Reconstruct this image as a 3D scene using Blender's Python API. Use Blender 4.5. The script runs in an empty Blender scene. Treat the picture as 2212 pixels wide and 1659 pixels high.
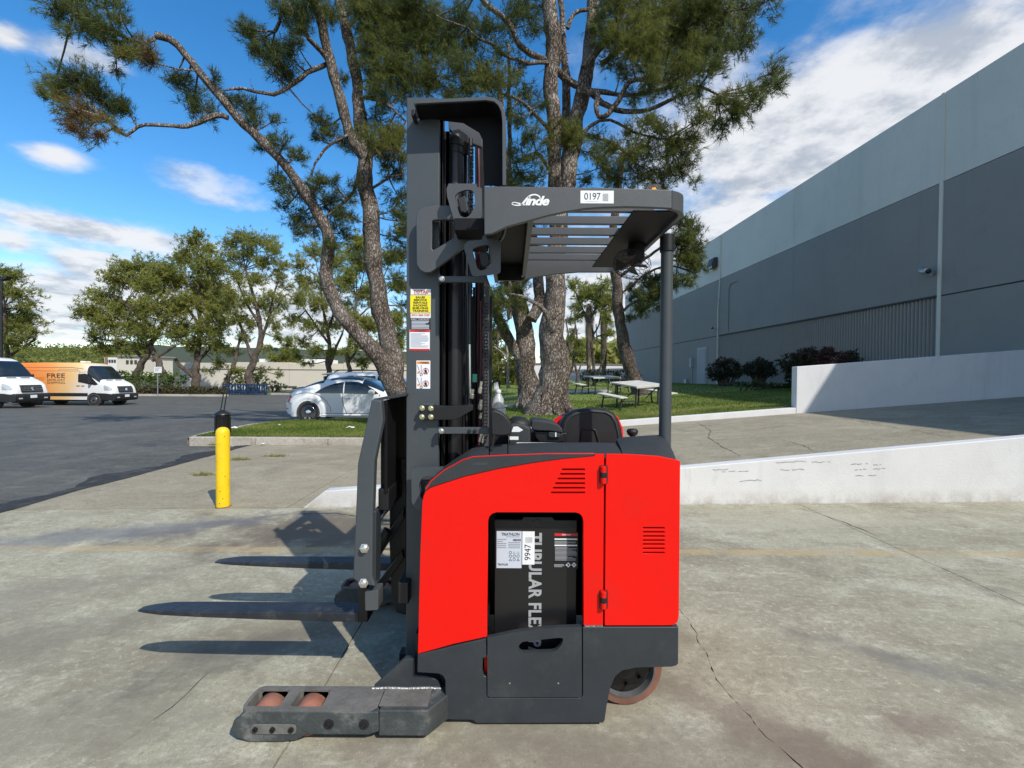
import bpy, math, random
import numpy as np
from mathutils import Vector, Matrix, noise
from mathutils.geometry import tessellate_polygon

random.seed(7)
SC = bpy.context.scene
COL = SC.collection

# ---------------------------------------------------------------- camera
CAM = Vector((0.0, 0.0, 1.5))
FPX = 1000.0                      # focal length in units of a 2212 px wide frame
PITCH, ROLL = math.radians(1.06), math.radians(0.34)
FWD = Vector((0, math.cos(PITCH), -math.sin(PITCH)))
_r0, _u0 = Vector((1, 0, 0)), Vector((0, math.sin(PITCH), math.cos(PITCH)))
RGT = _r0 * math.cos(ROLL) + _u0 * math.sin(ROLL)
UPV = _u0 * math.cos(ROLL) - _r0 * math.sin(ROLL)
cd = bpy.data.cameras.new('camera')
cd.sensor_width = 36.0
cd.lens = 36.0 * FPX / 2212.0
cd.clip_start, cd.clip_end = 0.05, 4000
cam = bpy.data.objects.new('camera', cd)
COL.objects.link(cam)
M = Matrix((RGT, UPV, -FWD)).transposed().to_4x4()
M.translation = CAM
cam.matrix_world = M
SC.camera = cam

# ---------------------------------------------------------------- sun, exposure
SUN = Vector((-0.65, 0.82, -1.0)).normalized()      # the way the light travels
sd = bpy.data.lights.new('sun', 'SUN')
sd.energy = 2.9
sd.angle = math.radians(0.53)
sd.color = (1.0, 0.955, 0.88)
sun = bpy.data.objects.new('sun', sd)
COL.objects.link(sun)
sun.rotation_euler = SUN.to_track_quat('-Z', 'Y').to_euler()
sun.location = (8, -10, 14)
SC.view_settings.view_transform = 'Standard'
SC.view_settings.look = 'None'
SC.view_settings.exposure = 0.60
SC.view_settings.gamma = 1.0
SC.view_settings.use_curve_mapping = False
SC.render.engine = 'CYCLES'
SC.cycles.max_bounces = 6
SC.cycles.diffuse_bounces = 3
SC.cycles.glossy_bounces = 3
SC.cycles.transmission_bounces = 6
SC.cycles.transparent_max_bounces = 6
SC.cycles.caustics_reflective = False
SC.cycles.caustics_refractive = False


def U(px, py, Y):
    """a direction seen in the 2212 x 1659 photograph, followed to the depth Y"""
    r = FWD + RGT * ((px - 1106) / FPX) + UPV * ((829.5 - py) / FPX)
    return CAM + r * (Y / r.y)


def Gd(px, py, z):
    r = FWD + RGT * ((px - 1106) / FPX) + UPV * ((829.5 - py) / FPX)
    return CAM + r * ((z - CAM.z) / r.z)


def q(px, py, Y):
    p = U(px, py, Y)
    return (p.x, p.z)


def ql(pts, Y):
    return [q(a, b, Y) for a, b in pts]


def X(px, Y, py=900):
    return U(px, py, Y).x


def Z(py, Y, px=1106):
    return U(px, py, Y).z


# ---------------------------------------------------------------- sky
world = bpy.data.worlds.new('World')
SC.world = world
world.use_nodes = True
NT = world.node_tree
NT.nodes.clear()


def N(nt, kind, **kw):
    n = nt.nodes.new(kind)
    for k, v in kw.items():
        setattr(n, k, v)
    return n


def mth(nt, op, a, b=None, c=None, clamp=False):
    n = nt.nodes.new('ShaderNodeMath')
    n.operation = op
    n.use_clamp = clamp
    for i, s in enumerate((a, b, c)):
        if s is None:
            continue
        if isinstance(s, (int, float)):
            n.inputs[i].default_value = s
        else:
            nt.links.new(s, n.inputs[i])
    return n.outputs[0]


def build_sky():
    nt = NT
    out = N(nt, 'ShaderNodeOutputWorld')
    bg = N(nt, 'ShaderNodeBackground')
    bg.inputs['Strength'].default_value = 0.15
    sky = N(nt, 'ShaderNodeTexSky', sky_type='NISHITA')
    sky.sun_disc = False
    sky.sun_elevation = math.asin(-SUN.z)
    sky.sun_rotation = math.atan2(-SUN.x, -SUN.y)
    sky.altitude = 100
    sky.air_density = 1.0
    sky.dust_density = 0.25
    sky.ozone_density = 2.0
    hs = N(nt, 'ShaderNodeHueSaturation')
    hs.inputs['Saturation'].default_value = 1.36
    hs.inputs['Hue'].default_value = 0.499
    hs.inputs['Value'].default_value = 0.92
    nt.links.new(sky.outputs[0], hs.inputs['Color'])
    tc = N(nt, 'ShaderNodeTexCoord')
    sp = N(nt, 'ShaderNodeSeparateXYZ')
    nt.links.new(tc.outputs['Generated'], sp.inputs[0])
    x, y, z = sp.outputs
    az = mth(nt, 'ARCTAN2', x, y)
    el = mth(nt, 'ARCSINE', z)
    # cloud layer coordinates: a flat deck seen in perspective
    zz = mth(nt, 'ADD', mth(nt, 'MAXIMUM', z, 0.0), 0.16)
    cx = mth(nt, 'DIVIDE', x, zz)
    cy = mth(nt, 'DIVIDE', y, zz)
    cv = N(nt, 'ShaderNodeCombineXYZ')
    nt.links.new(cx, cv.inputs[0])
    nt.links.new(cy, cv.inputs[1])
    n1 = N(nt, 'ShaderNodeTexNoise')
    n1.inputs['Scale'].default_value = 1.5
    n1.inputs['Detail'].default_value = 8
    n1.inputs['Roughness'].default_value = 0.64
    n1.inputs['Distortion'].default_value = 0.35
    nt.links.new(cv.outputs[0], n1.inputs['Vector'])
    n2 = N(nt, 'ShaderNodeTexNoise')
    n2.inputs['Scale'].default_value = 4.2
    n2.inputs['Detail'].default_value = 6
    n2.inputs['Roughness'].default_value = 0.62
    cv2 = N(nt, 'ShaderNodeVectorMath', operation='ADD')
    cv2.inputs[1].default_value = (3.7, 1.3, 5.0)
    nt.links.new(cv.outputs[0], cv2.inputs[0])
    nt.links.new(cv2.outputs[0], n2.inputs['Vector'])
    # coverage: the cloud bank stands over the right, single clouds over the left
    cov = mth(nt, 'MULTIPLY', mth(nt, 'SUBTRACT', x, 0.12), 0.9)
    cov = mth(nt, 'MINIMUM', mth(nt, 'MAXIMUM', cov, -0.10), 0.135)
    cov = mth(nt, 'ADD', cov, mth(nt, 'MULTIPLY', mth(nt, 'MINIMUM', mth(nt, 'MAXIMUM', mth(nt, 'MULTIPLY', y, -1.5), 0.0), 1.0), 0.20))  # extra unseen cloud behind the camera, added to whiten the fill light
    blobs = [  # px, py, half width, half height (degrees in the view), weight
        (120, 335, 75, 26, .36), (395, 375, 105, 30, .27), (120, 480, 200, 30, .32), (150, 115, 130, 34, .2), (10, 80, 40, 30, .25),
        (320, 520, 130, 20, .26), (200, 568, 75, 22, .38), (455, 430, 90, 22, .2), (20, 520, 45, 20, .3),
        (120, 640, 170, 50, .36), (40, 715, 220, 30, .28), (190, 125, 110, 30, .16), (430, 640, 260, 80, .2),
        (640, 690, 240, 80, .34), (1250, 650, 260, 110, .26), (1640, 330, 130, 70, .16),
        (1760, 260, 190, 120, .22), (1660, 460, 70, 40, .12), (1980, 130, 210, 80, .2), (1560, 250, 80, 60, .1),
        (1690, 425, 45, 20, -.25), (1690, 40, 70, 40, -.18), (1560, 330, 40, 60, -.06), (1830, 60, 60, 20, -.12)]
    for bx, by, w, h, a in blobs:
        r = (FWD + RGT * ((bx - 1106) / FPX) + UPV * ((829.5 - by) / FPX)).normalized()
        r2 = (FWD + RGT * ((bx + w - 1106) / FPX) + UPV * ((829.5 - by) / FPX)).normalized()
        r3 = (FWD + RGT * ((bx - 1106) / FPX) + UPV * ((829.5 - by + h) / FPX)).normalized()
        a0, e0 = math.atan2(r.x, r.y), math.asin(r.z)
        sw = max(abs(math.atan2(r2.x, r2.y) - a0), .01)
        sh = max(abs(math.asin(r3.z) - e0), .008)
        da = mth(nt, 'MULTIPLY', mth(nt, 'SUBTRACT', az, a0), 1 / sw)
        de = mth(nt, 'MULTIPLY', mth(nt, 'SUBTRACT', el, e0), 1 / sh)
        d2 = mth(nt, 'ADD', mth(nt, 'MULTIPLY', da, da), mth(nt, 'MULTIPLY', de, de))
        g = mth(nt, 'MULTIPLY', mth(nt, 'EXPONENT', mth(nt, 'MULTIPLY', d2, -0.8)), a)
        cov = mth(nt, 'ADD', cov, g)
    nn = mth(nt, 'ADD', mth(nt, 'MULTIPLY', n1.outputs['Fac'], 0.62), mth(nt, 'MULTIPLY', n2.outputs['Fac'], 0.38))
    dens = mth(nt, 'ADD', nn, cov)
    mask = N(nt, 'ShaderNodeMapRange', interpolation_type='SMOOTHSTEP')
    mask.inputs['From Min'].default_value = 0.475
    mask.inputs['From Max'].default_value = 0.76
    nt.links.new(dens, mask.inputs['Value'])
    # thick parts turn grey below
    body = N(nt, 'ShaderNodeMapRange', interpolation_type='SMOOTHSTEP')
    body.inputs['From Min'].default_value = 0.34
    body.inputs['From Max'].default_value = 0.58
    nt.links.new(n2.outputs['Fac'], body.inputs['Value'])
    cc = N(nt, 'ShaderNodeMix', data_type='RGBA')
    cc.inputs['A'].default_value = (2.2, 2.4, 2.7, 1)
    cc.inputs['B'].default_value = (4.0, 4.02, 4.1, 1)
    nt.links.new(body.outputs[0], cc.inputs['Factor'])
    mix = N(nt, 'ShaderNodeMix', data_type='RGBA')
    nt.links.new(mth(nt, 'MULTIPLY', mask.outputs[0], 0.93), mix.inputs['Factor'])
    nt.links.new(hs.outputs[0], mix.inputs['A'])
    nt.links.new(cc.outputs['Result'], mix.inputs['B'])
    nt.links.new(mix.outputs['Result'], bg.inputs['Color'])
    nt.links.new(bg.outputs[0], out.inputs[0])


build_sky()

# ---------------------------------------------------------------- materials
MATS = {}


def mat(name, col, rough=.5, metal=0., var=0., vscale=8., bump=0., bscale=60., spec=.5, col2=None, coat=0.,
        dirt=None, dirt_amt=0., dscale=5., emit=None, estr=0., trans=0., alpha=1., rnd=0.):
    """plain surface with noise in colour, gloss and relief"""
    if name in MATS:
        return MATS[name]
    m = bpy.data.materials.new(name)
    m.use_nodes = True
    nt = m.node_tree
    b = nt.nodes['Principled BSDF']
    b.inputs['Base Color'].default_value = (*col, 1)
    b.inputs['Roughness'].default_value = rough
    b.inputs['Metallic'].default_value = metal
    b.inputs['Specular IOR Level'].default_value = spec
    b.inputs['Coat Weight'].default_value = coat
    b.inputs['Coat Roughness'].default_value = .08
    b.inputs['Transmission Weight'].default_value = trans
    b.inputs['Alpha'].default_value = alpha
    if emit:
        b.inputs['Emission Color'].default_value = (*emit, 1)
        b.inputs['Emission Strength'].default_value = estr
    tc = N(nt, 'ShaderNodeTexCoord')
    last = None
    if var or col2:
        nz = N(nt, 'ShaderNodeTexNoise')
        nz.inputs['Scale'].default_value = vscale
        nz.inputs['Detail'].default_value = 6
        nz.inputs['Roughness'].default_value = .62
        nt.links.new(tc.outputs['Object'], nz.inputs['Vector'])
        rp = N(nt, 'ShaderNodeMapRange')
        rp.inputs['From Min'].default_value = .32
        rp.inputs['From Max'].default_value = .68
        nt.links.new(nz.outputs['Fac'], rp.inputs['Value'])
        mx = N(nt, 'ShaderNodeMix', data_type='RGBA')
        c2 = col2 if col2 else tuple(min(1, c * (1 + var)) for c in col)
        c1 = col if col2 else tuple(c * (1 - var) for c in col)
        mx.inputs['A'].default_value = (*c1, 1)
        mx.inputs['B'].default_value = (*c2, 1)
        nt.links.new(rp.outputs[0], mx.inputs['Factor'])
        last = mx.outputs['Result']
        rr = N(nt, 'ShaderNodeMapRange')
        rr.inputs['To Min'].default_value = max(.03, rough - .08)
        rr.inputs['To Max'].default_value = min(1, rough + .08)
        nt.links.new(nz.outputs['Fac'], rr.inputs['Value'])
        nt.links.new(rr.outputs[0], b.inputs['Roughness'])
    if dirt:
        nz = N(nt, 'ShaderNodeTexNoise')
        nz.inputs['Scale'].default_value = dscale
        nz.inputs['Detail'].default_value = 9
        nz.inputs['Roughness'].default_value = .7
        nt.links.new(tc.outputs['Object'], nz.inputs['Vector'])
        rp = N(nt, 'ShaderNodeMapRange', interpolation_type='SMOOTHSTEP')
        rp.inputs['From Min'].default_value = .5
        rp.inputs['From Max'].default_value = .75
        rp.inputs['To Max'].default_value = dirt_amt
        nt.links.new(nz.outputs['Fac'], rp.inputs['Value'])
        mx = N(nt, 'ShaderNodeMix', data_type='RGBA')
        mx.inputs['A'].default_value = (*col, 1)
        mx.inputs['B'].default_value = (*dirt, 1)
        if last:
            nt.links.new(last, mx.inputs['A'])
        nt.links.new(rp.outputs[0], mx.inputs['Factor'])
        last = mx.outputs['Result']
    if rnd:
        oi = N(nt, 'ShaderNodeObjectInfo')
        hv = N(nt, 'ShaderNodeHueSaturation')
        rr = N(nt, 'ShaderNodeMapRange')
        rr.inputs['To Min'].default_value = 1 - rnd
        rr.inputs['To Max'].default_value = 1 + rnd
        nt.links.new(oi.outputs['Random'], rr.inputs['Value'])
        nt.links.new(rr.outputs[0], hv.inputs['Value'])
        if last:
            nt.links.new(last, hv.inputs['Color'])
        else:
            hv.inputs['Color'].default_value = (*col, 1)
        last = hv.outputs[0]
    if last:
        nt.links.new(last, b.inputs['Base Color'])
    if bump:
        nb = N(nt, 'ShaderNodeTexNoise')
        nb.inputs['Scale'].default_value = bscale
        nb.inputs['Detail'].default_value = 5
        nt.links.new(tc.outputs['Object'], nb.inputs['Vector'])
        bp = N(nt, 'ShaderNodeBump')
        bp.inputs['Strength'].default_value = bump
        bp.inputs['Distance'].default_value = .02
        nt.links.new(nb.outputs['Fac'], bp.inputs['Height'])
        nt.links.new(bp.outputs[0], b.inputs['Normal'])
    MATS[name] = m
    return m


def attr_mat(name, ramp, rough=.7, sub=0., trans=.25):
    """foliage: colour from the per-leaf attribute 'tint' (kind of leaf: old, young, dead)"""
    m = bpy.data.materials.new(name)
    m.use_nodes = True
    nt = m.node_tree
    b = nt.nodes['Principled BSDF']
    at = N(nt, 'ShaderNodeAttribute', attribute_name='tint')
    cr = N(nt, 'ShaderNodeValToRGB')
    cr.color_ramp.interpolation = 'LINEAR'
    els = cr.color_ramp.elements
    while len(els) < len(ramp):
        els.new(.5)
    for e, (p, c) in zip(els, ramp):
        e.position = p
        e.color = (*c, 1)
    nt.links.new(at.outputs['Fac'], cr.inputs['Fac'])
    nt.links.new(cr.outputs['Color'], b.inputs['Base Color'])
    b.inputs['Roughness'].default_value = rough
    b.inputs['Specular IOR Level'].default_value = .25
    tr = N(nt, 'ShaderNodeBsdfTranslucent')
    nt.links.new(cr.outputs['Color'], tr.inputs['Color'])
    ms = N(nt, 'ShaderNodeMixShader')
    ms.inputs[0].default_value = trans
    nt.links.new(b.outputs[0], ms.inputs[1])
    nt.links.new(tr.outputs[0], ms.inputs[2])
    nt.links.new(ms.outputs[0], nt.nodes['Material Output'].inputs[0])
    MATS[name] = m
    return m


# ---------------------------------------------------------------- mesh building
OFF = {}


def tag(o, label=None, cat=None, group=None, kind=None):
    if label:
        o['label'] = label
    if cat:
        o['category'] = cat
    if group:
        o['group'] = group
    if kind:
        o['kind'] = kind
    return o


def thing(name, label, cat, base=(0, 0, 0), group=None, local=False):
    o = bpy.data.objects.new(name, None)
    COL.objects.link(o)
    o.empty_display_size = .2
    o.location = base
    OFF[o] = Vector((0, 0, 0)) if local else Vector(base)
    return tag(o, label, cat, group)


class MB:
    def __init__(s):
        s.v, s.f = [], []

    def add(s, vs, fs):
        n = len(s.v)
        s.v += [tuple(p) for p in vs]
        s.f += [tuple(n + i for i in f) for f in fs]
        return s

    def box(s, x0, x1, y0, y1, z0, z1):
        x0, x1 = sorted((x0, x1)); y0, y1 = sorted((y0, y1)); z0, z1 = sorted((z0, z1))
        return s.add([(x0, y0, z0), (x1, y0, z0), (x1, y1, z0), (x0, y1, z0), (x0, y0, z1), (x1, y0, z1), (x1, y1, z1), (x0, y1, z1)],
                     [(3, 2, 1, 0), (4, 5, 6, 7), (0, 1, 5, 4), (1, 2, 6, 5), (2, 3, 7, 6), (3, 0, 4, 7)])

    def prism(s, pts, a0, a1, axis='y', holes=()):
        """outline extruded along an axis; pts are (x,z) for y, (x,y) for z, (y,z) for x"""
        def mk(p, a):
            return {'y': (p[0], a, p[1]), 'z': (p[0], p[1], a), 'x': (a, p[0], p[1])}[axis]

        def area(P):
            return sum(P[i][0] * P[(i + 1) % len(P)][1] - P[(i + 1) % len(P)][0] * P[i][1] for i in range(len(P)))
        pts = list(pts)
        if area(pts) < 0:
            pts.reverse()
        loops = [pts]
        for h in holes:
            h = list(h)
            if area(h) > 0:
                h.reverse()
            loops.append(h)
        base = len(s.v)
        n = sum(len(l) for l in loops)
        for a in (a0, a1):
            for l in loops:
                s.v += [mk(p, a) for p in l]
        flip = (axis in ('y',)) ^ (a1 < a0)
        if len(loops) == 1:
            tri = [tuple(range(n))]
        else:
            tri = tessellate_polygon([[Vector((p[0], p[1], 0)) for p in l] for l in loops])
            tri = [tuple(t) for t in tri]
            fl = [p for l in loops for p in l]
            t2 = []
            for t in tri:
                A = [fl[i] for i in t]
                t2.append(t if area(A) > 0 else t[::-1])
            tri = t2
        for t in tri:
            lo = tuple(base + i for i in t)
            hi = tuple(base + n + i for i in t)
            if flip:
                s.f.append(lo); s.f.append(hi[::-1])
            else:
                s.f.append(lo[::-1]); s.f.append(hi)
        k = base
        for l in loops:
            for i in range(len(l)):
                a, b = k + i, k + (i + 1) % len(l)
                fc = (a, b, b + n, a + n)
                s.f.append(fc[::-1] if flip else fc)
            k += len(l)
        return s

    def tube(s, pts, rad, n=10, cap=True, jit=0., seed=0):
        rng = random.Random(seed)
        pts = [Vector(p) for p in pts]
        if isinstance(rad, (int, float)):
            rad = [rad] * len(pts)
        base = len(s.v)
        prev = None
        for i, p in enumerate(pts):
            d = (pts[min(i + 1, len(pts) - 1)] - pts[max(i - 1, 0)])
            d = d.normalized() if d.length > 1e-9 else Vector((0, 0, 1))
            if prev is None:
                a = Vector((0, 0, 1)) if abs(d.z) < .9 else Vector((1, 0, 0))
                u = d.cross(a).normalized()
            else:
                u = (prev - d * prev.dot(d)).normalized()
            prev = u
            w = d.cross(u)
            for k in range(n):
                t = 2 * math.pi * k / n
                r = rad[i] * (1 + (rng.uniform(-jit, jit) if jit else 0))
                s.v.append(tuple(p + (u * math.cos(t) + w * math.sin(t)) * r))
        for i in range(len(pts) - 1):
            for k in range(n):
                a, b = base + i * n + k, base + i * n + (k + 1) % n
                s.f.append((a, b, b + n, a + n))
        if cap:
            s.f.append(tuple(base + k for k in range(n))[::-1])
            s.f.append(tuple(base + (len(pts) - 1) * n + k for k in range(n)))
        return s

    def cyl(s, p0, p1, r, n=20):
        return s.tube([p0, p1], r, n)

    def lathe(s, prof, c, axis, n=28, caps=True):
        """prof: (radius, distance along axis); closed ring when first == last"""
        ax = Vector(axis).normalized()
        a = Vector((0, 0, 1)) if abs(ax.z) < .9 else Vector((1, 0, 0))
        u = ax.cross(a).normalized(); w = ax.cross(u)
        base = len(s.v); c = Vector(c)
        for r, h in prof:
            for k in range(n):
                t = 2 * math.pi * k / n
                s.v.append(tuple(c + ax * h + (u * math.cos(t) + w * math.sin(t)) * r))
        for i in range(len(prof) - 1):
            for k in range(n):
                a_, b_ = base + i * n + k, base + i * n + (k + 1) % n
                s.f.append((a_, b_, b_ + n, a_ + n))
        if caps and prof[0] != prof[-1] and prof[0][0] > 1e-6:
            s.f.append(tuple(base + k for k in range(n))[::-1])
        if caps and prof[0] != prof[-1] and prof[-1][0] > 1e-6:
            s.f.append(tuple(base + (len(prof) - 1) * n + k for k in range(n)))
        return s

    def build(s, name, m, parent=None, bev=0., seg=2, smooth=False, flat=False):
        me = bpy.data.meshes.new(name)
        off = OFF.get(parent, Vector((0, 0, 0)))
        me.from_pydata([(a - off.x, b - off.y, c - off.z) for a, b, c in s.v], [], s.f)
        me.validate()
        me.update()
        o = bpy.data.objects.new(name, me)
        COL.objects.link(o)
        if m:
            me.materials.append(m)
        if parent:
            o.parent = parent
        OFF[o] = off
        if smooth or bev:
            for p in me.polygons:
                p.use_smooth = True
        if bev:
            b = o.modifiers.new('bevel', 'BEVEL')
            b.width = bev; b.segments = seg; b.limit_method = 'ANGLE'; b.angle_limit = math.radians(40)
            b.harden_normals = True
        elif smooth:
            me.set_sharp_from_angle(angle=math.radians(45))
        return o


def box(name, m, x0, x1, y0, y1, z0, z1, parent=None, bev=0.):
    return MB().box(x0, x1, y0, y1, z0, z1).build(name, m, parent, bev)


def cyl(name, m, p0, p1, r, parent=None, n=20, bev=0.):
    return MB().cyl(p0, p1, r, n).build(name, m, parent, bev, smooth=True)


def prism(name, m, pts, a0, a1, parent=None, axis='y', holes=(), bev=0., seg=2):
    return MB().prism(pts, a0, a1, axis, holes).build(name, m, parent, bev, seg)


def rounded(pts, r, n=5):
    """round the corners of an outline"""
    P = [Vector((a, b)) for a, b in pts]
    out = []
    for i, p in enumerate(P):
        a, b = P[i - 1] - p, P[(i + 1) % len(P)] - p
        rr = min(r, a.length * .45, b.length * .45)
        p0, p1 = p + a.normalized() * rr, p + b.normalized() * rr
        for k in range(n + 1):
            t = k / n
            out.append(tuple((1 - t) ** 2 * p0 + 2 * t * (1 - t) * p + t * t * p1))
    return out


def text(body, m, parent, name='lettering', box_=None, M4=None, rot=0, depth=.0006, shear=0., bold=0., spacing=1., align='CENTER'):
    """lettering fitted into box_ = (x0, z0, x1, z1) on a plane; M4 takes (x, z) of that plane to the world"""
    cu = bpy.data.curves.new(name, 'FONT')
    cu.body = body
    cu.shear = shear
    cu.offset = bold
    cu.space_character = spacing
    cu.align_x = align
    cu.extrude = .01
    cu.resolution_u = 3
    tmp = bpy.data.objects.new('tmp', cu)
    COL.objects.link(tmp)
    dg = bpy.context.evaluated_depsgraph_get()
    dg.update()
    me = bpy.data.meshes.new_from_object(tmp.evaluated_get(dg))
    bpy.data.objects.remove(tmp)
    bpy.data.curves.remove(cu)
    me.name = name
    if rot:
        me.transform(Matrix.Rotation(math.radians(rot), 4, 'Z'))
    vs = np.empty(len(me.vertices) * 3); me.vertices.foreach_get('co', vs); vs = vs.reshape(-1, 3)
    lo, hi = vs.min(0), vs.max(0)
    x0, z0, x1, z1 = box_
    vs = (vs - lo) / np.maximum(hi - lo, 1e-9)
    vs[:, 0] = x0 + vs[:, 0] * (x1 - x0)
    vs[:, 1] = z0 + vs[:, 1] * (z1 - z0)
    vs[:, 2] *= depth
    W = []
    off = OFF.get(parent, Vector((0, 0, 0)))
    for p in vs:
        W.append(tuple((M4 @ Vector(p)) - off))
    me.vertices.foreach_set('co', np.array(W, dtype=np.float32).ravel())
    me.update()
    me.materials.clear(); me.materials.append(m)
    o = bpy.data.objects.new(name, me)
    COL.objects.link(o)
    o.parent = parent
    OFF[o] = off
    return o


def face_cam(Y):
    """plane at depth Y that faces the camera side (normal -Y)"""
    return Matrix(((1, 0, 0, 0), (0, 0, -1, Y), (0, 1, 0, 0), (0, 0, 0, 1)))


def ptext(body, m, parent, x0, y0, x1, y1, Y, **kw):
    """lettering inside the photograph's box x0 y0 x1 y1 on a plate whose face is at depth Y"""
    a, b = q(x0, y1, Y), q(x1, y0, Y)
    return text(body, m, parent, box_=(a[0], a[1], b[0], b[1]), M4=face_cam(Y), **kw)


def pbox(name, m, x0, y0, x1, y1, Ya, Yb, parent, bev=0.):
    a, b = q(x0, y1, Ya), q(x1, y0, Ya)
    return box(name, m, a[0], b[0], Ya, Yb, a[1], b[1], parent, bev)


def lines(name, m, parent, x0, y0, x1, y1, n, Y, seed=1, frac=.5, th=.0006):
    """rows of print too fine to read"""
    rng = random.Random(seed)
    mb = MB()
    h = (y1 - y0) / n
    for i in range(n):
        e = x1 - (x1 - x0) * rng.choice((0, 0, .05, .2, .4))
        a, b = q(x0, y0 + (i + frac) * h, Y), q(e, y0 + i * h, Y)
        mb.box(a[0], b[0], Y - th, Y, a[1], b[1])
    return mb.build(name, m, parent)
# ---------------------------------------------------------------- ground
def ground_mat(name, base, lo, hi, stain, fine=55., stains=(), yellow=False, rough=.85, streak=.6):
    """concrete: cloudy tones, streaks of tyre dirt, spots and stains with a shape of their own"""
    m = bpy.data.materials.new(name)
    m.use_nodes = True
    nt = m.node_tree
    b = nt.nodes['Principled BSDF']
    b.inputs['Roughness'].default_value = rough
    b.inputs['Specular IOR Level'].default_value = .3
    tc = N(nt, 'ShaderNodeTexCoord')
    geo = N(nt, 'ShaderNodeNewGeometry')
    P = geo.outputs['Position']

    def nz(scale, detail=6, rough=.6, stretch=None, dist=0.):
        n = N(nt, 'ShaderNodeTexNoise')
        n.inputs['Scale'].default_value = scale
        n.inputs['Detail'].default_value = detail
        n.inputs['Roughness'].default_value = rough
        n.inputs['Distortion'].default_value = dist
        if stretch:
            mp = N(nt, 'ShaderNodeMapping')
            mp.inputs['Scale'].default_value = stretch[:3]
            mp.inputs['Rotation'].default_value = (0, 0, stretch[3])
            nt.links.new(P, mp.inputs['Vector'])
            nt.links.new(mp.outputs[0], n.inputs['Vector'])
        else:
            nt.links.new(P, n.inputs['Vector'])
        return n.outputs['Fac']

    def rng(v, a, b_, c=0., d=1.):
        r = N(nt, 'ShaderNodeMapRange', interpolation_type='SMOOTHSTEP')
        for k, val in zip(('From Min', 'From Max', 'To Min', 'To Max'), (a, b_, c, d)):
            r.inputs[k].default_value = val
        nt.links.new(v, r.inputs['Value'])
        return r.outputs[0]

    def mixc(f, a, b_):
        x = N(nt, 'ShaderNodeMix', data_type='RGBA')
        for k, v in (('Factor', f), ('A', a), ('B', b_)):
            if isinstance(v, tuple):
                x.inputs[k].default_value = (*v, 1)
            else:
                nt.links.new(v, x.inputs[k])
        return x.outputs['Result']
    col = mixc(rng(nz(.55, 5), .35, .68), lo, base)
    col = mixc(rng(nz(1.7, 8, .68, dist=.6), .48, .70, 0, .75), col, hi)
    # broad dirty patches
    col = mixc(rng(nz(.8, 9, .72, dist=.8), .52, .64, 0, .7), col, stain)
    col = mixc(rng(nz(2.6, 9, .75, stretch=(.7, 1.6, 1, .6)), .50, .60, 0, .55), col, tuple(c * 1.35 for c in stain))
    # tyre streaks dragged along the driveway
    col = mixc(rng(nz(1.0, 8, .7, stretch=(.6, 3.2, 1, .75)), .53, .74, 0, streak), col, tuple(c * .8 for c in stain))
    col = mixc(rng(nz(5.5, 7, .7), .54, .66, 0, .5), col, stain)
    # aggregate
    col = mixc(rng(nz(fine, 4, .85), .42, .58, 0, .62), col, tuple(c * .45 for c in base))
    col = mixc(rng(nz(fine * .5, 5, .9), .53, .63, 0, .6), col, tuple(min(1, c * 1.45) for c in base))
    for sc_, th, amt, cc_ in ((7., .055, .55, .35), (31., .13, .6, .45), (90., .20, .45, .5)):
        vo = N(nt, 'ShaderNodeTexVoronoi')
        vo.inputs['Scale'].default_value = sc_
        vo.inputs['Randomness'].default_value = 1.
        nt.links.new(P, vo.inputs['Vector'])
        sp_ = N(nt, 'ShaderNodeSeparateColor')
        nt.links.new(vo.outputs['Color'], sp_.inputs[0])
        sz = mth(nt, 'MULTIPLY', sp_.outputs[0], th * 2)
        hit = mth(nt, 'LESS_THAN', vo.outputs['Distance'], sz)
        sel = mth(nt, 'GREATER_THAN', sp_.outputs[1], .62)
        col = mixc(mth(nt, 'MULTIPLY', mth(nt, 'MULTIPLY', hit, sel), amt), col, tuple(c * cc_ for c in base))
    col = mixc(rng(nz(14., 9, .85), .50, .60, 0, .55), col, lo)
    col = mixc(rng(nz(30., 6, .85), .55, .64, 0, .5), col, tuple(c * .6 for c in lo))
    col = mixc(rng(nz(9., 9, .8, stretch=(.5, 2.2, 1, .7)), .54, .64, 0, .4), col, hi)
    sx = N(nt, 'ShaderNodeSeparateXYZ')
    nt.links.new(P, sx.inputs[0])
    wob = nz(2.2, 7, .7)
    for (x, y, rx, ry, ang, amt, c) in stains:
        ca, sa = math.cos(ang), math.sin(ang)
        dx, dy = mth(nt, 'SUBTRACT', sx.outputs[0], x), mth(nt, 'SUBTRACT', sx.outputs[1], y)
        u = mth(nt, 'MULTIPLY', mth(nt, 'ADD', mth(nt, 'MULTIPLY', dx, ca), mth(nt, 'MULTIPLY', dy, sa)), 1 / rx)
        v = mth(nt, 'MULTIPLY', mth(nt, 'SUBTRACT', mth(nt, 'MULTIPLY', dy, ca), mth(nt, 'MULTIPLY', dx, sa)), 1 / ry)
        d = mth(nt, 'SQRT', mth(nt, 'ADD', mth(nt, 'MULTIPLY', u, u), mth(nt, 'MULTIPLY', v, v)))
        d = mth(nt, 'ADD', d, mth(nt, 'MULTIPLY', mth(nt, 'SUBTRACT', wob, .5), 3.2))
        col = mixc(rng(d, .25, 1.25, amt, 0), col, c)
    if yellow:   # a worn painted line across the apron
        d = mth(nt, 'ABSOLUTE', mth(nt, 'SUBTRACT', sx.outputs[1], 3.93))
        band = mth(nt, 'MULTIPLY', rng(d, .05, .066, 1, 0), rng(nz(3.2, 9, .75), .36, .62, .12, .7))
        col = mixc(band, col, (.44, .33, .17))
    nt.links.new(col, b.inputs['Base Color'])
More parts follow.
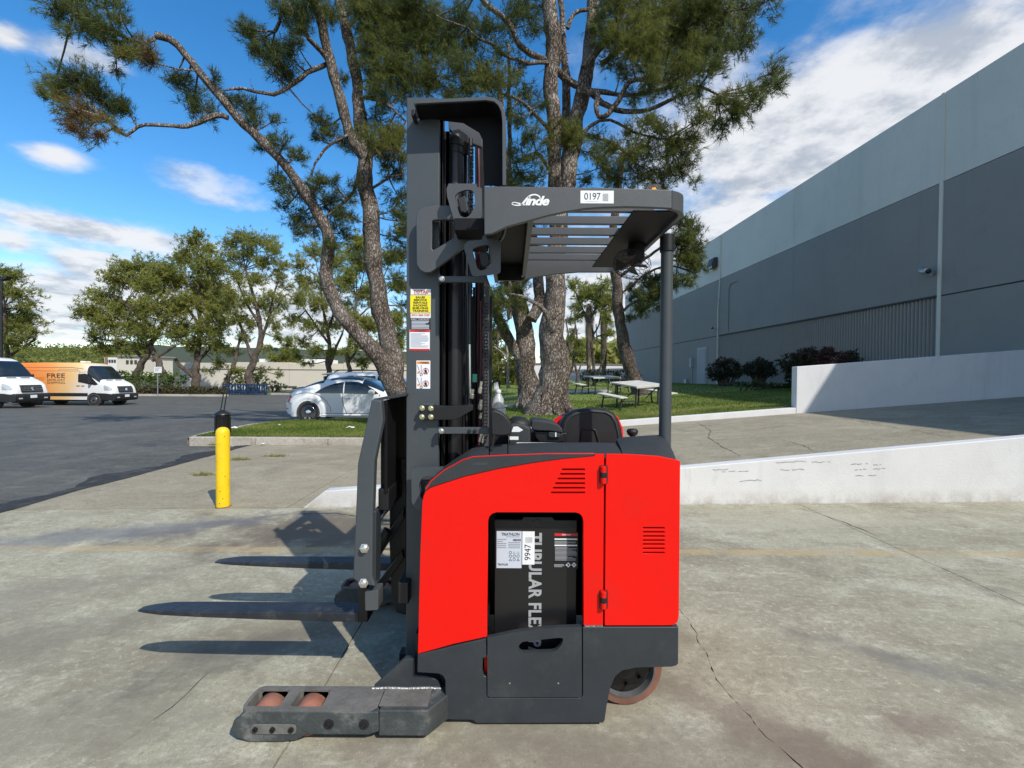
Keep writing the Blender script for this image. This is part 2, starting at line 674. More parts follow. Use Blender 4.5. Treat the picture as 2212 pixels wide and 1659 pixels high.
    bp = N(nt, 'ShaderNodeBump')
    bp.inputs['Strength'].default_value = .35
    bp.inputs['Distance'].default_value = .004
    nt.links.new(nz(fine * 1.3, 5, .7), bp.inputs['Height'])
    nt.links.new(bp.outputs[0], b.inputs['Normal'])
    MATS[name] = m
    return m


ST = (.19, .16, .115)
m_conc = ground_mat('concrete', (.46, .435, .325), (.325, .305, .22), (.61, .59, .475), ST, yellow=True, stains=[
    (-1.75, 4.5, 1.7, .70, .05, .9, (.14, .115, .085)), (-2.6, 2.6, .9, .3, .7, .6, (.17, .155, .12)), (-3.3, 3.0, 1.1, .35, .6, .5, (.2, .185, .15)), (-2.0, 1.9, .8, .3, .4, .5, (.2, .18, .14)), (2.9, 2.2, .9, .35, -.4, .45, (.19, .18, .15)), (.5, 1.75, 1.6, .25, 0, .6, (.17, .145, .11)), (-.9, 2.9, 1.6, .30, .5, .5, ST), (-1.45, 2.45, .7, .18, .6, .6, (.13, .12, .10)),
    (-3.6, 4.35, 1.9, .28, .38, .6, (.13, .145, .17)), (2.05, 2.45, .5, .14, -.5, .65, (.17, .16, .14)), (1.1, 1.95, .5, .16, -.6, .6, (.16, .12, .09)),
    (1.75, 1.95, .25, .12, 0, .5, (.18, .13, .11)), (.2, 2.1, 1.3, .35, 0, .45, (.22, .19, .15)), (.9, 2.6, .35, .5, .3, .4, ST),
    (3.0, 4.8, 2.6, .3, .1, .35, (.45, .42, .33)), (-1.6, 5.1, .5, .1, .2, -.0, ST)])
m_conc_up = ground_mat('concrete_driveway', (.39, .345, .25), (.30, .265, .19), (.48, .435, .33), (.19, .165, .115), streak=.6)
m_asph = ground_mat('asphalt', (.142, .14, .122), (.092, .092, .083), (.23, .22, .19), (.045, .047, .05), fine=38., streak=.7, rough=.8)
m_curb = ground_mat('curb_concrete', (.55, .52, .45), (.42, .38, .32), (.62, .6, .54), (.25, .21, .17), fine=30.)
m_seal = mat('joint_dirt', (.05, .045, .04), .95, var=.4, vscale=30)
m_lawn = mat('lawn_soil', (.12, .19, .03), .95, col2=(.22, .25, .07), vscale=1.3, bump=.6, bscale=40)
def wall_mat(name, col, var, streak, foot=None, foot_z=.08, sc=1.):
    """painted wall: patchy coats, runs below the top edge, splash dirt at the foot"""
    m = mat(name, col, .72, var=var, vscale=.9 * sc, bump=.14, bscale=45, dirt=tuple(c * .78 for c in col), dirt_amt=.35, dscale=2.4 * sc)
    nt = m.node_tree
    b = nt.nodes['Principled BSDF']
    last = b.inputs['Base Color'].links[0].from_socket
    geo = N(nt, 'ShaderNodeNewGeometry')
    def noise_(scale, stretch, lo_, hi_, amt):
        mp = N(nt, 'ShaderNodeMapping'); mp.inputs['Scale'].default_value = stretch
        nt.links.new(geo.outputs['Position'], mp.inputs['Vector'])
        n = N(nt, 'ShaderNodeTexNoise'); n.inputs['Scale'].default_value = scale; n.inputs['Detail'].default_value = 7; n.inputs['Roughness'].default_value = .7
        nt.links.new(mp.outputs[0], n.inputs['Vector'])
        r = N(nt, 'ShaderNodeMapRange', interpolation_type='SMOOTHSTEP')
        for k, v in zip(('From Min', 'From Max', 'To Min', 'To Max'), (lo_, hi_, 0, amt)): r.inputs[k].default_value = v
        nt.links.new(n.outputs['Fac'], r.inputs['Value'])
        return r.outputs[0]
    def mix_(f, c):
        nonlocal last
        x = N(nt, 'ShaderNodeMix', data_type='RGBA'); x.inputs['B'].default_value = (*c, 1)
        nt.links.new(f, x.inputs['Factor']); nt.links.new(last, x.inputs['A']); last = x.outputs['Result']
    mix_(noise_(2.2 * sc, (1, 1, .07), .52, .72, streak), tuple(c * .72 for c in col))
    mix_(noise_(9 * sc, (1, 1, .3), .58, .7, streak * .7), tuple(c * .6 for c in col))
    if foot:
        sx = N(nt, 'ShaderNodeSeparateXYZ'); nt.links.new(geo.outputs['Position'], sx.inputs[0])
        n = noise_(5, (1, 1, 1), .3, .7, 1.)
        h = mth(nt, 'SUBTRACT', 1.1, mth(nt, 'DIVIDE', sx.outputs[2], foot_z))
        mix_(mth(nt, 'MULTIPLY', mth(nt, 'MULTIPLY', h, n, None, True), .75, None, True), foot)
    nt.links.new(last, b.inputs['Base Color'])
    return m


m_white = wall_mat('white_wall_paint', (.64, .635, .625), .06, .34, (.34, .30, .24), .16)
m_whitecap = mat('white_coping_paint', (.82, .82, .82), .6, var=.04, vscale=5, bump=.1)


def za(Y):
    """height of the parking lot"""
    if Y < 9: return -.03
    if Y < 15.4: return -.03 - .07 * (Y - 9) / 6.4
    if Y < 30: return -.10 - .50 * (Y - 15.4) / 14.6
    return -.6


def zr(x):
    """height of the driveway ramp"""
    return max(0., .16 + .08 * x)


def facade_x(Y):
    return 12.45 - .028 * Y


def zl(x, Y):
    """height of the lawn"""
    front = .135 if x < -1.3 else max(.135, .16 + .08 * x + .12) * min(1, (x + 1.3) / 2) + .135 * max(0, 1 - (x + 1.3) / 2)
    t = min(1, max(0, (Y - 10.5) / 17.5))
    back = 1.02 if x > -1 else max(.135, 1.02 + (x + 1) * .3)
    h = front * (1 - t) + back * t
    if x > -1.3:      # the lawn dips behind the curb, then climbs to the buildings
        k = min(1, (x + 1.3) / 2.5)
        up = max(0, x - 3.2) * .10
        tab = ((10.6, front), (12.3, .44 + up), (14.6, .48 + up * .85), (20, .73 + up * .45), (28, 1.02), (60, 1.04))
        for (ya, za_), (yb, zb_) in zip(tab, tab[1:]):
            if Y <= yb:
                g = za_ + (zb_ - za_) * max(0, Y - ya) / (yb - ya)
                break
        h = h * (1 - k) + g * k
    if x < -1.3:
        h = min(h, .16 + .02 * max(0, Y - 14))
    return h + .025 * noise.noise(Vector((x * .6, Y * .6, 0)))


def grid(name, m, xs, ys, zf, kind='structure', parent=None, smooth=True):
    mb = MB()
    nx = len(xs)
    mb.v = [(x, y, zf(x, y)) for y in ys for x in xs]
    mb.f = [(j * nx + i, j * nx + i + 1, (j + 1) * nx + i + 1, (j + 1) * nx + i) for j in range(len(ys) - 1) for i in range(nx - 1)]
    o = mb.build(name, m, parent, smooth=smooth)
    if not parent:
        tag(o, kind=kind)
    return o


def lin(a, b, n):
    return [a + (b - a) * i / (n - 1) for i in range(n)]


m_earth = mat('dry_earth', (.13, .12, .075), .95, col2=(.06, .075, .03), vscale=.02)
grid('ground', m_earth, [-1800, -600, -200, 200, 600, 1800], [-300, -60, 80, 200, 600, 2200], lambda x, y: -1.0 if y < 300 else -1.0)
asph = grid('asphalt_lot', m_asph, lin(-110, 14, 63), [-14, -8, 0, 4, 9] + lin(10, 15.4, 6) + lin(16.5, 30, 10) + [36, 45, 58, 63], lambda x, y: za(y) - (.06 if x > -5.4 and y < 11 else 0))

# concrete apron: every slab a piece of its own, open joints between them
def jag(x, y0, y1, amp, seed, step=.04, axis='y'):
    rng = random.Random(seed)
    n = max(2, int(abs(y1 - y0) / step))
    out = []
    for i in range(n + 1):
        y = y0 + (y1 - y0) * i / n
        w = amp * (noise.noise(Vector((y * 1.1 + seed, seed, 0))) * 2.2 + noise.noise(Vector((y * 6 + seed, seed, 3))) * .6 + rng.uniform(-.12, .12))
        w += amp * .12 * noise.noise(Vector((y * 31 + seed, seed, 9)))
        out.append((x + w, y) if axis == 'y' else (y, x + w))
    return out


apron = MB().prism([(-5.45, -8), (12.3, -8), (12.3, 5.92), (-5.45, 5.02)], -.22, -.045, 'z').build('concrete_apron', m_seal)
tag(apron, kind='structure')
edges = [(-5.5, .02), (-.9, .006), (1.09, .055), (3.4, .004), (5.7, .004), (8.0, .004), (10.2, .004), (12.25, .0)]
GAP = .009
for i in range(len(edges) - 1):
    (xa, aa), (xb, ab) = edges[i], edges[i + 1]
    for (y0, y1) in ((-8, .4), (.4, 5.293)):
        L = jag(xa, y0 + GAP / 2, y1 - GAP / 2, aa, i + 1)
        R = jag(xb, y0 + GAP / 2, y1 - GAP / 2, ab, i + 2)
        ra, rb = random.Random(i * 7), random.Random(i * 7 + 1)
        if aa > .05: L = [(x + ra.uniform(-.004, .003) * 1.4, y) for x, y in L]
        if ab > .05: R = [(x + rb.uniform(-.003, .004) * 1.4, y) for x, y in R]
        g1 = GAP / 2 * (.55 if aa > .05 else .8)
        g2 = GAP / 2 * (.55 if ab > .05 else .8)
        pts = [(x + g1, y) for x, y in L] + [(x - g2, y) for x, y in reversed(R)]
        if y1 > 5:
            pts = [(x, y + .05 * x * max(0, y - .4) / 4.89) for x, y in pts]
        prism('concrete_slab', m_conc, pts, -.12, 0, apron, axis='z')
lower = MB().prism([(-5.45, 5.03), (-1.6, 5.225), (-1.6, 9.78), (-5.45, 9.78)], -.22, -.045, 'z').build('concrete_drive', m_seal)
tag(lower, kind='structure')
for (xa, xb) in ((-5.5, -2.52), (-2.51, -1.5)):
    L = jag(xa, 5.31, 9.76, .03 if xa < -5 else .004, 11)
    R = jag(xb, 5.31, 9.76, .004, 11)
    pts = [(x, y + .05 * x * max(0, 9.76 - y) / 4.45) for x, y in L + R[::-1]]
    prism('concrete_slab', m_conc_up, pts, -.12, 0, lower, axis='z')
# hairline cracks: thin open fissures filled with dirt
def crack(path, w, seed, zf=lambda x, y: 0, parent=None, m=m_seal):
    rng = random.Random(seed)
    pts = []
    for (x0, y0), (x1, y1) in zip(path, path[1:]):
        n = max(2, int(math.hypot(x1 - x0, y1 - y0) / .06))
        for i in range(n):
            t = i / n
            pts.append((x0 + (x1 - x0) * t + rng.uniform(-.016, .016), y0 + (y1 - y0) * t + rng.uniform(-.016, .016)))
    pts.append(path[-1])
    mb = MB()
    for i, (x, y) in enumerate(pts):
        a, b = pts[max(i - 1, 0)], pts[min(i + 1, len(pts) - 1)]
        d = Vector((b[0] - a[0], b[1] - a[1])).normalized()
        ww = w * rng.choice((.15, .6, .9, 1.3)) * (1 if 0 < i < len(pts) - 1 else .2)
        z = zf(x, y) + .004
        mb.v += [(x - d.y * ww, y + d.x * ww, z), (x + d.y * ww, y - d.x * ww, z)]
        if i:
            k = 2 * i
            mb.f.append((k - 2, k - 1, k + 1, k))
    return mb.build('crack', m, parent)


def gp(pts, z=0):
    return [tuple(Gd(a, b, z).xy) for a, b in pts]


crack(gp([(190, 1659), (330, 1560), (400, 1500), (470, 1440)]), .0018, 1, parent=apron)
crack(gp([(505, 1603), (560, 1540)]), .003, 2, parent=apron)
crack(gp([(1728, 1098), (1800, 1120), (1900, 1160)]), .004, 4, parent=apron)
crack(gp([(640, 1112), (720, 1108), (790, 1118), (850, 1128)]), .008, 5, parent=apron)
# asphalt edge: crumbled strip along the slab edge
gut = MB()
L = jag(-5.95, -8, 9.75, .2, 21, .12); R = jag(-5.48, -8, 9.75, .03, 11, .15)
R = [(R[min(len(R) - 1, int(i * len(R) / len(L)))][0], a[1]) for i, a in enumerate(L)]
for i, (a, b) in enumerate(zip(L, R)):
    gut.v += [(a[0], a[1], -.025), (b[0], b[1], .004)]
    if i:
        gut.f.append((2 * i - 2, 2 * i - 1, 2 * i + 1, 2 * i))
tag(gut.build('gutter', ground_mat('gutter_tar', (.045, .045, .045), (.03, .03, .032), (.20, .19, .165), (.02, .02, .02), fine=20.)), kind='structure')

# the driveway ramp up to the dock
ramp = MB()
xs = lin(-2.0, 12.2, 30)
for i, x in enumerate(xs):
    yw = 5.457 + .05 * x
    ramp.v += [(x, yw, zr(x)), (x, 10.49, zr(x)), (x, yw, -.3), (x, 10.49, -.3)]
    if i:
        k = 4 * i
        ramp.f += [(k - 4, k, k + 1, k - 3), (k - 4, k - 2, k + 2, k), (k - 3, k + 1, k + 3, k - 1)]
ramp = tag(ramp.build('driveway_ramp', m_conc_up), kind='structure')
rz = lambda x, y: zr(x)
def rp(pts):
    out = []
    for a, b in pts:
        x = 3.
        for _ in range(20):
            p = Gd(a, b, zr(x)); x = p.x
        out.append((p.x, p.y))
    return out
crack(rp([(1505, 912), (1535, 930), (1530, 945), (1560, 965), (1600, 985)]), .006, 31, rz, ramp)
crack(rp([(1690, 950), (1740, 965), (1760, 975)]), .005, 32, rz, ramp)
crack(rp([(1760, 892), (1900, 918), (2060, 945)]), .006, 33, rz, ramp)

# low retaining wall in front of the ramp
def wedge_wall(name, x0, x1, y0, y1, top, bot, m, label, cat, skew=0., slope=None):
    t = thing(name, label, cat, ((x0 + x1) / 2, (y0 + y1) / 2, bot((x0 + x1) / 2)))
    xs = lin(x0, x1, 24)
    pts = [(x, bot(x) - .05) for x in (x0, x1)] + [(x, top(x)) for x in reversed(xs)]
    if slope:
        pts = [(x0, bot(x0) - .05), (x1, bot(x1) - .05)] + [(x, top(x)) for x in reversed(xs) if x > x0 + slope] + [(x0 + slope, top(x0 + slope))]
    mb = MB().prism(pts, y0, y1)
    mb.v = [(x, y + skew * x, z) for x, y, z in mb.v]
    mb.build('wall', m, t, .012)
    return t
m_wallscuff = m_white
WS = .05
wtop = lambda x: .311 + .059 * x if x < 1.97 else .427 + .0846 * (x - 1.97)
w1 = wedge_wall('retaining_wall', -2.40, 12.25, 5.30, 5.455, wtop, lambda x: 0., m_white, 'long low white wall rising to the right in front of the ramp', 'wall', WS, .30)
# scrape marks left by trucks
m_scr = mat('scrape_marks', (.36, .36, .36), .9, var=.3, vscale=30)
sc = MB(); rng = random.Random(5)
for (px, py, L) in ((1560, 1020, 60), (1600, 1040, 50), (1680, 1000, 70), (1760, 1001, 50), (1690, 1017, 55), (1850, 1006, 40), (1858, 1018, 28), (1900, 1017, 30), (1860, 1032, 50), (1540, 1015, 35), (1900, 1008, 20)):
    x0, z0 = q(px, py, 5.42); x1 = X(px + L, 5.42)
    n = 8
    for i in range(n):
        a, b = x0 + (x1 - x0) * i / n, x0 + (x1 - x0) * (i + 1) / n
        if rng.random() < .8:
            zz = z0 + rng.uniform(-.006, .006) + (a - x0) * .04
            yw = 5.2985 + WS * b
            sc.box(a, b, yw - .004, yw - .001, zz, zz + rng.uniform(.003, .007))
sc.build('scrape_mark', m_scr, w1)['kind'] = 'stuff'
w2 = wedge_wall('retaining_wall', 6.46, 12.2, 10.50, 10.70, lambda x: zr(x) + 1.06, lambda x: zr(x) - .1, m_white, 'tall white wall between the ramp and the warehouse', 'wall')
c2 = wedge_wall('white_curb', -1.25, 6.455, 10.50, 10.66, lambda x: max(.15, zr(x) + .13), lambda x: zr(x) - .1, mat('white_curb_paint', (.66, .65, .64), .7, var=.05, vscale=4, bump=.2), 'low white painted curb between the ramp and the lawn', 'curb')
# grey curb of the lawn island, cast in sections
isl = thing('island_curb', 'worn grey concrete curb round the grass island', 'curb', (-4, 9.85, 0))
xx = -6.85
for k, xn in enumerate((-5.45, -3.9, -2.9, -1.8, -1.2)):
    MB().prism(rounded([(xx, -.12), (xn - .012, -.12), (xn - .012, .15), (xx, .15)], .02, 3), 9.80, 9.96).build('curb_section', m_curb, isl, .02)
    xx = xn
cb = MB()
path = [(-6.86, 9.88), (-7.02, 10.6), (-7.05, 12.6), (-6.95, 13.2), (-6.5, 13.75), (-5.6, 14.05), (-4.4, 14.25), (-2.0, 14.3)]
for i, (x, y) in enumerate(path):
    a, b = path[max(i - 1, 0)], path[min(i + 1, len(path) - 1)]
    d = Vector((b[0] - a[0], b[1] - a[1])).normalized() * .07
    z = .14 if i < 3 else .12
    if i == 0: z = .13
    for s in (-1, 1):
        cb.v += [(x + s * d.y, y - s * d.x, -.3), (x + s * d.y, y - s * d.x, z)]
    if i:
        k = 4 * i
        cb.f += [(k - 4, k, k + 1, k - 3), (k - 3, k + 1, k + 3, k - 1), (k - 1, k + 3, k + 2, k - 2)]
cb.build('curb_section', m_curb, isl)

# lawn
def left_x(Y):
    pts = [(9.95, -6.85), (10.6, -6.96), (12.6, -6.98), (13.2, -6.85), (13.7, -6.45), (14.0, -5.5), (14.2, -4.3), (14.25, -2.0), (60, -2.0)]
    for (a, xa), (b, xb) in zip(pts, pts[1:]):
        if Y <= b:
            return xa + (xb - xa) * max(0, (Y - a)) / (b - a)
    return -2.0
lw = MB()
def patch(ys, lf, rf, n):
    base = len(lw.v)
    for y in ys:
        for i in range(n):
            x = lf(y) + (rf(y) - lf(y)) * i / (n - 1)
            lw.v.append((x, y, zl(x, y)))
    for j in range(len(ys) - 1):
        for i in range(n - 1):
            a = base + j * n + i
            lw.f.append((a, a + 1, a + n + 1, a + n))
patch(lin(9.955, 14.25, 26), left_x, lambda y: -1.3, 34)
patch(lin(10.655, 14.25, 16), lambda y: -1.3, lambda y: facade_x(y) - .02, 70)
patch(lin(14.25, 46, 50), lambda y: -2.0, lambda y: facade_x(y) - .02, 60)
lawn = tag(lw.build('lawn', m_lawn, smooth=True), kind='structure')


def leaf_mesh(name, V, T, m, parent=None, F=None, kind=None):
    """V (n,3) vertices, T tint per vertex, consecutive triples are the leaves"""
    me = bpy.data.meshes.new(name)
    off = OFF.get(parent, Vector((0, 0, 0)))
    V = np.asarray(V, dtype=np.float32) - np.array(off, dtype=np.float32)
    n = len(V)
    nt_ = n // 3
    me.vertices.add(n)
    me.vertices.foreach_set('co', V.ravel())
    me.loops.add(n)
    me.loops.foreach_set('vertex_index', np.arange(n, dtype=np.int32))
    me.polygons.add(nt_)
    me.polygons.foreach_set('loop_start', np.arange(0, n, 3, dtype=np.int32))
    me.polygons.foreach_set('loop_total', np.full(nt_, 3, dtype=np.int32))
    a = me.attributes.new('tint', 'FLOAT', 'POINT')
    a.data.foreach_set('value', np.asarray(T, dtype=np.float32))
    me.update()
    me.validate()
    me.materials.append(m)
    o = bpy.data.objects.new(name, me)
    COL.objects.link(o)
    if parent:
        o.parent = parent
    OFF[o] = off
    if kind:
        o['kind'] = kind
    return o


RG = np.random.default_rng(11)
m_grass = attr_mat('grass_blades', [(0, (.09, .14, .025)), (.45, (.19, .25, .05)), (.75, (.31, .31, .09)), (1, (.42, .36, .19))], .7, trans=.45)


def grass():
    pos = []
    def scatter(n, x0, x1, y0, y1, dens_pow=1.):
        for _ in range(n):
            y = y0 + (y1 - y0) * random.random() ** dens_pow
            x = random.uniform(x0, x1)
            if y < 14.25 and x < left_x(y) + .03: continue
            if x > facade_x(y) - .1: continue
            if y < 10.68 and x > -1.3: continue
            if y >= 14.25 and x < -1.95: continue
            pos.append((x, y, zl(x, y)))
    scatter(42000, -6.95, -1.2, 9.97, 14.2, 1.3)
    scatter(52000, -1.3, 10, 10.68, 17, 1.5)
    scatter(26000, -2, 11.6, 16, 32, 1.4)
    # ragged fringe over the curbs
    for _ in range(3500):
        x = random.uniform(-6.8, -1.2); pos.append((x, 9.975 + random.uniform(0, .04), .13))
    P = np.array(pos)
    n = len(P)
    h = RG.uniform(.025, .06, n) * (1 + .012 * (P[:, 1] - 10).clip(0, 20))
    w = RG.uniform(.006, .011, n) * (1 + .04 * (P[:, 1] - 10).clip(0, 20))
    a = RG.uniform(0, 2 * np.pi, n)
    lean = RG.normal(0, .5, (n, 2)) * h[:, None]
    d = np.stack([np.cos(a), np.sin(a), np.zeros(n)], 1) * w[:, None]
    tip = P + np.concatenate([lean, h[:, None]], 1)
    V = np.stack([P - d, P + d, tip], 1).reshape(-1, 3)
    patch_ = np.array([noise.noise(Vector((p[0] * .7, p[1] * .7, 0))) * .5 + noise.noise(Vector((p[0] * 2.7, p[1] * 2.7, 5))) * .25 for p in pos])
    dry = np.exp(-(((P[:, 0] - 4.9) / 1.3) ** 2 + ((P[:, 1] - 12.3) / .55) ** 2)) * .45 + np.exp(-(((P[:, 0] + 3.2) / .9) ** 2 + ((P[:, 1] - 10.5) / .5) ** 2)) * .3
    T = np.repeat((.42 + patch_ * .8 + dry + RG.normal(0, .14, n)).clip(0, 1), 3)
    leaf_mesh('grass', V, T, m_grass, kind='stuff')


grass()
m_path = mat('path_concrete', (.45, .44, .39), .85, var=.12, vscale=4, bump=.2)
for (xa, xb, ya, yb) in ((-2.0, 1.2, 15.3, 15.9), (.5, 4.4, 20.3, 21.6)):
    z = zl((xa + xb) / 2, (ya + yb) / 2)
    mb = MB(); n = 12
    for i in range(n):
        a, b = xa + (xb - xa) * i / n, xa + (xb - xa) * (i + 1) / n - .012
        mb.add([(a, ya, zl(a, ya) - .1), (b, ya, zl(b, ya) - .1), (b, yb, zl(b, yb) - .1), (a, yb, zl(a, yb) - .1),
                (a, ya, zl(a, ya) + .04), (b, ya, zl(b, ya) + .04), (b, yb, zl(b, yb) + .04), (a, yb, zl(a, yb) + .04)],
               [(4, 5, 6, 7), (0, 1, 5, 4), (1, 2, 6, 5), (2, 3, 7, 6), (3, 0, 4, 7)])
    tag(mb.build('path', m_path), kind='structure')

# ---------------------------------------------------------------- warehouse
m_wl = wall_mat('pale_grey_wall_paint', (.70, .65, .57), .05, .28, sc=.5)
m_wd = wall_mat('grey_wall_paint', (.285, .262, .238), .06, .3, sc=.5)
m_wm = mat('corrugated_paint', (.30, .278, .255), .6, var=.04, vscale=2)
m_trim = mat('dark_wall_groove', (.05, .055, .06), .8)
m_door = mat('pale_door_paint', (.36, .365, .37), .5, var=.04)
m_gal = mat('galvanised_steel', (.42, .43, .44), .4, .7, var=.1)
m_blackp = mat('black_plastic', (.012, .012, .013), .42, var=.25, vscale=20)
WA = math.atan(.028)


def warehouse():
    """built along its own facade: u runs away from the camera, w is the depth behind the face"""
    t = thing('warehouse', 'long grey two-tone warehouse wall behind the white ramp', 'building', (12.45, 0, 0))
    Mx = Matrix.Translation((12.45, 0, 0)) @ Matrix.Rotation(WA, 4, 'Z')
    def bx(name, m, u0, u1, w0, w1, z0, z1, par=t):
        mb = MB().box(w0, w1, u0, u1, z0, z1)
        mb.v = [tuple(Mx @ Vector(p)) for p in mb.v]
        return mb.build(name, m, par)
    bx('core', m_wl, -9, 45.9, .2, 30, -.5, 9.3)
    gj = .006
    joints = [-9, -6.3, .2, 6.7, 13.2, 19.7, 26.2, 32.7, 39.2, 46]
    for a, b in zip(joints, joints[1:]):
        bx('upper_panel', m_wl, a + gj, b - gj, 0, .2, 7.02, 9.5)
        if a == 13.2 or a == 19.7:      # these bays carry the corrugated lower part
            bx('wall_panel', m_wd, a + gj, b - gj, 0, .2, 3.84, 7.0)
        else:
            bx('wall_panel', m_wd, a + gj, b - gj, 0, .2, 3.84, 7.0)
            bx('base_panel', m_wd, a + gj, b - gj, 0, .2, -.5, 3.8)
    bx('band_groove', m_trim, -9, 46, .03, .19, 3.8, 3.84)
    bx('end_wall', m_wd, 46.0, 46.02, 0, 30, -.5, 9.5)
    # corrugated sheet
    mb = MB(); u = 13.22
    while u < 26.1:
        for du, w in ((0, .10), (.035, .02), (.065, .02), (.10, .10)):
            mb.v += [tuple(Mx @ Vector((w, u + du, -.5))), tuple(Mx @ Vector((w, u + du, 3.8)))]
        u += .13
    for i in range(0, len(mb.v) - 2, 2):
        mb.f.append((i, i + 1, i + 3, i + 2))
    mb.build('corrugated_sheet', m_wm, t)['kind'] = 'stuff'
    bx('flashing', m_trim, 13.22, 26.15, -.02, .1, 3.80, 3.855)
    bx('corner_trim', m_wl, 13.1, 13.2, -.03, .0, -.5, 9.5)
    # door and its frame
    bx('door_frame', m_door, 27.75, 29.05, -.05, 0, .9, 3.28)
    d = bx('door', mat('door_leaf_paint', (.28, .30, .33), .5), 27.87, 28.93, -.075, -.05, .9, 3.17)
    mb = MB().cyl((-.14, 28.8, 2.05), (-.07, 28.8, 2.05), .035, 10); mb.v = [tuple(Mx @ Vector(p)) for p in mb.v]
    mb.build('door_knob', m_gal, d)
    bx('meter_box', m_door, 29.7, 30.0, -.16, 0, 2.1, 2.7)
    bx('meter_pipe', m_door, 29.82, 29.88, -.06, 0, 1.0, 2.1)
    bx('vent_box', m_gal, 30.5, 30.85, -.14, 0, 1.05, 1.3)
    # conduit
    def pipe(name, pts, r, m):
        mb = MB().tube([Mx @ Vector(p) for p in pts], r, 6)
        return mb.build(name, m, t)
    pipe('conduit', [(-.03, 26.4, 1.1), (-.03, 26.4, 5.2), (-.03, 26.2, 7.0), (-.03, 26.2, 9.4)], .035, m_wl)
    pipe('conduit', [(-.03, 25.2, 4.0), (-.03, 25.2, 6.2), (-.03, 25.0, 6.5), (-.03, 24.4, 6.5)], .02, m_wd)
    return t, Mx


WH, WM = warehouse()


def wall_camera(u, z, label, s=1.):
    t = thing('security_camera', label, 'camera', tuple(WM @ Vector((0, u, z))))
    def pt(w, du, dz): return WM @ Vector((w, u + du * s, z + dz * s))
    MB().lathe([(.05 * s, 0), (.05 * s, .05 * s)], pt(-.001, 0, 0), (-1, .028, 0), 12).build('mount', m_gal, t, smooth=True)
    MB().tube([pt(-.04, 0, 0), pt(-.2, 0, .02), pt(-.22, 0, .12)], .022 * s, 8).build('arm', m_gal, t, smooth=True)
    MB().lathe([(.03 * s, 0), (.085 * s, .02 * s), (.1 * s, .1 * s), (.075 * s, .28 * s), (.0, .3 * s)], pt(-.22, .12, .1), (-.35, -.8, -.25), 14).build('housing', m_gal, t, smooth=True)
    MB().lathe([(.06 * s, 0), (.065 * s, .04 * s), (.02 * s, .06 * s)], pt(-.30, -.13, .03), (-.35, -.8, -.25), 12).build('lens', m_blackp, t, smooth=True)
wall_camera(13.35, 4.5, 'security camera high on the wall above the corrugated sheet', 1.1)
wall_camera(26.6, 4.25, 'small security camera beside the thin conduit above the door', .8)


def flood(u, z, label):
    t = thing('wall_light', label, 'wall light', tuple(WM @ Vector((0, u, z))))
    mb = MB().prism([(0, z - .3), (-.28, z - .42), (-.36, z - .18), (-.2, z + .22), (0, z + .22)], u - .35, u + .35)
    mb.v = [tuple(WM @ Vector(p)) for p in mb.v]
    mb.build('housing', mat('bronze_metal', (.06, .055, .05), .5, .3), t, .02)
    mb = MB().box(-.33, -.29, u - .3, u + .3, z - .38, z - .2); mb.v = [tuple(WM @ Vector(p)) for p in mb.v]
    mb.build('lens', mat('lamp_glass', (.3, .3, .28), .2), t)
flood(26.9, 8.1, 'dark box-shaped light on the pale upper wall')
wb = thing('wall_box', 'small pale junction box on the warehouse wall behind the grey post', 'box', tuple(WM @ Vector((0, 35.2, 3.9))))
mb = MB().box(-.2, 0, 35, 35.4, 4.1, 4.5).box(-.1, 0, 35.15, 35.25, 3.85, 4.1); mb.v = [tuple(WM @ Vector(p)) for p in mb.v]
mb.build('housing', m_gal, wb)
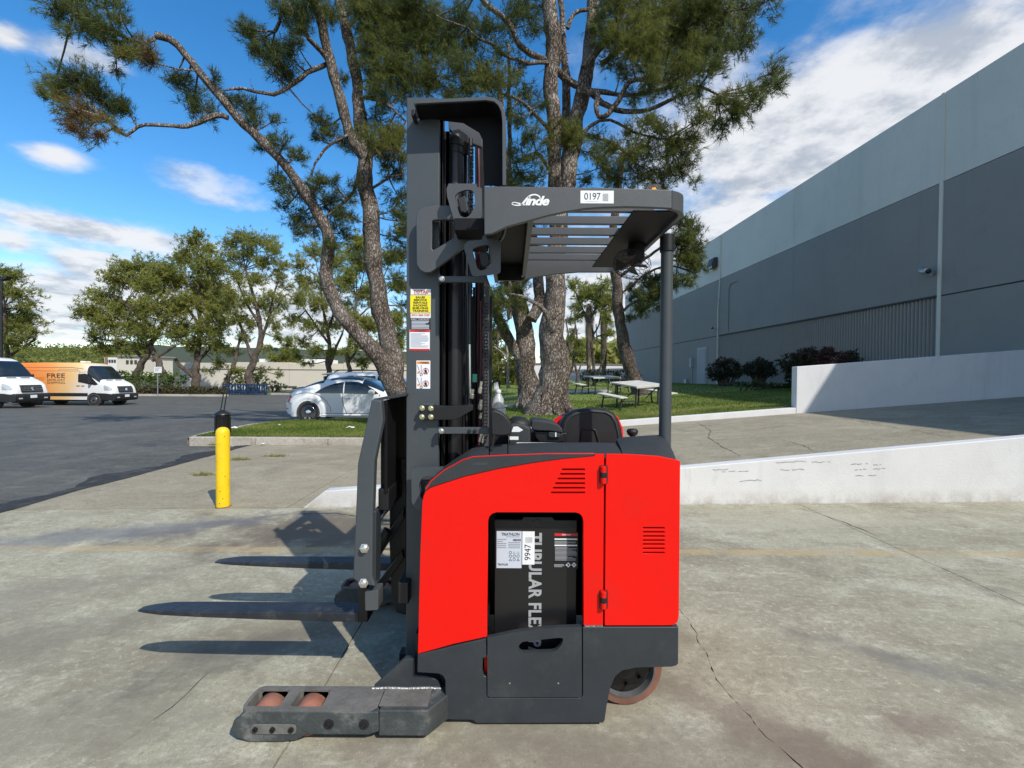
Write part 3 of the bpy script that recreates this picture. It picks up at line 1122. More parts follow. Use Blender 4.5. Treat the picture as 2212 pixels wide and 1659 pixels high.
# ---------------------------------------------------------------- trees
def bark_mat(name, c1, c2, c3, scale=14., depth=.03):
    m = bpy.data.materials.new(name)
    m.use_nodes = True
    nt = m.node_tree
    b = nt.nodes['Principled BSDF']
    b.inputs['Roughness'].default_value = .9
    b.inputs['Specular IOR Level'].default_value = .2
    geo = N(nt, 'ShaderNodeNewGeometry')
    mp = N(nt, 'ShaderNodeMapping')
    mp.inputs['Scale'].default_value = (1, 1, .38)
    nt.links.new(geo.outputs['Position'], mp.inputs['Vector'])
    vo = N(nt, 'ShaderNodeTexVoronoi', feature='DISTANCE_TO_EDGE')
    vo.inputs['Scale'].default_value = scale
    nz0 = N(nt, 'ShaderNodeTexNoise')
    nz0.inputs['Scale'].default_value = scale * .7
    nz0.inputs['Detail'].default_value = 4
    nt.links.new(mp.outputs[0], nz0.inputs['Vector'])
    ad = N(nt, 'ShaderNodeMix', data_type='RGBA', blend_type='ADD')
    ad.inputs['Factor'].default_value = .16
    nt.links.new(mp.outputs[0], ad.inputs['A'])
    nt.links.new(nz0.outputs['Color'], ad.inputs['B'])
    nt.links.new(ad.outputs['Result'], vo.inputs['Vector'])
    cr = N(nt, 'ShaderNodeValToRGB')
    e = cr.color_ramp.elements
    e[0].position, e[0].color = .0, (*c1, 1)
    e[1].position, e[1].color = .3, (*c2, 1)
    x = e.new(.08); x.color = (*[(a + d) / 2 for a, d in zip(c1, c2)], 1)
    nt.links.new(vo.outputs['Distance'], cr.inputs['Fac'])
    nz = N(nt, 'ShaderNodeTexNoise')
    nz.inputs['Scale'].default_value = 1.6
    nz.inputs['Detail'].default_value = 8
    nz.inputs['Roughness'].default_value = .7
    nt.links.new(geo.outputs['Position'], nz.inputs['Vector'])
    rp = N(nt, 'ShaderNodeMapRange', interpolation_type='SMOOTHSTEP')
    rp.inputs['From Min'].default_value = .42
    rp.inputs['From Max'].default_value = .66
    rp.inputs['To Max'].default_value = .75
    nt.links.new(nz.outputs['Fac'], rp.inputs['Value'])
    mx = N(nt, 'ShaderNodeMix', data_type='RGBA')
    mx.inputs['B'].default_value = (*c3, 1)
    nt.links.new(rp.outputs[0], mx.inputs['Factor'])
    nt.links.new(cr.outputs['Color'], mx.inputs['A'])
    m2 = N(nt, 'ShaderNodeMix', data_type='RGBA', blend_type='MULTIPLY')
    m2.inputs['Factor'].default_value = .8
    nt.links.new(mx.outputs['Result'], m2.inputs['A'])
    r2 = N(nt, 'ShaderNodeMapRange')
    r2.inputs['From Max'].default_value = .12
    r2.inputs['To Min'].default_value = .42
    nt.links.new(vo.outputs['Distance'], r2.inputs['Value'])
    nt.links.new(r2.outputs[0], m2.inputs['B'])
    nt.links.new(m2.outputs['Result'], b.inputs['Base Color'])
    bp = N(nt, 'ShaderNodeBump')
    bp.inputs['Strength'].default_value = 1.
    bp.inputs['Distance'].default_value = depth
    r3 = N(nt, 'ShaderNodeMapRange')
    r3.inputs['From Max'].default_value = .2
    nt.links.new(vo.outputs['Distance'], r3.inputs['Value'])
    nt.links.new(r3.outputs[0], bp.inputs['Height'])
    nt.links.new(bp.outputs[0], b.inputs['Normal'])
    MATS[name] = m
    return m


m_bark = bark_mat('pine_bark', (.06, .045, .036), (.24, .195, .165), (.37, .33, .29), 19., .03)
m_bark2 = bark_mat('old_pine_bark', (.07, .054, .045), (.24, .195, .16), (.44, .385, .33), 17., .04)
m_bark3 = bark_mat('grey_bark', (.08, .06, .05), (.17, .135, .11), (.26, .22, .19), 16., .03)
m_palebark = bark_mat('pale_bark', (.20, .17, .14), (.36, .32, .28), (.42, .38, .34), 10., .02)
m_needle = attr_mat('pine_needles', [(0, (.035, .055, .02)), (.3, (.088, .118, .034)), (.55, (.165, .185, .045)), (.78, (.24, .25, .06)), (.86, (.19, .15, .045)), (1, (.22, .125, .06))], .6, trans=.48)
m_leaf_bg = attr_mat('distant_foliage', [(0, (.11, .125, .038)), (.35, (.27, .295, .075)), (.7, (.36, .37, .105)), (1, (.42, .41, .15))], .75, trans=.55)


def needles(P, D, k, L, w, tint, spread=.75, rg=RG):
    """tufts of needles: positions P, directions D, k needles each"""
    n = len(P)
    P = np.repeat(P, k, 0)
    D = np.repeat(D, k, 0)
    d = D + rg.normal(0, spread, (n * k, 3))
    d /= np.linalg.norm(d, axis=1)[:, None] + 1e-9
    ln = L * rg.uniform(.65, 1.15, (n * k, 1))
    tip = P + d * ln
    tip[:, 2] -= (ln[:, 0] ** 2) * .25
    s = np.cross(d, rg.normal(0, 1, (n * k, 3)))
    s /= np.linalg.norm(s, axis=1)[:, None] + 1e-9
    s *= w * .5
    a = P + D * (rg.uniform(-.4, .5, (n * k, 1)) * L)
    V = np.stack([a - s, a + s, tip], 1).reshape(-1, 3)
    return V, np.repeat(np.repeat(tint, k), 3)


def limb_mesh(paths, seed=0, n=10, bump=.0):
    """paths: lists of (px, py, width_px, Y): swept tapering limbs"""
    mb = MB()
    nodes = []
    for pi, path in enumerate(paths):
        P = [U(a, b, y) for a, b, w, y in path]
        R = [w * y / 2000 for a, b, w, y in path]
        Q, RR = [], []
        for i in range(len(P) - 1):
            p0, p1, p2, p3 = P[max(i - 1, 0)], P[i], P[i + 1], P[min(i + 2, len(P) - 1)]
            m = max(2, int((p2 - p1).length / .2))
            for j in range(m):
                t = j / m
                c = .5 * (2 * p1 + (p2 - p0) * t + (2 * p0 - 5 * p1 + 4 * p2 - p3) * t * t + (3 * p1 - p0 - 3 * p2 + p3) * t ** 3)
                r = R[i] + (R[i + 1] - R[i]) * t
                jt = Vector((noise.noise(c * 1.3 + Vector((seed, 0, 0))), noise.noise(c * 1.3 + Vector((0, seed, 7))), 0)) * r * .5
                r *= 1 + .16 * noise.noise(c * 2.6 + Vector((seed, 3, 0)))
                if r < .08: jt += Vector((noise.noise(c * 4 + Vector((seed, 1, 0))), 0, noise.noise(c * 4 + Vector((1, seed, 7))))) * .035
                Q.append(c + jt); RR.append(r)
        Q.append(P[-1]); RR.append(R[-1])
        mb.tube(Q, RR, n, jit=.09, seed=seed + pi)
        nodes += list(zip(Q, RR))
    return mb, nodes


def tree(name, label, cat, base, trunk, branches, clusters, bark, leafm, group=None, seed=1, L=.17, w=.010, k=16, tufts=1.0, spread=.75, twig=.012, depth_k=1.0, flare=None, bend=0.4, rad=1.22, roots=None):
    """trunk / branches: limb paths; clusters: (px, py, r_px, Y, tint, dens)"""
    rg = np.random.default_rng(seed)
    rn = random.Random(seed)
    t = thing(name, label, cat, base, group)
    mb, nodes = limb_mesh(trunk, seed, 16)
    if roots:       # surface roots
        bx_, by_, bz_, rr_ = roots
        for q_ in range(9):
            a_ = 2 * math.pi * q_ / 9 + rn.uniform(-.25, .25); f_ = rn.uniform(1.3, 1.9)
            d_ = Vector((math.cos(a_), math.sin(a_), 0))
            c_ = Vector((bx_, by_, bz_))
            mb.tube([c_ + d_ * rr_ * .62 + Vector((0, 0, .55)), c_ + d_ * rr_ * .95 + Vector((0, 0, .16)), c_ + d_ * rr_ * 1.25 + Vector((0, 0, .06)), c_ + d_ * rr_ * f_ + Vector((rn.uniform(-.1, .1), 0, -.05))], [rr_ * .28, rr_ * .26, rr_ * .17, rr_ * .08], 8, jit=.12, seed=q_)
    if flare:
        for (px, py, L_, r, Y) in flare:      # surface roots
            p = U(px, py, Y)
            mb.tube([p + Vector((0, 0, .25)) - Vector((px and 0, 0, 0)), p], [r, r * .6], 8)
    mb.build('trunk', bark, t, smooth=True)
    allnodes = list(nodes)
    for bi, br in enumerate(branches):
        b, nd = limb_mesh([br], seed + 10 + bi, 8)
        b.build('branch', bark, t, smooth=True)
        allnodes += nd
    NP = np.array([tuple(p) for p, r in allnodes])
    clusters = [(a, b, r_ * rad, y_, t_, d_) for a, b, r_, y_, t_, d_ in clusters]
    tw = MB()
    for p_, r_ in allnodes[len(nodes) // 3:]:        # dead stubs and broken twigs
        if r_ < .14 and rn.random() < .16:
            d_ = Vector((rn.uniform(-1, 1), rn.uniform(-1, 1), rn.uniform(-.3, 1))).normalized()
            ln = rn.uniform(.08, .45)
            k_ = d_.cross(Vector((rn.uniform(-1, 1), rn.uniform(-1, 1), .2))).normalized() * ln * .25
            tw.tube([p_, p_ + d_ * (r_ + ln * .5), p_ + d_ * (r_ + ln) + k_], [max(.008, r_ * .22), .009, .004], 5)
    PS, DS, TS = [], [], []
    for (px, py, rp_, Y, tint, dens) in clusters:
        Y = Y + rn.uniform(-.5, .5) * depth_k
        c = np.array(tuple(U(px, py, Y)))
        r = rp_ * Y / 1000
        i = int(np.argmin(((NP - c) ** 2 * np.array([1, .35, 1])).sum(1)))
        a = Vector(NP[i]); cc = Vector(c)
        mid = (a + cc) / 2 + Vector((0, 0, -.12 * (cc - a).length * bend))
        tw.tube([a, mid, cc], [twig * 2.2, twig * 1.5, twig], 5, cap=False)
        ns = max(4, int(9 * dens))
        out = (cc - a); out = np.array(tuple(out.normalized())) if out.length > .05 else np.array([0, 0, 1.])
        subs = []
        for s in range(ns):
            d = rg.normal(0, 1, 3) + out * .5 + np.array([0, 0, .15])
            d /= np.linalg.norm(d)
            rr = r * rg.uniform(.35, 1.05)
            e = c + d * rr * np.array([1, depth_k, .85])
            tw.tube([cc, (cc + Vector(e)) / 2 + Vector((0, 0, -.08 * rr)), Vector(e)], [twig, twig * .7, twig * .45], 4, cap=False)
            subs.append((e, d))
        n = max(10, int(dens * tufts * 95 * r * r / (L * L) * .13) + 10)
        # tufts sit along the outer part of the twigs, in bunches: that leaves holes
        which = rg.integers(0, ns, n)
        tt = rg.uniform(.25, 1.08, n)[:, None]
        E = np.array([s[0] for s in subs])[which]
        Dd = np.array([s[1] for s in subs])[which]
        p = c + (E - c) * tt + rg.normal(0, .24 * r, (n, 3))
        d = Dd * .8 + out * .25 + np.array([0, 0, .25]) + rg.normal(0, .35, (n, 3))
        d /= np.linalg.norm(d, axis=1)[:, None]
        PS.append(p); DS.append(d)
        tn = np.array([rg.normal(0, .08) for _ in range(ns)])[which]
        TS.append((tint + tn + rg.normal(0, .10, n)).clip(0, 1))
    if tw.v:
        tw.build('twigs', bark, t)['kind'] = 'stuff'
    if PS:
        V, T = needles(np.concatenate(PS), np.concatenate(DS), k, L, w, np.concatenate(TS), spread, rg)
        leaf_mesh('crown', V, T, leafm, t)
    return t


# ---- leaning pine on the island
Y1 = 12.0
stemA = [(868, 925, 50, Y1), (856, 850, 42, Y1), (830, 790, 36, Y1), (790, 738, 32, Y1 - .1), (745, 690, 29, Y1 - .2), (716, 640, 27, Y1 - .2), (706, 592, 26, Y1 - .3), (711, 545, 25, Y1 - .3), (706, 500, 25, Y1 - .4),
         (676, 442, 24, Y1 - .5), (640, 390, 22, Y1 - .6), (600, 340, 20, Y1 - .7), (545, 285, 18, Y1 - .8), (492, 232, 17, Y1 - .9), (445, 172, 16, Y1 - 1.), (400, 118, 15, Y1 - 1.1), (365, 85, 14, Y1 - 1.2), (336, 76, 15, Y1 - 1.3)]
stemB = [(872, 920, 48, Y1 + .1), (862, 850, 46, Y1 + .1), (846, 780, 42, Y1 + .2), (829, 691, 39, Y1 + .3), (812, 600, 37, Y1 + .3), (804, 500, 34, Y1 + .3), (792, 400, 32, Y1 + .3), (787, 320, 30, Y1 + .4), (780, 230, 24, Y1 + .5), (762, 130, 22, Y1 + .6), (745, 50, 20, Y1 + .7), (728, -20, 18, Y1 + .8), (700, -120, 14, Y1 + .9), (690, -230, 8, Y1 + 1)]
stemB2 = [(790, 345, 26, Y1 + .3), (766, 310, 24, Y1 + .2), (741, 229, 22, Y1), (717, 146, 20, Y1 - .2), (698, 62, 19, Y1 - .3), (679, -10, 17, Y1 - .4), (650, -120, 12, Y1 - .6), (640, -200, 7, Y1 - .6)]
brA = [
    [(492, 255, 12, 11.1), (462, 250, 11, 11.), (430, 266, 10, 10.9), (405, 274, 10, 10.8), (375, 272, 9, 10.7), (330, 270, 8, 10.6), (298, 274, 7, 10.5), (270, 292, 6, 10.4), (245, 275, 4, 10.3), (215, 250, 3, 10.2)],
    [(336, 80, 8, 10.7), (310, 95, 6, 10.5), (270, 80, 5, 10.4), (220, 55, 4, 10.3), (160, 20, 3, 10.2)],
    [(706, 138, 11, 11.8), (675, 150, 10, 11.7), (650, 167, 10, 11.6), (622, 188, 9, 11.5), (592, 203, 9, 11.4), (560, 200, 8, 11.3), (542, 195, 7, 11.2), (510, 190, 6, 11.1), (480, 196, 3, 11)],
    [(714, 140, 13, 11.8), (695, 112, 11, 11.6), (667, 83, 10, 11.4), (650, 48, 9, 11.3), (630, 20, 8, 11.2), (615, -10, 7, 11.1)],
    [(592, 66, 8, 11.2), (605, 45, 6, 11.2), (607, 20, 5, 11.2)],
    [(775, 212, 8, 12.4), (800, 212, 8, 12.2), (830, 222, 7, 12.), (855, 240, 5, 11.9), (876, 262, 4, 11.8)],
    [(770, 110, 8, 12.6), (800, 108, 6, 12.5), (840, 118, 4, 12.4)],
    [(750, 292, 7, 12.), (715, 310, 6, 11.9), (690, 338, 6, 11.8), (676, 365, 4, 11.8), (672, 380, 3, 11.8)],
    [(775, 375, 8, 12.2), (762, 415, 7, 12.), (735, 445, 7, 11.8), (707, 465, 5, 11.6)],
    [(800, 410, 6, 12.3), (840, 385, 5, 12.2), (870, 375, 4, 12.2)],
    [(748, 60, 8, 12.7), (800, 20, 6, 12.6), (850, -20, 5, 12.6)],
    [(930, 180, 16, 13.3), (915, 110, 15, 13.2), (890, 50, 14, 13.1), (862, -10, 12, 13.)],
]
T_, O_, B_ = .45, .62, .97
cA = [(125, 15, 34, 10.2, .40, 1), (170, 40, 36, 10.2, .42, 1), (215, 62, 34, 10.3, .36, 1), (255, 88, 30, 10.4, .34, 1), (295, 100, 28, 10.5, .5, .8), (268, 122, 24, 10.4, .75, .7), (320, 112, 20, 10.6, .85, .7), (334, 136, 17, 10.7, B_, 1), (160, 0, 40, 10.2, .4, 1), (230, 20, 34, 10.3, .38, .8), (262, 40, 22, 10.4, .35, .6), (252, 150, 14, 10.4, .4, .5), (150, 70, 20, 10.2, .4, .5),
      (118, 180, 34, 10.2, .58, 1), (160, 172, 36, 10.2, .62, 1.1), (190, 195, 40, 10.2, .5, 1), (225, 215, 34, 10.2, .42, .9), (258, 240, 28, 10.3, .4, .7), (200, 246, 36, 10.2, .93, .9), (165, 240, 30, 10.2, .86, .7), (180, 282, 24, 10.2, B_, .8), (215, 290, 22, 10.2, B_, .8), (130, 215, 26, 10.2, .5, .7), (100, 205, 20, 10.2, .45, .5), (280, 245, 18, 10.3, .4, .5), (155, 268, 20, 10.2, .9, .6), (235, 262, 22, 10.3, .85, .6),
      (382, 158, 18, 11.2, .3, .8), (398, 182, 24, 11.2, .3, .9), (420, 208, 26, 11.2, .3, .9), (442, 236, 24, 11.2, .3, .9), (418, 244, 18, 11.2, .3, .6), (462, 168, 14, 11.2, .3, .6), (478, 205, 18, 11.2, .28, .7), (505, 215, 24, 11.3, .28, .8), (535, 238, 26, 11.4, .28, .8), (556, 272, 24, 11.4, .3, .7), (580, 300, 20, 11.5, .3, .7), (590, 262, 16, 11.5, .3, .5), (565, 320, 14, 11.5, .3, .4),
      (612, 315, 20, 11.5, .35, .7), (640, 338, 26, 11.5, .35, .8), (600, 385, 24, 11.4, .3, .8), (622, 415, 28, 11.4, .28, .9), (660, 405, 30, 11.5, .3, .9), (690, 395, 26, 11.6, .35, .8), (705, 438, 30, 11.6, .3, .9), (640, 468, 30, 11.5, .28, .9), (672, 490, 24, 11.5, .8, .8), (722, 470, 28, 11.7, .3, .8), (742, 425, 24, 11.8, .35, .7), (655, 505, 18, 11.5, .4, .6), (612, 450, 16, 11.4, .3, .6), (720, 390, 14, 11.6, .3, .5)]
cB = [(533, 62, 18, 11.3, .3, 1), (556, 85, 28, 11.3, .28, 1.1), (585, 105, 34, 11.3, .28, 1.2), (602, 140, 32, 11.3, .3, 1.2), (625, 120, 28, 11.3, .28, 1), (615, 165, 22, 11.4, .45, .9), (560, 118, 16, 11.3, .3, .8), (640, 95, 16, 11.3, .28, .7),
      (612, 15, 28, 11.3, .3, 1), (640, 30, 34, 11.3, .28, 1.1), (668, 15, 36, 11.4, .28, 1.1), (655, 70, 24, 11.5, .28, .9), (700, 20, 34, 11.8, .3, 1), (760, 15, 40, 12.6, .4, 1.1), (800, 30, 46, 12.7, .45, 1.2), (842, 18, 46, 12.7, .4, 1.2), (790, 75, 34, 12.7, .4, 1), (828, 62, 46, 12.6, .5, 1.2), (866, 60, 40, 12.6, .45, 1.2), (815, 112, 42, 12.6, .5, 1.2), (855, 105, 44, 12.6, .35, 1.2), (842, 150, 44, 12.5, .42, 1.2), (805, 165, 34, 12.4, .35, 1), (872, 155, 34, 12.4, .3, 1.), (825, 205, 38, 12.3, .4, 1), (866, 205, 34, 12.3, .35, 1.), (742, 170, 16, 12.3, .3, .5), (810, 250, 24, 12.2, .4, .7),
      (800, 300, 26, 11.8, .66, 1), (830, 290, 34, 11.8, .64, 1.1), (852, 320, 32, 11.8, .66, 1), (822, 322, 26, 11.7, .9, .9), (866, 285, 26, 11.9, .55, .9), (868, 340, 24, 11.9, .6, .8), (700, 275, 24, 12., .3, .8), (682, 252, 20, 12., .3, .8), (722, 292, 22, 12., .3, .7), (690, 300, 14, 12, .3, .6), (762, 322, 18, 12.2, .35, .7), (740, 305, 16, 12.2, .3, .6),
      (850, 372, 30, 12.3, .35, .9), (862, 425, 32, 12.4, .35, .9), (870, 478, 32, 12.4, .3, .9), (838, 350, 24, 12.3, .4, .8), (846, 455, 22, 12.4, .3, .7), (862, 545, 28, 12.5, .35, .8), (868, 600, 24, 12.5, .35, .7), (850, 510, 22, 12.5, .3, .7), (742, 505, 26, 11.8, .3, .8), (722, 530, 18, 11.8, .3, .6), (760, 470, 20, 12, .35, .7), (765, 400, 18, 12.1, .3, .6), (770, 560, 18, 12.1, .3, .5), (872, 660, 22, 12.6, .35, .6), (862, 720, 18, 12.6, .4, .5),
      (900, 30, 50, 13.2, .4, 1.1), (905, 100, 46, 13.2, .4, 1.1), (905, 170, 40, 13.2, .4, 1.)]
bp_ = U(866, 925, Y1)
tree('pine_tree', 'twin-stemmed pine with a long bare trunk leaning left behind the forklift mast', 'tree', (bp_.x, Y1, .14), [stemA, stemB, stemB2], brA, cA + cB, m_bark, m_needle, seed=3, L=.20, w=.0105, k=14, tufts=1.75, spread=.6)

# ---- tall multi-stemmed pine behind the truck
Y2 = 12.9
tr2 = [
    [(1188, 908, 118, Y2), (1188, 888, 98, Y2), (1190, 860, 80, Y2), (1191, 830, 72, Y2), (1190, 790, 66, Y2), (1190, 740, 62, Y2), (1192, 690, 58, Y2), (1198, 640, 52, Y2), (1201, 590, 48, Y2), (1204, 520, 46, Y2), (1205, 450, 43, Y2), (1200, 390, 38, Y2), (1197, 300, 36, Y2 - .1), (1192, 170, 36, Y2 - .2), (1193, 83, 38, Y2 - .3), (1189, -10, 36, Y2 - .4), (1180, -160, 26, Y2 - .5), (1175, -330, 10, Y2 - .6)],
    [(1204, 520, 34, Y2), (1216, 450, 38, Y2), (1228, 395, 40, Y2), (1237, 312, 40, Y2 + .1), (1248, 245, 38, Y2 + .2), (1260, 180, 36, Y2 + .2), (1272, 104, 34, Y2 + .3), (1281, -5, 31, Y2 + .4), (1290, -140, 22, Y2 + .4), (1300, -280, 9, Y2 + .5)],
    [(1215, 420, 24, Y2 + .3), (1222, 330, 24, Y2 + .5), (1223, 240, 22, Y2 + .6), (1222, 146, 20, Y2 + .7), (1214, 70, 16, Y2 + .8), (1212, -40, 12, Y2 + .9)]]
br2 = [
    [(1246, 185, 15, 13.), (1222, 170, 15, 12.8), (1181, 134, 14, 12.6), (1150, 116, 13, 12.4), (1123, 97, 12, 12.3), (1105, 62, 12, 12.2), (1080, 32, 11, 12.1), (1048, 8, 11, 12.), (1030, -20, 8, 11.9)],
    [(1262, 150, 20, 13.), (1285, 112, 18, 12.9), (1312, 80, 17, 12.8), (1336, 45, 16, 12.6), (1352, -10, 14, 12.5)],
    [(1248, 195, 14, 12.9), (1278, 200, 13, 12.7), (1300, 222, 12, 12.6), (1330, 238, 11, 12.5), (1381, 242, 9, 12.4), (1420, 230, 9, 12.3), (1452, 213, 8, 12.2), (1480, 197, 8, 12.1), (1508, 188, 7, 12.), (1550, 204, 5, 11.9)],
    [(1250, 195, 11, 12.9), (1290, 197, 10, 12.8), (1348, 205, 8, 12.7), (1400, 200, 7, 12.6), (1440, 190, 6, 12.5), (1475, 160, 6, 12.4), (1510, 152, 4, 12.3)],
    [(1270, 205, 10, 12.6), (1290, 200, 12, 12.4), (1287, 228, 10, 12.3), (1291, 250, 10, 12.3), (1312, 248, 11, 12.3), (1340, 215, 11, 12.3), (1358, 178, 10, 12.2), (1392, 172, 8, 12.1), (1430, 165, 5, 12.)],
    [(1255, 290, 9, 12.9), (1300, 300, 8, 12.8), (1340, 320, 6, 12.7), (1370, 350, 4, 12.6)],
    [(1240, 330, 8, 12.9), (1275, 270, 8, 12.8), (1320, 260, 6, 12.7), (1380, 290, 5, 12.6), (1440, 300, 3, 12.5)],
    [(1190, 370, 10, 12.8), (1160, 330, 9, 12.7), (1130, 345, 7, 12.6), (1105, 352, 5, 12.5)],
    [(1225, 60, 9, 13.3), (1240, 30, 8, 13.3), (1270, 20, 8, 13.2), (1320, 8, 6, 13.)],
    [(1185, 280, 9, 12.7), (1150, 240, 8, 12.6), (1120, 215, 7, 12.5), (1080, 200, 5, 12.4), (1030, 160, 4, 12.3)],
    [(1186, 135, 9, 12.5), (1140, 135, 8, 12.4), (1090, 120, 7, 12.3), (1062, 95, 7, 12.2), (1035, 85, 5, 12.1), (1010, 60, 3, 12)],
    [(1300, 140, 12, 12.9), (1360, 95, 9, 12.8), (1420, 70, 7, 12.6), (1500, 40, 6, 12.4), (1600, 20, 4, 12.2)],
    [(1100, 690, 10, 14), (1102, 560, 10, 14), (1101, 380, 10, 14), (1100, 200, 9, 14), (1098, 90, 6, 14)],
]
c2 = [(905, 10, 50, 12.6, .35, 1), (940, 40, 46, 12.5, .35, 1), (960, 95, 48, 12.4, .3, 1), (1000, 35, 44, 12.3, .32, .9), (1015, 100, 46, 12.2, .38, 1), (990, 150, 40, 12.2, .34, .9), (1035, 150, 34, 12.2, .3, .8), (1055, 70, 36, 12.1, .32, .8), (945, 165, 44, 12.3, .42, 1), (985, 195, 34, 12.3, .5, .9), (1050, 180, 38, 12.2, .55, 1), (1082, 182, 34, 12.3, .55, .9), (1020, 195, 30, 12.3, .42, .9),
      (1085, 120, 30, 12.3, .3, .7), (1120, 150, 26, 12.4, .3, .6), (1110, 30, 40, 12.4, .3, .8), (1145, 50, 36, 12.4, .3, .7), (1150, 15, 34, 12.4, .3, .7), (1130, 205, 32, 12.4, .3, .7), (1155, 235, 28, 12.5, .3, .7), (1120, 255, 26, 12.6, .3, .7), (1150, 290, 26, 12.6, .35, .7), (1125, 310, 22, 12.6, .3, .6), (1150, 345, 30, 12.6, .35, .8), (1122, 372, 30, 12.6, .35, .8), (1160, 385, 26, 12.7, .35, .8), (1105, 340, 18, 12.6, .3, .6), (1105, 235, 20, 12.6, .3, .6),
      (1330, 22, 46, 12.6, .5, 1.1), (1380, 12, 52, 12.6, .5, 1.2), (1440, 12, 54, 12.5, .48, 1.2), (1500, 10, 54, 12.4, .46, 1.2), (1558, 8, 50, 12.3, .38, 1.1), (1612, 8, 46, 12.2, .34, .9), (1660, 2, 36, 12.2, .34, .7), (1335, 78, 40, 12.7, .55, 1.1), (1382, 72, 50, 12.6, .52, 1.2), (1440, 72, 54, 12.5, .56, 1.3), (1500, 68, 52, 12.4, .5, 1.2), (1560, 58, 46, 12.3, .38, 1), (1608, 50, 38, 12.2, .32, .8), (1362, 122, 42, 12.5, .56, 1.1), (1412, 128, 50, 12.4, .54, 1.2), (1465, 126, 48, 12.3, .52, 1.2), (1515, 118, 42, 12.2, .48, 1), (1560, 108, 38, 12.2, .36, .8), (1598, 92, 30, 12.2, .3, .7),
      (1318, 130, 26, 12.7, .5, .8), (1400, 178, 36, 12.2, .5, .9), (1440, 172, 38, 12.2, .5, 1), (1485, 165, 36, 12.1, .46, .9), (1530, 158, 30, 12., .36, .7), (1555, 150, 24, 12, .34, .6), (1340, 160, 26, 12.5, .5, .7), (1370, 205, 24, 12.4, .45, .6), (1470, 205, 26, 12.1, .42, .7), (1510, 205, 26, 12., .4, .7), (1300, 60, 30, 12.9, .5, .8),
      (1660, 160, 28, 11.9, .45, .9), (1676, 185, 24, 11.9, .45, .8), (1640, 185, 24, 11.9, .4, .7), (1620, 205, 26, 11.9, .36, .7), (1590, 215, 28, 11.9, .42, .8), (1555, 225, 28, 11.9, .48, .8), (1580, 250, 28, 11.9, .5, .8), (1612, 240, 26, 11.9, .42, .7), (1545, 262, 24, 11.9, .46, .7), (1520, 245, 24, 12., .5, .7), (1500, 270, 24, 12.1, .46, .7), (1560, 282, 18, 11.9, .42, .5), (1640, 228, 16, 11.9, .4, .5),
      (1392, 265, 28, 12.5, .5, .8), (1425, 285, 32, 12.4, .52, .9), (1455, 308, 34, 12.4, .54, 1), (1478, 330, 30, 12.3, .48, .8), (1440, 340, 34, 12.4, .5, 1), (1400, 322, 36, 12.5, .52, 1), (1358, 335, 34, 12.6, .52, 1), (1322, 322, 30, 12.7, .52, .9), (1378, 375, 36, 12.5, .5, 1), (1425, 380, 34, 12.4, .46, .9), (1470, 372, 28, 12.3, .44, .8), (1335, 382, 34, 12.6, .52, 1), (1298, 362, 28, 12.7, .52, .9), (1496, 350, 18, 12.2, .4, .5), (1272, 330, 22, 12.8, .45, .7), (1290, 295, 22, 12.8, .45, .7), (1350, 290, 22, 12.6, .45, .6), (1262, 390, 22, 12.8, .5, .8), (1485, 300, 18, 12.3, .42, .5), (1505, 300, 16, 12.2, .4, .4), (1500, 395, 14, 12.2, .4, .4),
      (1205, 282, 24, 12.3, .62, 1), (1235, 295, 24, 12.4, .62, 1), (1218, 315, 22, 12.3, .6, .9), (1250, 305, 16, 12.5, .55, .7), (1190, 300, 16, 12.3, .58, .7),
      (1070, 660, 30, 13.8, .45, .9), (1095, 650, 32, 13.8, .42, .9), (1118, 625, 26, 13.6, .45, .8), (1080, 625, 24, 13.8, .45, .8), (1128, 662, 20, 13.6, .4, .7), (1075, 700, 22, 13.8, .4, .6), (1098, 590, 22, 13.8, .35, .7)]
tr2 = [[(a, b, w_ * (.84 if b < 760 else .94), y_) for a, b, w_, y_ in p] for p in tr2]
bp_ = U(1188, 892, Y2)
tree('pine_tree', 'thick-trunked tall pine with several stems directly behind the overhead guard', 'tree', (bp_.x, Y2, .48), tr2, br2, c2, m_bark2, m_needle, seed=4, roots=(bp_.x, Y2, .44, .52), L=.20, w=.0105, k=14, tufts=1.75, spread=.6)
# roots of the big pine
Y2a = 15.0
tr3 = [[(1146, 885, 74, Y2a), (1146, 866, 58, Y2a), (1144, 830, 46, Y2a), (1139, 780, 42, Y2a), (1133, 730, 40, Y2a), (1125, 690, 37, Y2a), (1110, 620, 34, Y2a), (1098, 540, 30, Y2a), (1090, 440, 26, Y2a), (1085, 330, 20, Y2a), (1080, 200, 12, Y2a)],
       [(1128, 782, 26, Y2a), (1108, 752, 24, Y2a - .1), (1090, 715, 22, Y2a - .2), (1074, 680, 20, Y2a - .3), (1050, 620, 17, Y2a - .4), (1030, 540, 13, Y2a - .5)]]
br3 = [[(1150, 690, 26, Y2a - .6), (1166, 640, 24, Y2a - .4), (1160, 590, 22, Y2a - .2), (1150, 500, 18, Y2a), (1140, 400, 12, Y2a)],
       [(1196, 714, 14, 12.6), (1176, 672, 11, 12.4), (1150, 652, 9, 12.2), (1125, 640, 7, 12.1), (1100, 634, 5, 12.)]]
c3 = [(1085, 520, 36, 14.8, .35, .8), (1060, 560, 30, 14.6, .35, .8), (1110, 470, 34, 14.8, .35, .8), (1140, 440, 30, 14.9, .35, .8), (1070, 450, 34, 14.8, .3, .8), (1100, 400, 30, 14.9, .35, .7), (1130, 590, 24, 14.6, .4, .7), (1160, 560, 26, 14.8, .4, .7), (1175, 470, 24, 14.9, .35, .7)]
bp_ = U(1146, 868, Y2a)
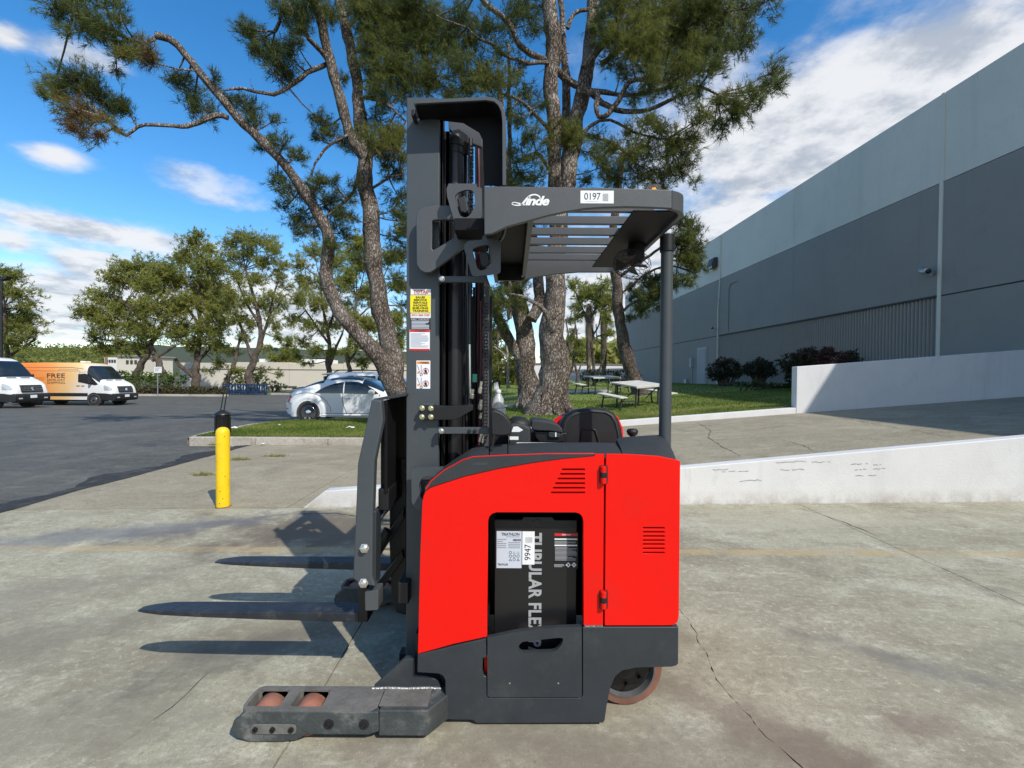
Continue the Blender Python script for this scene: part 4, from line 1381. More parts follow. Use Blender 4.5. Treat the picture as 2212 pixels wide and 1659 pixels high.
tree('pine_tree', 'forked dark pine trunk just left of the thickest trunk', 'tree', (bp_.x, Y2a, .6), tr3, br3, c3, m_bark2, m_needle, seed=5, roots=(bp_.x, Y2a, .5, .38), L=.2, w=.013, k=15, tufts=1.6, spread=.65)

# ---- slim leaning pine by the picnic tables
Y3 = 18.6
tr4 = [[(1392, 868, 46, Y3), (1381, 850, 34, Y3), (1369, 815, 29, Y3), (1356, 773, 26, Y3), (1344, 735, 25, Y3), (1338, 700, 24, Y3), (1337, 670, 23, Y3), (1332, 622, 21, Y3), (1328, 590, 20, Y3), (1325, 520, 18, Y3), (1330, 440, 15, Y3), (1345, 330, 10, Y3)]]
br4 = [[(1338, 680, 7, Y3), (1365, 655, 6, Y3 - .4), (1400, 640, 5, Y3 - .8), (1440, 640, 3, Y3 - 1)], [(1336, 600, 8, Y3), (1390, 560, 7, Y3 - .5), (1440, 530, 6, Y3 - 1), (1490, 520, 4, Y3 - 1.4)],
       [(1334, 640, 5, Y3), (1400, 590, 5, Y3 - .6), (1450, 575, 4, Y3 - 1), (1500, 590, 3, Y3 - 1.4)]]
c4 = [(1465, 478, 20, 17.4, .36, .8), (1490, 490, 22, 17.3, .35, .8), (1510, 500, 14, 17.2, .36, .5), (1478, 520, 26, 17.3, .36, 1), (1500, 540, 24, 17.2, .36, .9), (1470, 560, 26, 17.3, .4, 1), (1496, 578, 24, 17.2, .38, .9), (1520, 575, 12, 17.1, .36, .4), (1460, 600, 22, 17.4, .38, .8), (1486, 606, 16, 17.3, .36, .6), (1452, 520, 20, 17.5, .4, .8),
      (1380, 640, 20, 18., .38, .7), (1402, 652, 24, 17.9, .38, .8), (1425, 640, 24, 17.8, .38, .8), (1410, 622, 20, 17.8, .4, .7), (1385, 668, 16, 17.9, .36, .6), (1440, 660, 14, 17.8, .36, .5), (1395, 600, 16, 17.9, .4, .5), (1365, 620, 14, 18.2, .4, .5), (1415, 600, 18, 17.8, .38, .6), (1360, 690, 12, 18.2, .38, .4)]
bp_ = U(1388, 858, Y3)
tree('pine_tree', 'slim pine trunk leaning left behind the nearer picnic table', 'tree', (bp_.x, Y3, .85), tr4, br4, c4, m_bark3, m_needle, seed=6, L=.24, w=.018, k=14, tufts=2.0, spread=.65)
# dark bark tree in the far middle, hanging foliage
def far_tree(label, Y, zb, trunk, branches, clusters, seed, bark=None, leafm=None, group=None, L=.42, w=.07, k=9, tufts=1., name='broad_pine', twig=.03):
    b = U(trunk[0][0][0], trunk[0][0][1], Y)
    tr = [[(a, c, w_ * .78, Y) for a, c, w_ in p] for p in trunk]
    br = [[(a, c, w_, Y) for a, c, w_ in p] for p in branches]
    cl = [(a, c, r, Y, t_, d) for a, c, r, t_, d in clusters]
    return tree(name, label, 'tree', (b.x, Y, zb), tr, br, cl, bark or m_bark3, leafm or m_leaf_bg, group, seed, L, w, k, tufts, 1.1, twig, 1.5, rad=1.2)


GB = 'trees beyond the parking lot'
far_tree('wide bushy pine with two trunks behind the street sign, leftmost of the row', 48, -.5,
         [[(283, 850, 20), (296, 812, 18), (312, 775, 16), (335, 730, 13), (360, 690, 9)], [(372, 850, 22), (352, 808, 18), (338, 775, 14), (325, 740, 10)]],
         [[(312, 775, 8), (270, 742, 6), (230, 735, 4)], [(340, 720, 8), (290, 670, 6), (240, 640, 4)], [(360, 690, 7), (380, 640, 5)], [(330, 780, 6), (380, 745, 5)]],
         [(178, 672, 14, .5, .8), (196, 665, 18, .5, .9), (222, 640, 26, .55, 1), (215, 690, 26, .5, 1), (252, 610, 30, .55, 1), (262, 655, 32, .6, 1.1), (240, 705, 28, .5, 1), (205, 730, 22, .4, .9), (225, 750, 20, .35, .8), (285, 585, 26, .5, 1), (300, 620, 32, .6, 1.1), (300, 670, 32, .62, 1.1), (280, 715, 30, .45, 1), (320, 580, 26, .5, 1), (340, 620, 32, .58, 1.1), (345, 670, 32, .6, 1.1), (330, 715, 28, .4, 1), (262, 745, 22, .35, .8), (365, 590, 28, .5, 1), (300, 750, 20, .35, .7), (370, 720, 26, .4, .9), (385, 660, 30, .55, 1), (270, 575, 14, .45, .7)], 21, group=GB, L=.45, w=.075, tufts=1.35)
far_tree('tall dense pine in the middle of the row beyond the parking lot', 50, -.5,
         [[(424, 848, 24), (422, 815, 20), (425, 780, 16), (430, 730, 12), (430, 640, 8), (425, 560, 4)]],
         [[(422, 815, 12), (395, 795, 9), (378, 775, 6)], [(428, 780, 8), (455, 750, 6), (475, 735, 4)], [(430, 700, 7), (400, 660, 5)], [(430, 680, 6), (470, 640, 4)]],
         [(430, 512, 16, .5, .9), (415, 530, 22, .52, 1), (445, 535, 20, .5, 1), (405, 560, 26, .5, 1), (440, 570, 28, .5, 1.1), (470, 580, 22, .48, 1), (390, 600, 28, .52, 1), (425, 610, 32, .55, 1.1), (460, 620, 30, .55, 1.1), (410, 655, 32, .58, 1.1), (450, 665, 32, .6, 1.1), (480, 660, 26, .5, 1), (400, 705, 28, .45, 1), (440, 715, 30, .42, 1), (475, 710, 26, .4, .9), (415, 745, 22, .35, .9), (455, 750, 24, .33, .9), (385, 560, 16, .5, .8), (480, 745, 18, .35, .7), (370, 610, 18, .5, .8), (470, 785, 14, .35, .7), (450, 800, 12, .4, .5)], 22, group=GB, L=.42, w=.07, tufts=1.35)
far_tree('airy pine with pale branches, right of the tall dense one', 47, -.5,
         [[(545, 846, 24), (538, 815, 20), (548, 780, 17), (562, 735, 14), (560, 690, 11), (548, 640, 8), (530, 580, 5)]],
         [[(562, 740, 8), (580, 690, 6), (590, 640, 4)], [(548, 780, 8), (525, 720, 6), (505, 660, 5), (490, 620, 3)], [(560, 700, 6), (530, 650, 5), (510, 600, 3)], [(487, 830, 10), (502, 795, 9), (512, 760, 6), (520, 720, 4)]],
         [(498, 530, 18, .5, .8), (520, 515, 20, .5, .8), (545, 520, 22, .5, .8), (570, 525, 20, .5, .8), (595, 545, 22, .48, .8), (612, 575, 18, .45, .7), (500, 560, 22, .5, .8), (535, 555, 24, .5, .8), (570, 570, 24, .5, .8), (600, 600, 22, .45, .7), (515, 600, 22, .5, .8), (550, 610, 24, .5, .8), (585, 640, 22, .45, .7), (500, 640, 22, .5, .8), (530, 650, 24, .5, .8), (565, 660, 22, .5, .7), (600, 660, 18, .42, .6), (510, 690, 22, .42, .8), (545, 700, 20, .4, .7), (590, 700, 20, .4, .7), (520, 730, 18, .35, .7), (600, 730, 14, .4, .6), (500, 760, 16, .35, .7), (575, 755, 14, .35, .5), (620, 620, 12, .42, .5), (505, 800, 14, .4, .6), (570, 800, 14, .35, .4), (600, 810, 12, .35, .3)], 23, group=GB, L=.38, w=.055, tufts=1.6)
far_tree('loose pine behind the leaning trunks, above the parked cars', 44, -.4,
         [[(718, 850, 18), (712, 815, 15), (708, 780, 13), (712, 740, 10), (700, 680, 7), (690, 600, 4)]],
         [[(712, 790, 8), (722, 760, 6), (740, 720, 4)], [(708, 740, 6), (680, 700, 4), (660, 670, 3)], [(706, 720, 6), (730, 650, 4)]],
         [(650, 570, 22, .5, .8), (680, 550, 24, .5, .9), (720, 570, 26, .48, .9), (750, 545, 24, .46, .9), (660, 610, 26, .55, .9), (700, 610, 28, .55, .9), (740, 610, 28, .5, .9), (650, 650, 24, .5, .8), (690, 655, 26, .5, .9), (730, 660, 26, .5, .9), (640, 690, 18, .45, .7), (670, 700, 22, .42, .8), (710, 705, 24, .4, .8), (745, 700, 22, .45, .8), (655, 740, 18, .38, .8), (690, 755, 18, .35, .8), (720, 760, 16, .38, .7), (640, 765, 14, .35, .6), (665, 785, 12, .35, .5)], 24, group=GB, L=.38, w=.055, tufts=1.6)
far_tree('yellow-green pine right behind the dark upright stem left of the mast', 40, -.3,
         [[(760, 850, 15), (757, 815, 13), (752, 780, 11), (758, 720, 9), (770, 650, 6)], [(845, 840, 14), (838, 800, 12), (825, 740, 8)]],
         [[(754, 780, 6), (790, 730, 4)], [(760, 700, 5), (800, 660, 3)]],
         [(770, 530, 24, .5, .9), (790, 575, 26, .5, .9), (760, 600, 24, .55, .9), (790, 640, 26, .6, 1), (760, 680, 24, .6, .9), (790, 700, 26, .55, 1), (845, 560, 22, .45, .9), (852, 620, 24, .45, .9), (850, 690, 24, .45, .9), (855, 740, 22, .4, .9), (780, 745, 22, .5, .9), (810, 760, 20, .42, .9), (850, 780, 18, .38, .8), (780, 785, 14, .4, .7), (745, 760, 14, .45, .6), (866, 500, 20, .4, .8)], 25, group=GB, L=.42, w=.07, tufts=2.2)
far_tree('blurry dark tree at the left edge behind the black lamp post', 40, -.5,
         [[(22, 850, 14), (20, 800, 12), (15, 740, 9), (10, 660, 6)]], [[(18, 770, 6), (50, 750, 4), (75, 735, 3)]],
         [(5, 590, 22, .3, .9), (30, 600, 20, .3, .9), (10, 630, 26, .35, 1), (40, 640, 24, .35, 1), (5, 670, 26, .35, 1), (45, 680, 26, .35, 1), (20, 705, 28, .3, 1), (62, 708, 24, .32, .9), (80, 718, 14, .35, .7), (15, 740, 24, .28, .9), (50, 735, 20, .3, .8), (60, 660, 14, .35, .7), (-25, 640, 30, .3, 1), (-25, 700, 30, .3, 1), (25, 780, 14, .3, .6)], 26, group=GB, L=.42, w=.06, tufts=1.3)
far_tree('small pointed conifer over the long pale wall', 75, .5, [[(622, 830, 6), (622, 790, 5), (622, 735, 2)]], [],
         [(622, 733, 6, .3, 1), (622, 745, 9, .3, 1), (616, 757, 10, .3, 1), (628, 760, 11, .3, 1), (614, 772, 13, .3, 1), (632, 776, 13, .3, 1), (608, 784, 12, .3, .8), (598, 778, 10, .35, .8), (590, 770, 9, .35, .7), (600, 792, 9, .35, .6)], 27, group=GB, L=.7, w=.12, tufts=2.2, name='conifer')
# dark conifer and pale trunk seen between mast and pines
far_tree('dark bushy conifer beside the mast, behind the water bottle', 27, .6,
         [[(1072, 845, 10), (1073, 790, 8), (1076, 700, 5)]], [],
         [(1072, 730, 18, .22, 1), (1095, 760, 18, .22, 1), (1070, 775, 24, .2, 1.1), (1098, 790, 20, .2, 1), (1072, 810, 24, .2, 1.1), (1100, 815, 18, .2, 1), (1118, 820, 12, .25, .7), (1060, 740, 16, .25, .8), (1082, 835, 14, .2, .8)], 28, L=.4, w=.06, tufts=2.6, name='conifer')
far_tree('pale smooth trunk standing left of the forked pine', 24, .75,
         [[(1104, 845, 12), (1098, 838, 10), (1097, 800, 8), (1096, 770, 7), (1092, 740, 5), (1080, 700, 3)]], [[(1096, 775, 5), (1085, 762, 4), (1066, 748, 3)]],
         [(1082, 700, 14, .4, .6), (1070, 715, 12, .45, .5)], 29, bark=m_palebark, L=.3, w=.04, name='bare_tree')
# thin dark trees before the far white wall
far_tree('thin crooked bare tree, left of the pair before the white wall', 32, .8,
         [[(1222, 836, 9), (1226, 815, 8), (1235, 800, 7), (1238, 780, 7), (1231, 755, 6), (1228, 725, 5), (1222, 690, 3)]], [[(1234, 795, 4), (1226, 782, 3)], [(1231, 755, 4), (1240, 720, 3), (1243, 690, 2)]],
         [(1228, 690, 14, .25, .6), (1240, 720, 12, .25, .6), (1225, 745, 10, .25, .5), (1240, 660, 14, .3, .6)], 30, L=.3, w=.045, name='bare_tree', tufts=1.4)
far_tree('thin crooked bare tree, right of the pair before the white wall', 31, .85,
         [[(1243, 836, 9), (1248, 812, 8), (1242, 790, 6), (1238, 765, 5), (1246, 730, 4), (1242, 695, 3)]], [[(1246, 806, 4), (1232, 798, 3)], [(1248, 806, 4), (1254, 790, 3)]],
         [(1248, 745, 12, .25, .8), (1250, 765, 10, .25, .7), (1240, 730, 8, .25, .5)], 31, L=.3, w=.045, name='bare_tree', tufts=1.4)
far_tree('dark forked tree behind the bushes, right of the palm', 27, .95,
         [[(1284, 815, 9), (1282, 780, 8), (1278, 750, 7), (1282, 720, 6), (1276, 690, 5), (1290, 660, 4)], [(1288, 815, 7), (1300, 785, 6), (1306, 762, 5), (1303, 745, 4), (1290, 735, 3), (1288, 700, 2)]],
         [[(1280, 725, 4), (1294, 700, 3), (1300, 665, 3)], [(1276, 700, 4), (1255, 660, 3)]],
         [(1262, 640, 24, .4, .8), (1290, 640, 26, .42, .8), (1250, 680, 16, .4, .6), (1310, 680, 18, .42, .7), (1312, 720, 14, .42, .6), (1300, 620, 22, .4, .7), (1320, 650, 18, .42, .6), (1240, 620, 20, .4, .6)], 32, L=.35, w=.05, name='bare_tree', tufts=1.6)


# ---- palms with dead skirts
def palm(label, px, Y, top, base_py, sk0, sk1, wsk, seed):
    rn = random.Random(seed); rg = np.random.default_rng(seed)
    b = U(px, base_py, Y)
    t = thing('palm_tree', label, 'tree', tuple(b), 'palms before the far white wall')
    zt = Z(top, Y)
    mb = MB(); n = 26
    mb.tube([(b.x, Y, b.z - .2 + (zt - b.z + .2) * i / n) for i in range(n + 1)], [.17 * (1 + (.13 if i % 2 else -.08)) for i in range(n + 1)], 10)
    mb.build('trunk', bark_mat('palm_bark', (.10, .07, .05), (.24, .19, .14), (.3, .25, .2), 8.) if 'palm_bark' not in MATS else MATS['palm_bark'], t, smooth=True)
    P, T = [], []
    z0, z1 = Z(sk1, Y), Z(sk0, Y)
    for _ in range(900):
        z = rn.uniform(z0 + .5, z1); f = (z - z0) / (z1 - z0)
        a = rn.uniform(0, 6.28); r0 = .15; r1 = wsk * Y / 2000 * (.45 + .6 * f) * rn.uniform(.6, 1.1)
        L = rn.uniform(.6, 1.2); w = .045
        c, s = math.cos(a), math.sin(a)
        P += [(b.x + c * r0 - s * w, Y + s * r0 + c * w, z + .2), (b.x + c * r0 + s * w, Y + s * r0 - c * w, z + .2), (b.x + c * r1, Y + s * r1, z - L)]
        v = rn.uniform(.1, .9); T += [v] * 3
    if 'dead_fronds' not in MATS:
        attr_mat('dead_fronds', [(0, (.13, .10, .07)), (1, (.30, .25, .18))], .8)
        attr_mat('palm_fronds', [(0, (.03, .05, .015)), (1, (.10, .13, .04))], .6)
    leaf_mesh('skirt', P, T, MATS['dead_fronds'], t)
    P, T = [], []
    for _ in range(46):
        a = rn.uniform(0, 6.28); e = rn.uniform(-.5, 1.2); Lf = rn.uniform(1.0, 1.6)
        d = Vector((math.cos(a) * math.cos(e), math.sin(a) * math.cos(e), math.sin(e)))
        c = Vector((b.x, Y, zt)) + d * Lf * .6
        for _ in range(16):
            dd = (d + Vector((rn.uniform(-.8, .8), rn.uniform(-.8, .8), rn.uniform(-.8, .4)))).normalized() * Lf * .55
            s = dd.cross(Vector((rn.uniform(-1, 1), rn.uniform(-1, 1), 1))).normalized() * .03
            P += [tuple(c - s), tuple(c + s), tuple(c + dd)]
            v = rn.random(); T += [v] * 3
    leaf_mesh('crown', P, T, MATS['palm_fronds'], t)
palm('palm with a long dead skirt, left of the two behind the bushes', 1272, 36, 655, 812, 662, 768, 26, 41)
palm('palm with a dead skirt, right of the two near the slim pine', 1304, 38, 665, 816, 675, 790, 22, 42)


# ---- shrubs and hedge
def shrub(name, label, cat, blobs, Y, zb, leafm, seed, L=.12, w=.06, n=1500, stems=6, group=None, tint=.4, top=None, base=None):
    rg = np.random.default_rng(seed); rn = random.Random(seed)
    c0 = U(base[0] if base else blobs[0][0], 820, Y)
    t = thing(name, label, cat, (c0.x, Y, zb), group)
    st = MB(); V, T = [], []
    P, D, TT = [], [], []
    for (px, py, rx, ry, tn) in blobs:
        c = U(px, py, Y); a, b = rx * Y / 1000, ry * Y / 1000
        m = int(n * a * b)
        u = rg.normal(0, 1, (m, 3)); u /= np.linalg.norm(u, axis=1)[:, None]
        r = rg.uniform(.45, 1.0, (m, 1)) ** .6
        lump = np.array([1 + .28 * noise.noise(Vector(tuple(v * 2.2)) + Vector((seed, px, 0))) for v in u])[:, None]
        P.append(np.array(tuple(c)) + u * r * lump * np.array([a, a * .8, b])); D.append(u)
        TT.append((tn + rg.normal(0, .13, m)).clip(0, 1))
        for _ in range(stems):
            v = Vector((rn.uniform(-1, 1) * a * .8, rn.uniform(-.5, .5) * a, rn.uniform(-.2, .9) * b))
            st.tube([(c0.x + rn.uniform(-.15, .15) + (c.x - c0.x) * .35, Y, zb - .05), (c + v * .4), c + v], [.035, .022, .01], 5)
    st.build('stems', m_bark3, t)
    V, T = needles(np.concatenate(P), np.concatenate(D), 2, L, w, np.concatenate(TT), .8, rg)
    leaf_mesh('foliage', V, T, leafm, t)
    return t


m_photinia = attr_mat('red_tipped_leaves', [(0, (.012, .022, .012)), (.4, (.035, .045, .022)), (.62, (.06, .05, .028)), (.8, (.13, .03, .03)), (1, (.22, .045, .045))], .45, trans=.2)
m_hedge = attr_mat('hedge_leaves', [(0, (.03, .035, .012)), (.5, (.085, .075, .03)), (.8, (.12, .11, .04)), (1, (.45, .40, .34))], .7, trans=.2)
m_ivy = attr_mat('bright_shrub_leaves', [(0, (.02, .04, .01)), (.5, (.07, .12, .02)), (1, (.15, .22, .05))], .6)
shrub('shrub', 'wide dark shrub with reddish sprigs nearest the warehouse door', 'shrub', [(1552, 800, 25, 18, .35), (1575, 795, 30, 20, .38), (1560, 782, 16, 9, .72), (1545, 812, 16, 10, .3), (1590, 805, 14, 12, .3)], 22.0, 1.0, m_photinia, 51, n=1700, base=(1568, 820))
shrub('shrub', 'rounded dark shrub on a bare stem, middle one along the warehouse', 'shrub', [(1640, 795, 32, 18, .34), (1655, 802, 22, 14, .32), (1622, 800, 20, 13, .34), (1640, 781, 10, 8, .6)], 19.6, 1.0, m_photinia, 52, n=1900, base=(1642, 825))
shrub('shrub', 'big shrub with red leaves rising behind the end of the white wall', 'shrub', [(1715, 785, 30, 24, .4), (1745, 775, 32, 22, .62), (1795, 778, 36, 22, .72), (1835, 782, 22, 15, .5), (1725, 815, 26, 26, .3), (1740, 800, 40, 24, .35), (1840, 768, 12, 12, .55), (1752, 762, 14, 12, .5), (1790, 760, 12, 10, .6)], 15.6, .98, m_photinia, 53, n=2000, base=(1755, 830))
shrub('ground_cover', 'low leafy growth along the foot of the warehouse shrubs', 'plants', [(1600 + 18 * i, 829 + i * .8, 12, 4, .3) for i in range(8)], 17.5, .98, m_ivy, 54, n=2600, stems=1)['kind'] = 'stuff'
shrub('shrub', 'dark clipped shrub behind the farther picnic table, left half', 'shrub', [(1268, 812, 16, 12, .18), (1290, 812, 18, 13, .18)], 25.5, .85, m_photinia, 55, n=1500, base=(1275, 825))
shrub('shrub', 'dark clipped shrub behind the nearer picnic table and leaning trunk', 'shrub', [(1318, 812, 20, 13, .18), (1345, 812, 22, 14, .2), (1370, 815, 14, 12, .2)], 25.0, .9, m_photinia, 56, n=1500, base=(1335, 825))
shrub('hedge', 'low clipped hedge behind the parking lot curb', 'hedge', [(292 + i * 14, 845, 13, 10.5, .42) for i in range(14)], 44, -.6, m_hedge, 57, L=.2, w=.13, n=420, stems=1, base=(380, 850))
shrub('shrub', 'bright green bushes behind the hedge and sign', 'shrub', [(258, 815, 26, 14, .5), (300, 820, 30, 16, .55), (345, 818, 28, 16, .5), (225, 810, 22, 14, .55), (385, 820, 20, 14, .4)], 46, -.6, m_ivy, 58, L=.35, w=.2, n=120, stems=3)
shrub('shrub', 'round bush between the two right-hand trunks before the pale wall', 'shrub', [(535, 815, 28, 16, .35), (505, 822, 20, 12, .35), (560, 820, 18, 12, .3)], 49, -.5, m_leaf_bg, 59, L=.35, w=.2, n=120)
shrub('shrub', 'small dark bush at the foot of the pale wall, right of the blue frames', 'shrub', [(588, 832, 18, 9, .15), (605, 835, 14, 7, .2)], 50, -.5, m_leaf_bg, 60, L=.3, w=.18, n=160)
# ---------------------------------------------------------------- background buildings and hills
m_cream = mat('cream_wall_paint', (.62, .58, .50), .8, var=.04, vscale=.3)
m_creamd = mat('wall_reveal', (.25, .24, .22), .8)
m_bright = mat('white_building_paint', (.72, .71, .68), .8, var=.04, vscale=.3)
m_glassd = mat('dark_window_glass', (.02, .025, .03), .08, spec=.6)


def px_box(name, m, x0, y0, x1, y1, Y, depth, parent):
    a, b = U(x0, y1, Y), U(x1, y0, Y)
    return box(name, m, a.x, b.x, Y, Y + depth, a.z, b.z, parent)


t = thing('warehouse', 'long low cream wall of a warehouse beyond the parking lot trees', 'building', (-30, 62, -.7))
ax, bx_ = X(390, 62), X(1010, 62)
x = ax; k = 0
while x < bx_:
    xn = min(x + 7.3, bx_)
    box('wall_panel', m_cream, x + .015, xn - .015, 62, 90, -.9, 2.05, t)
    box('parapet_panel', m_cream, x + .015, xn - .015, 61.9, 90, 2.13, 2.95 + .12 * (k % 2), t)
    x = xn; k += 1
box('groove', m_creamd, ax, bx_, 62.08, 90, 2.04, 2.14, t)
px_box('roof_hump', m_bright, 560, 776, 700, 786, 75, 6, t)
box('door', mat('service_door', (.09, .09, .09), .5), X(575, 61.8), X(640, 61.8), 61.85, 62, -.2, -.1, t)
t = thing('warehouse', 'far white warehouse seen between the pines, with a roller door', 'building', (2, 52, .4))
x0, x1 = X(1040, 52), X(1352, 52)
box('wall', m_bright, x0, x1, 52, 75, .2, 2.75, t)
box('roof_cap', m_creamd, x0 - .1, x1 + .1, 51.9, 75.1, 2.76, 2.86, t)
px_box('roller_door', mat('roller_door_paint', (.55, .56, .55), .5, var=.05), 1226, 811, 1256, 832, 51.9, .1, t)
t = thing('building', 'small pale building with dark windows behind the orange van', 'building', (X(250, 85), 85, -1))
px_box('wall', m_bright, 226, 772, 252, 808, 85, 8, t)
for i in range(4):
    px_box('window', m_glassd, 229 + 5.6 * i, 777, 232.5 + 5.6 * i, 783, 84.9, .1, t)
t = thing('building', 'small tan building with a flat roof left of the sign', 'building', (X(265, 80), 80, -1))
px_box('wall', m_cream, 254, 770, 300, 812, 80, 8, t)
px_box('roof', m_creamd, 253, 767, 301, 770, 79.7, 8.6, t)
for i in range(3):
    px_box('window', m_glassd, 272 + 9 * i, 778, 277 + 9 * i, 786, 79.9, .1, t)
t = thing('utility_pole', 'brown wooden pole behind the roof of the orange van', 'pole', tuple(U(230, 812, 70)))
MB().tube([U(230, 815, 70), U(229.5, 764, 70)], [.2, .15], 8).build('pole', mat('weathered_wood', (.22, .13, .08), .9, var=.2), t, smooth=True)
MB().tube([U(224, 769, 70), U(236, 769, 70)], .07, 6).build('cross_arm', MATS['weathered_wood'], t)
t = thing('lamp_post', 'dark lamp post at the left edge of the lot', 'lamp post', tuple(U(2, 835, 38)))
MB().tube([U(3, 850, 38), U(3, 604, 38)], [.11, .08], 10).build('pole', mat('dark_post_paint', (.012, .013, .018), .4), t, smooth=True)
MB().prism([q(0, 606, 38), q(16, 602, 38), q(18, 597, 38), q(0, 599, 38)], 37.9, 38.3).build('lamp_head', MATS['dark_post_paint'], t)
MB().prism([q(-16, 610, 38), q(2, 602, 38), q(2, 597, 38), q(-16, 603, 38)], 37.9, 38.3).build('lamp_head', MATS['dark_post_paint'], t)

# hills
m_hill = ground_mat('hill_scrub', (.085, .095, .045), (.05, .065, .032), (.15, .135, .08), (.03, .045, .02), fine=.35, streak=0)
hl = MB(); nx, ny = 150, 14
for j in range(ny):
    for i in range(nx):
        x = -1700 + 2600 * i / (nx - 1); y = 330 + 60 * j
        f = j / (ny - 1)
        h = 48 * math.sin(math.pi * min(1, f * .62 + .0)) * (1 + .3 * noise.noise(Vector((x * .0025, y * .004, 0)))) * (1 if x < -150 else .55) - 3
        h += 5 * noise.noise(Vector((x * .02, y * .03, 2)))
        hl.v.append((x, y, h if j else -4))
hl.f = [(j * nx + i, j * nx + i + 1, (j + 1) * nx + i + 1, (j + 1) * nx + i) for j in range(ny - 1) for i in range(nx - 1)]
tag(hl.build('hills', m_hill, smooth=True), kind='structure')
# far-off woods on the hillside and behind the buildings
V, T, P, D = [], [], [], []
rg = np.random.default_rng(77); TT = []
for _ in range(900):
    px, py = rg.uniform(-60, 320), rg.uniform(757, 800)
    Y = 120 + (800 - py) * 7 + rg.uniform(-20, 20)
    c = np.array(tuple(U(px, py, Y))); r = rg.uniform(3, 7) * Y / 260
    m = 22; u = rg.normal(0, 1, (m, 3)); u /= np.linalg.norm(u, axis=1)[:, None]
    P.append(c + u * r * np.array([1.2, 1, .7])); D.append(u); TT.append(np.full(m, rg.uniform(.0, .6)))
for _ in range(260):
    px, py = rg.uniform(1195, 1350), rg.uniform(755, 800)
    Y = 80 + rg.uniform(0, 40)
    c = np.array(tuple(U(px, py, Y))); r = rg.uniform(1, 2.2)
    m = 22; u = rg.normal(0, 1, (m, 3)); u /= np.linalg.norm(u, axis=1)[:, None]
    P.append(c + u * r); D.append(u); TT.append(np.full(m, rg.uniform(.2, .95)))
P = np.concatenate(P)
sz = np.clip(P[:, 1] / 260, .3, 3)
V1, T1 = needles(P, np.concatenate(D), 3, 1.7, 1.0, np.concatenate(TT), .9, rg)
leaf_mesh('woods', V1, T1, m_leaf_bg, kind='stuff')

# curb under the hedge and the sign
tag(box('far_curb', m_curb, X(285, 43), X(494, 43), 42.6, 43.0, -.8, -.42), 'pale curb strip in front of the clipped hedge', 'curb')
tag(box('far_curb', m_curb, X(590, 47), X(655, 47), 46.6, 47.0, -.8, -.42), 'short pale curb at the foot of the pale wall', 'curb')
tag(box('verge', m_lawn, X(570, 47), X(720, 47), 47.02, 61.5, -.8, -.45), kind='structure')
sg = thing('street_sign', 'small white sign on a grey post before the hedge', 'sign', tuple(U(341, 856, 42.3)))
MB().tube([U(341, 858, 42.3), U(340.5, 795, 42.3)], .04, 8).build('post', m_gal, sg, smooth=True)
px_box('sign_plate', mat('sign_white', (.75, .76, .77), .4), 333, 792.5, 349, 805.5, 42.2, .03, sg)
lines('lettering', mat('sign_print', (.35, .36, .38), .5), sg, 335, 794.5, 347, 803, 3, 42.2, 3, .45, .004)
# stack of blue frames
m_blue = mat('blue_rack_paint', (.012, .04, .095), .5, var=.3, vscale=3)
rn = random.Random(4)
for i, (xa, xb) in enumerate(((482, 508), (508, 532), (532, 556), (556, 576))):
    Y = 46 + .15 * i
    fr = thing('rack_frame', ('blue steel lattice frame, leftmost of the stack, beside the black post', 'blue steel lattice frame, second from the left in the stack', 'blue steel lattice frame, third from the left in the stack', 'blue steel lattice frame, rightmost of the stack, nearest the white car')[i], 'rack frame', tuple(U((xa + xb) / 2, 850, Y)), 'blue rack frames stacked at the lot edge')
    mb = MB()
    for a in range(5):
        x = X(xa + (xb - xa) * a / 4, Y)
        mb.box(x - .05, x + .05, Y - .05, Y + .05, -.6, Z(832, Y))
    mb.build('uprights', m_blue, fr)['kind'] = 'stuff'
    for py in (831, 848):
        px_box('rail', m_blue, xa, py - 1.4, xb, py + 1.4, Y - .08, .16, fr)
    for a in range(7):
        u0 = xa + (xb - xa) * a / 7; s = rn.choice((-1, 1)) * (xb - xa) * .3
        MB().tube([U(u0, 847, Y - .1), U(max(xa, min(xb, u0 + s)), 833, Y - .1)], .035, 5).build('brace', m_blue, fr)

# ---------------------------------------------------------------- vehicles
m_tyre = mat('tyre_rubber', (.016, .016, .016), .85, var=.2, vscale=15, bump=.2)
m_rim = mat('alloy_rim', (.62, .63, .64), .22, .95)
m_carw = mat('white_car_paint', (.78, .80, .80), .2, var=.01, coat=.6)
m_vanw = mat('white_van_paint', (.78, .79, .80), .3, var=.02, coat=.3, dirt=(.5, .48, .44), dirt_amt=.12)
m_glass = mat('tinted_glass', (.012, .018, .022), .04, spec=.9)
m_trimb = mat('black_trim', (.018, .019, .021), .55, var=.2, vscale=10)
m_headl = mat('headlight_glass', (.55, .57, .6), .1, .3, spec=.8)
m_taill = mat('red_lamp', (.35, .015, .03), .15, spec=.8)
m_chrome = mat('chrome', (.8, .8, .8), .08, 1.)
m_seam = mat('panel_gap', (.05, .055, .06), .7)


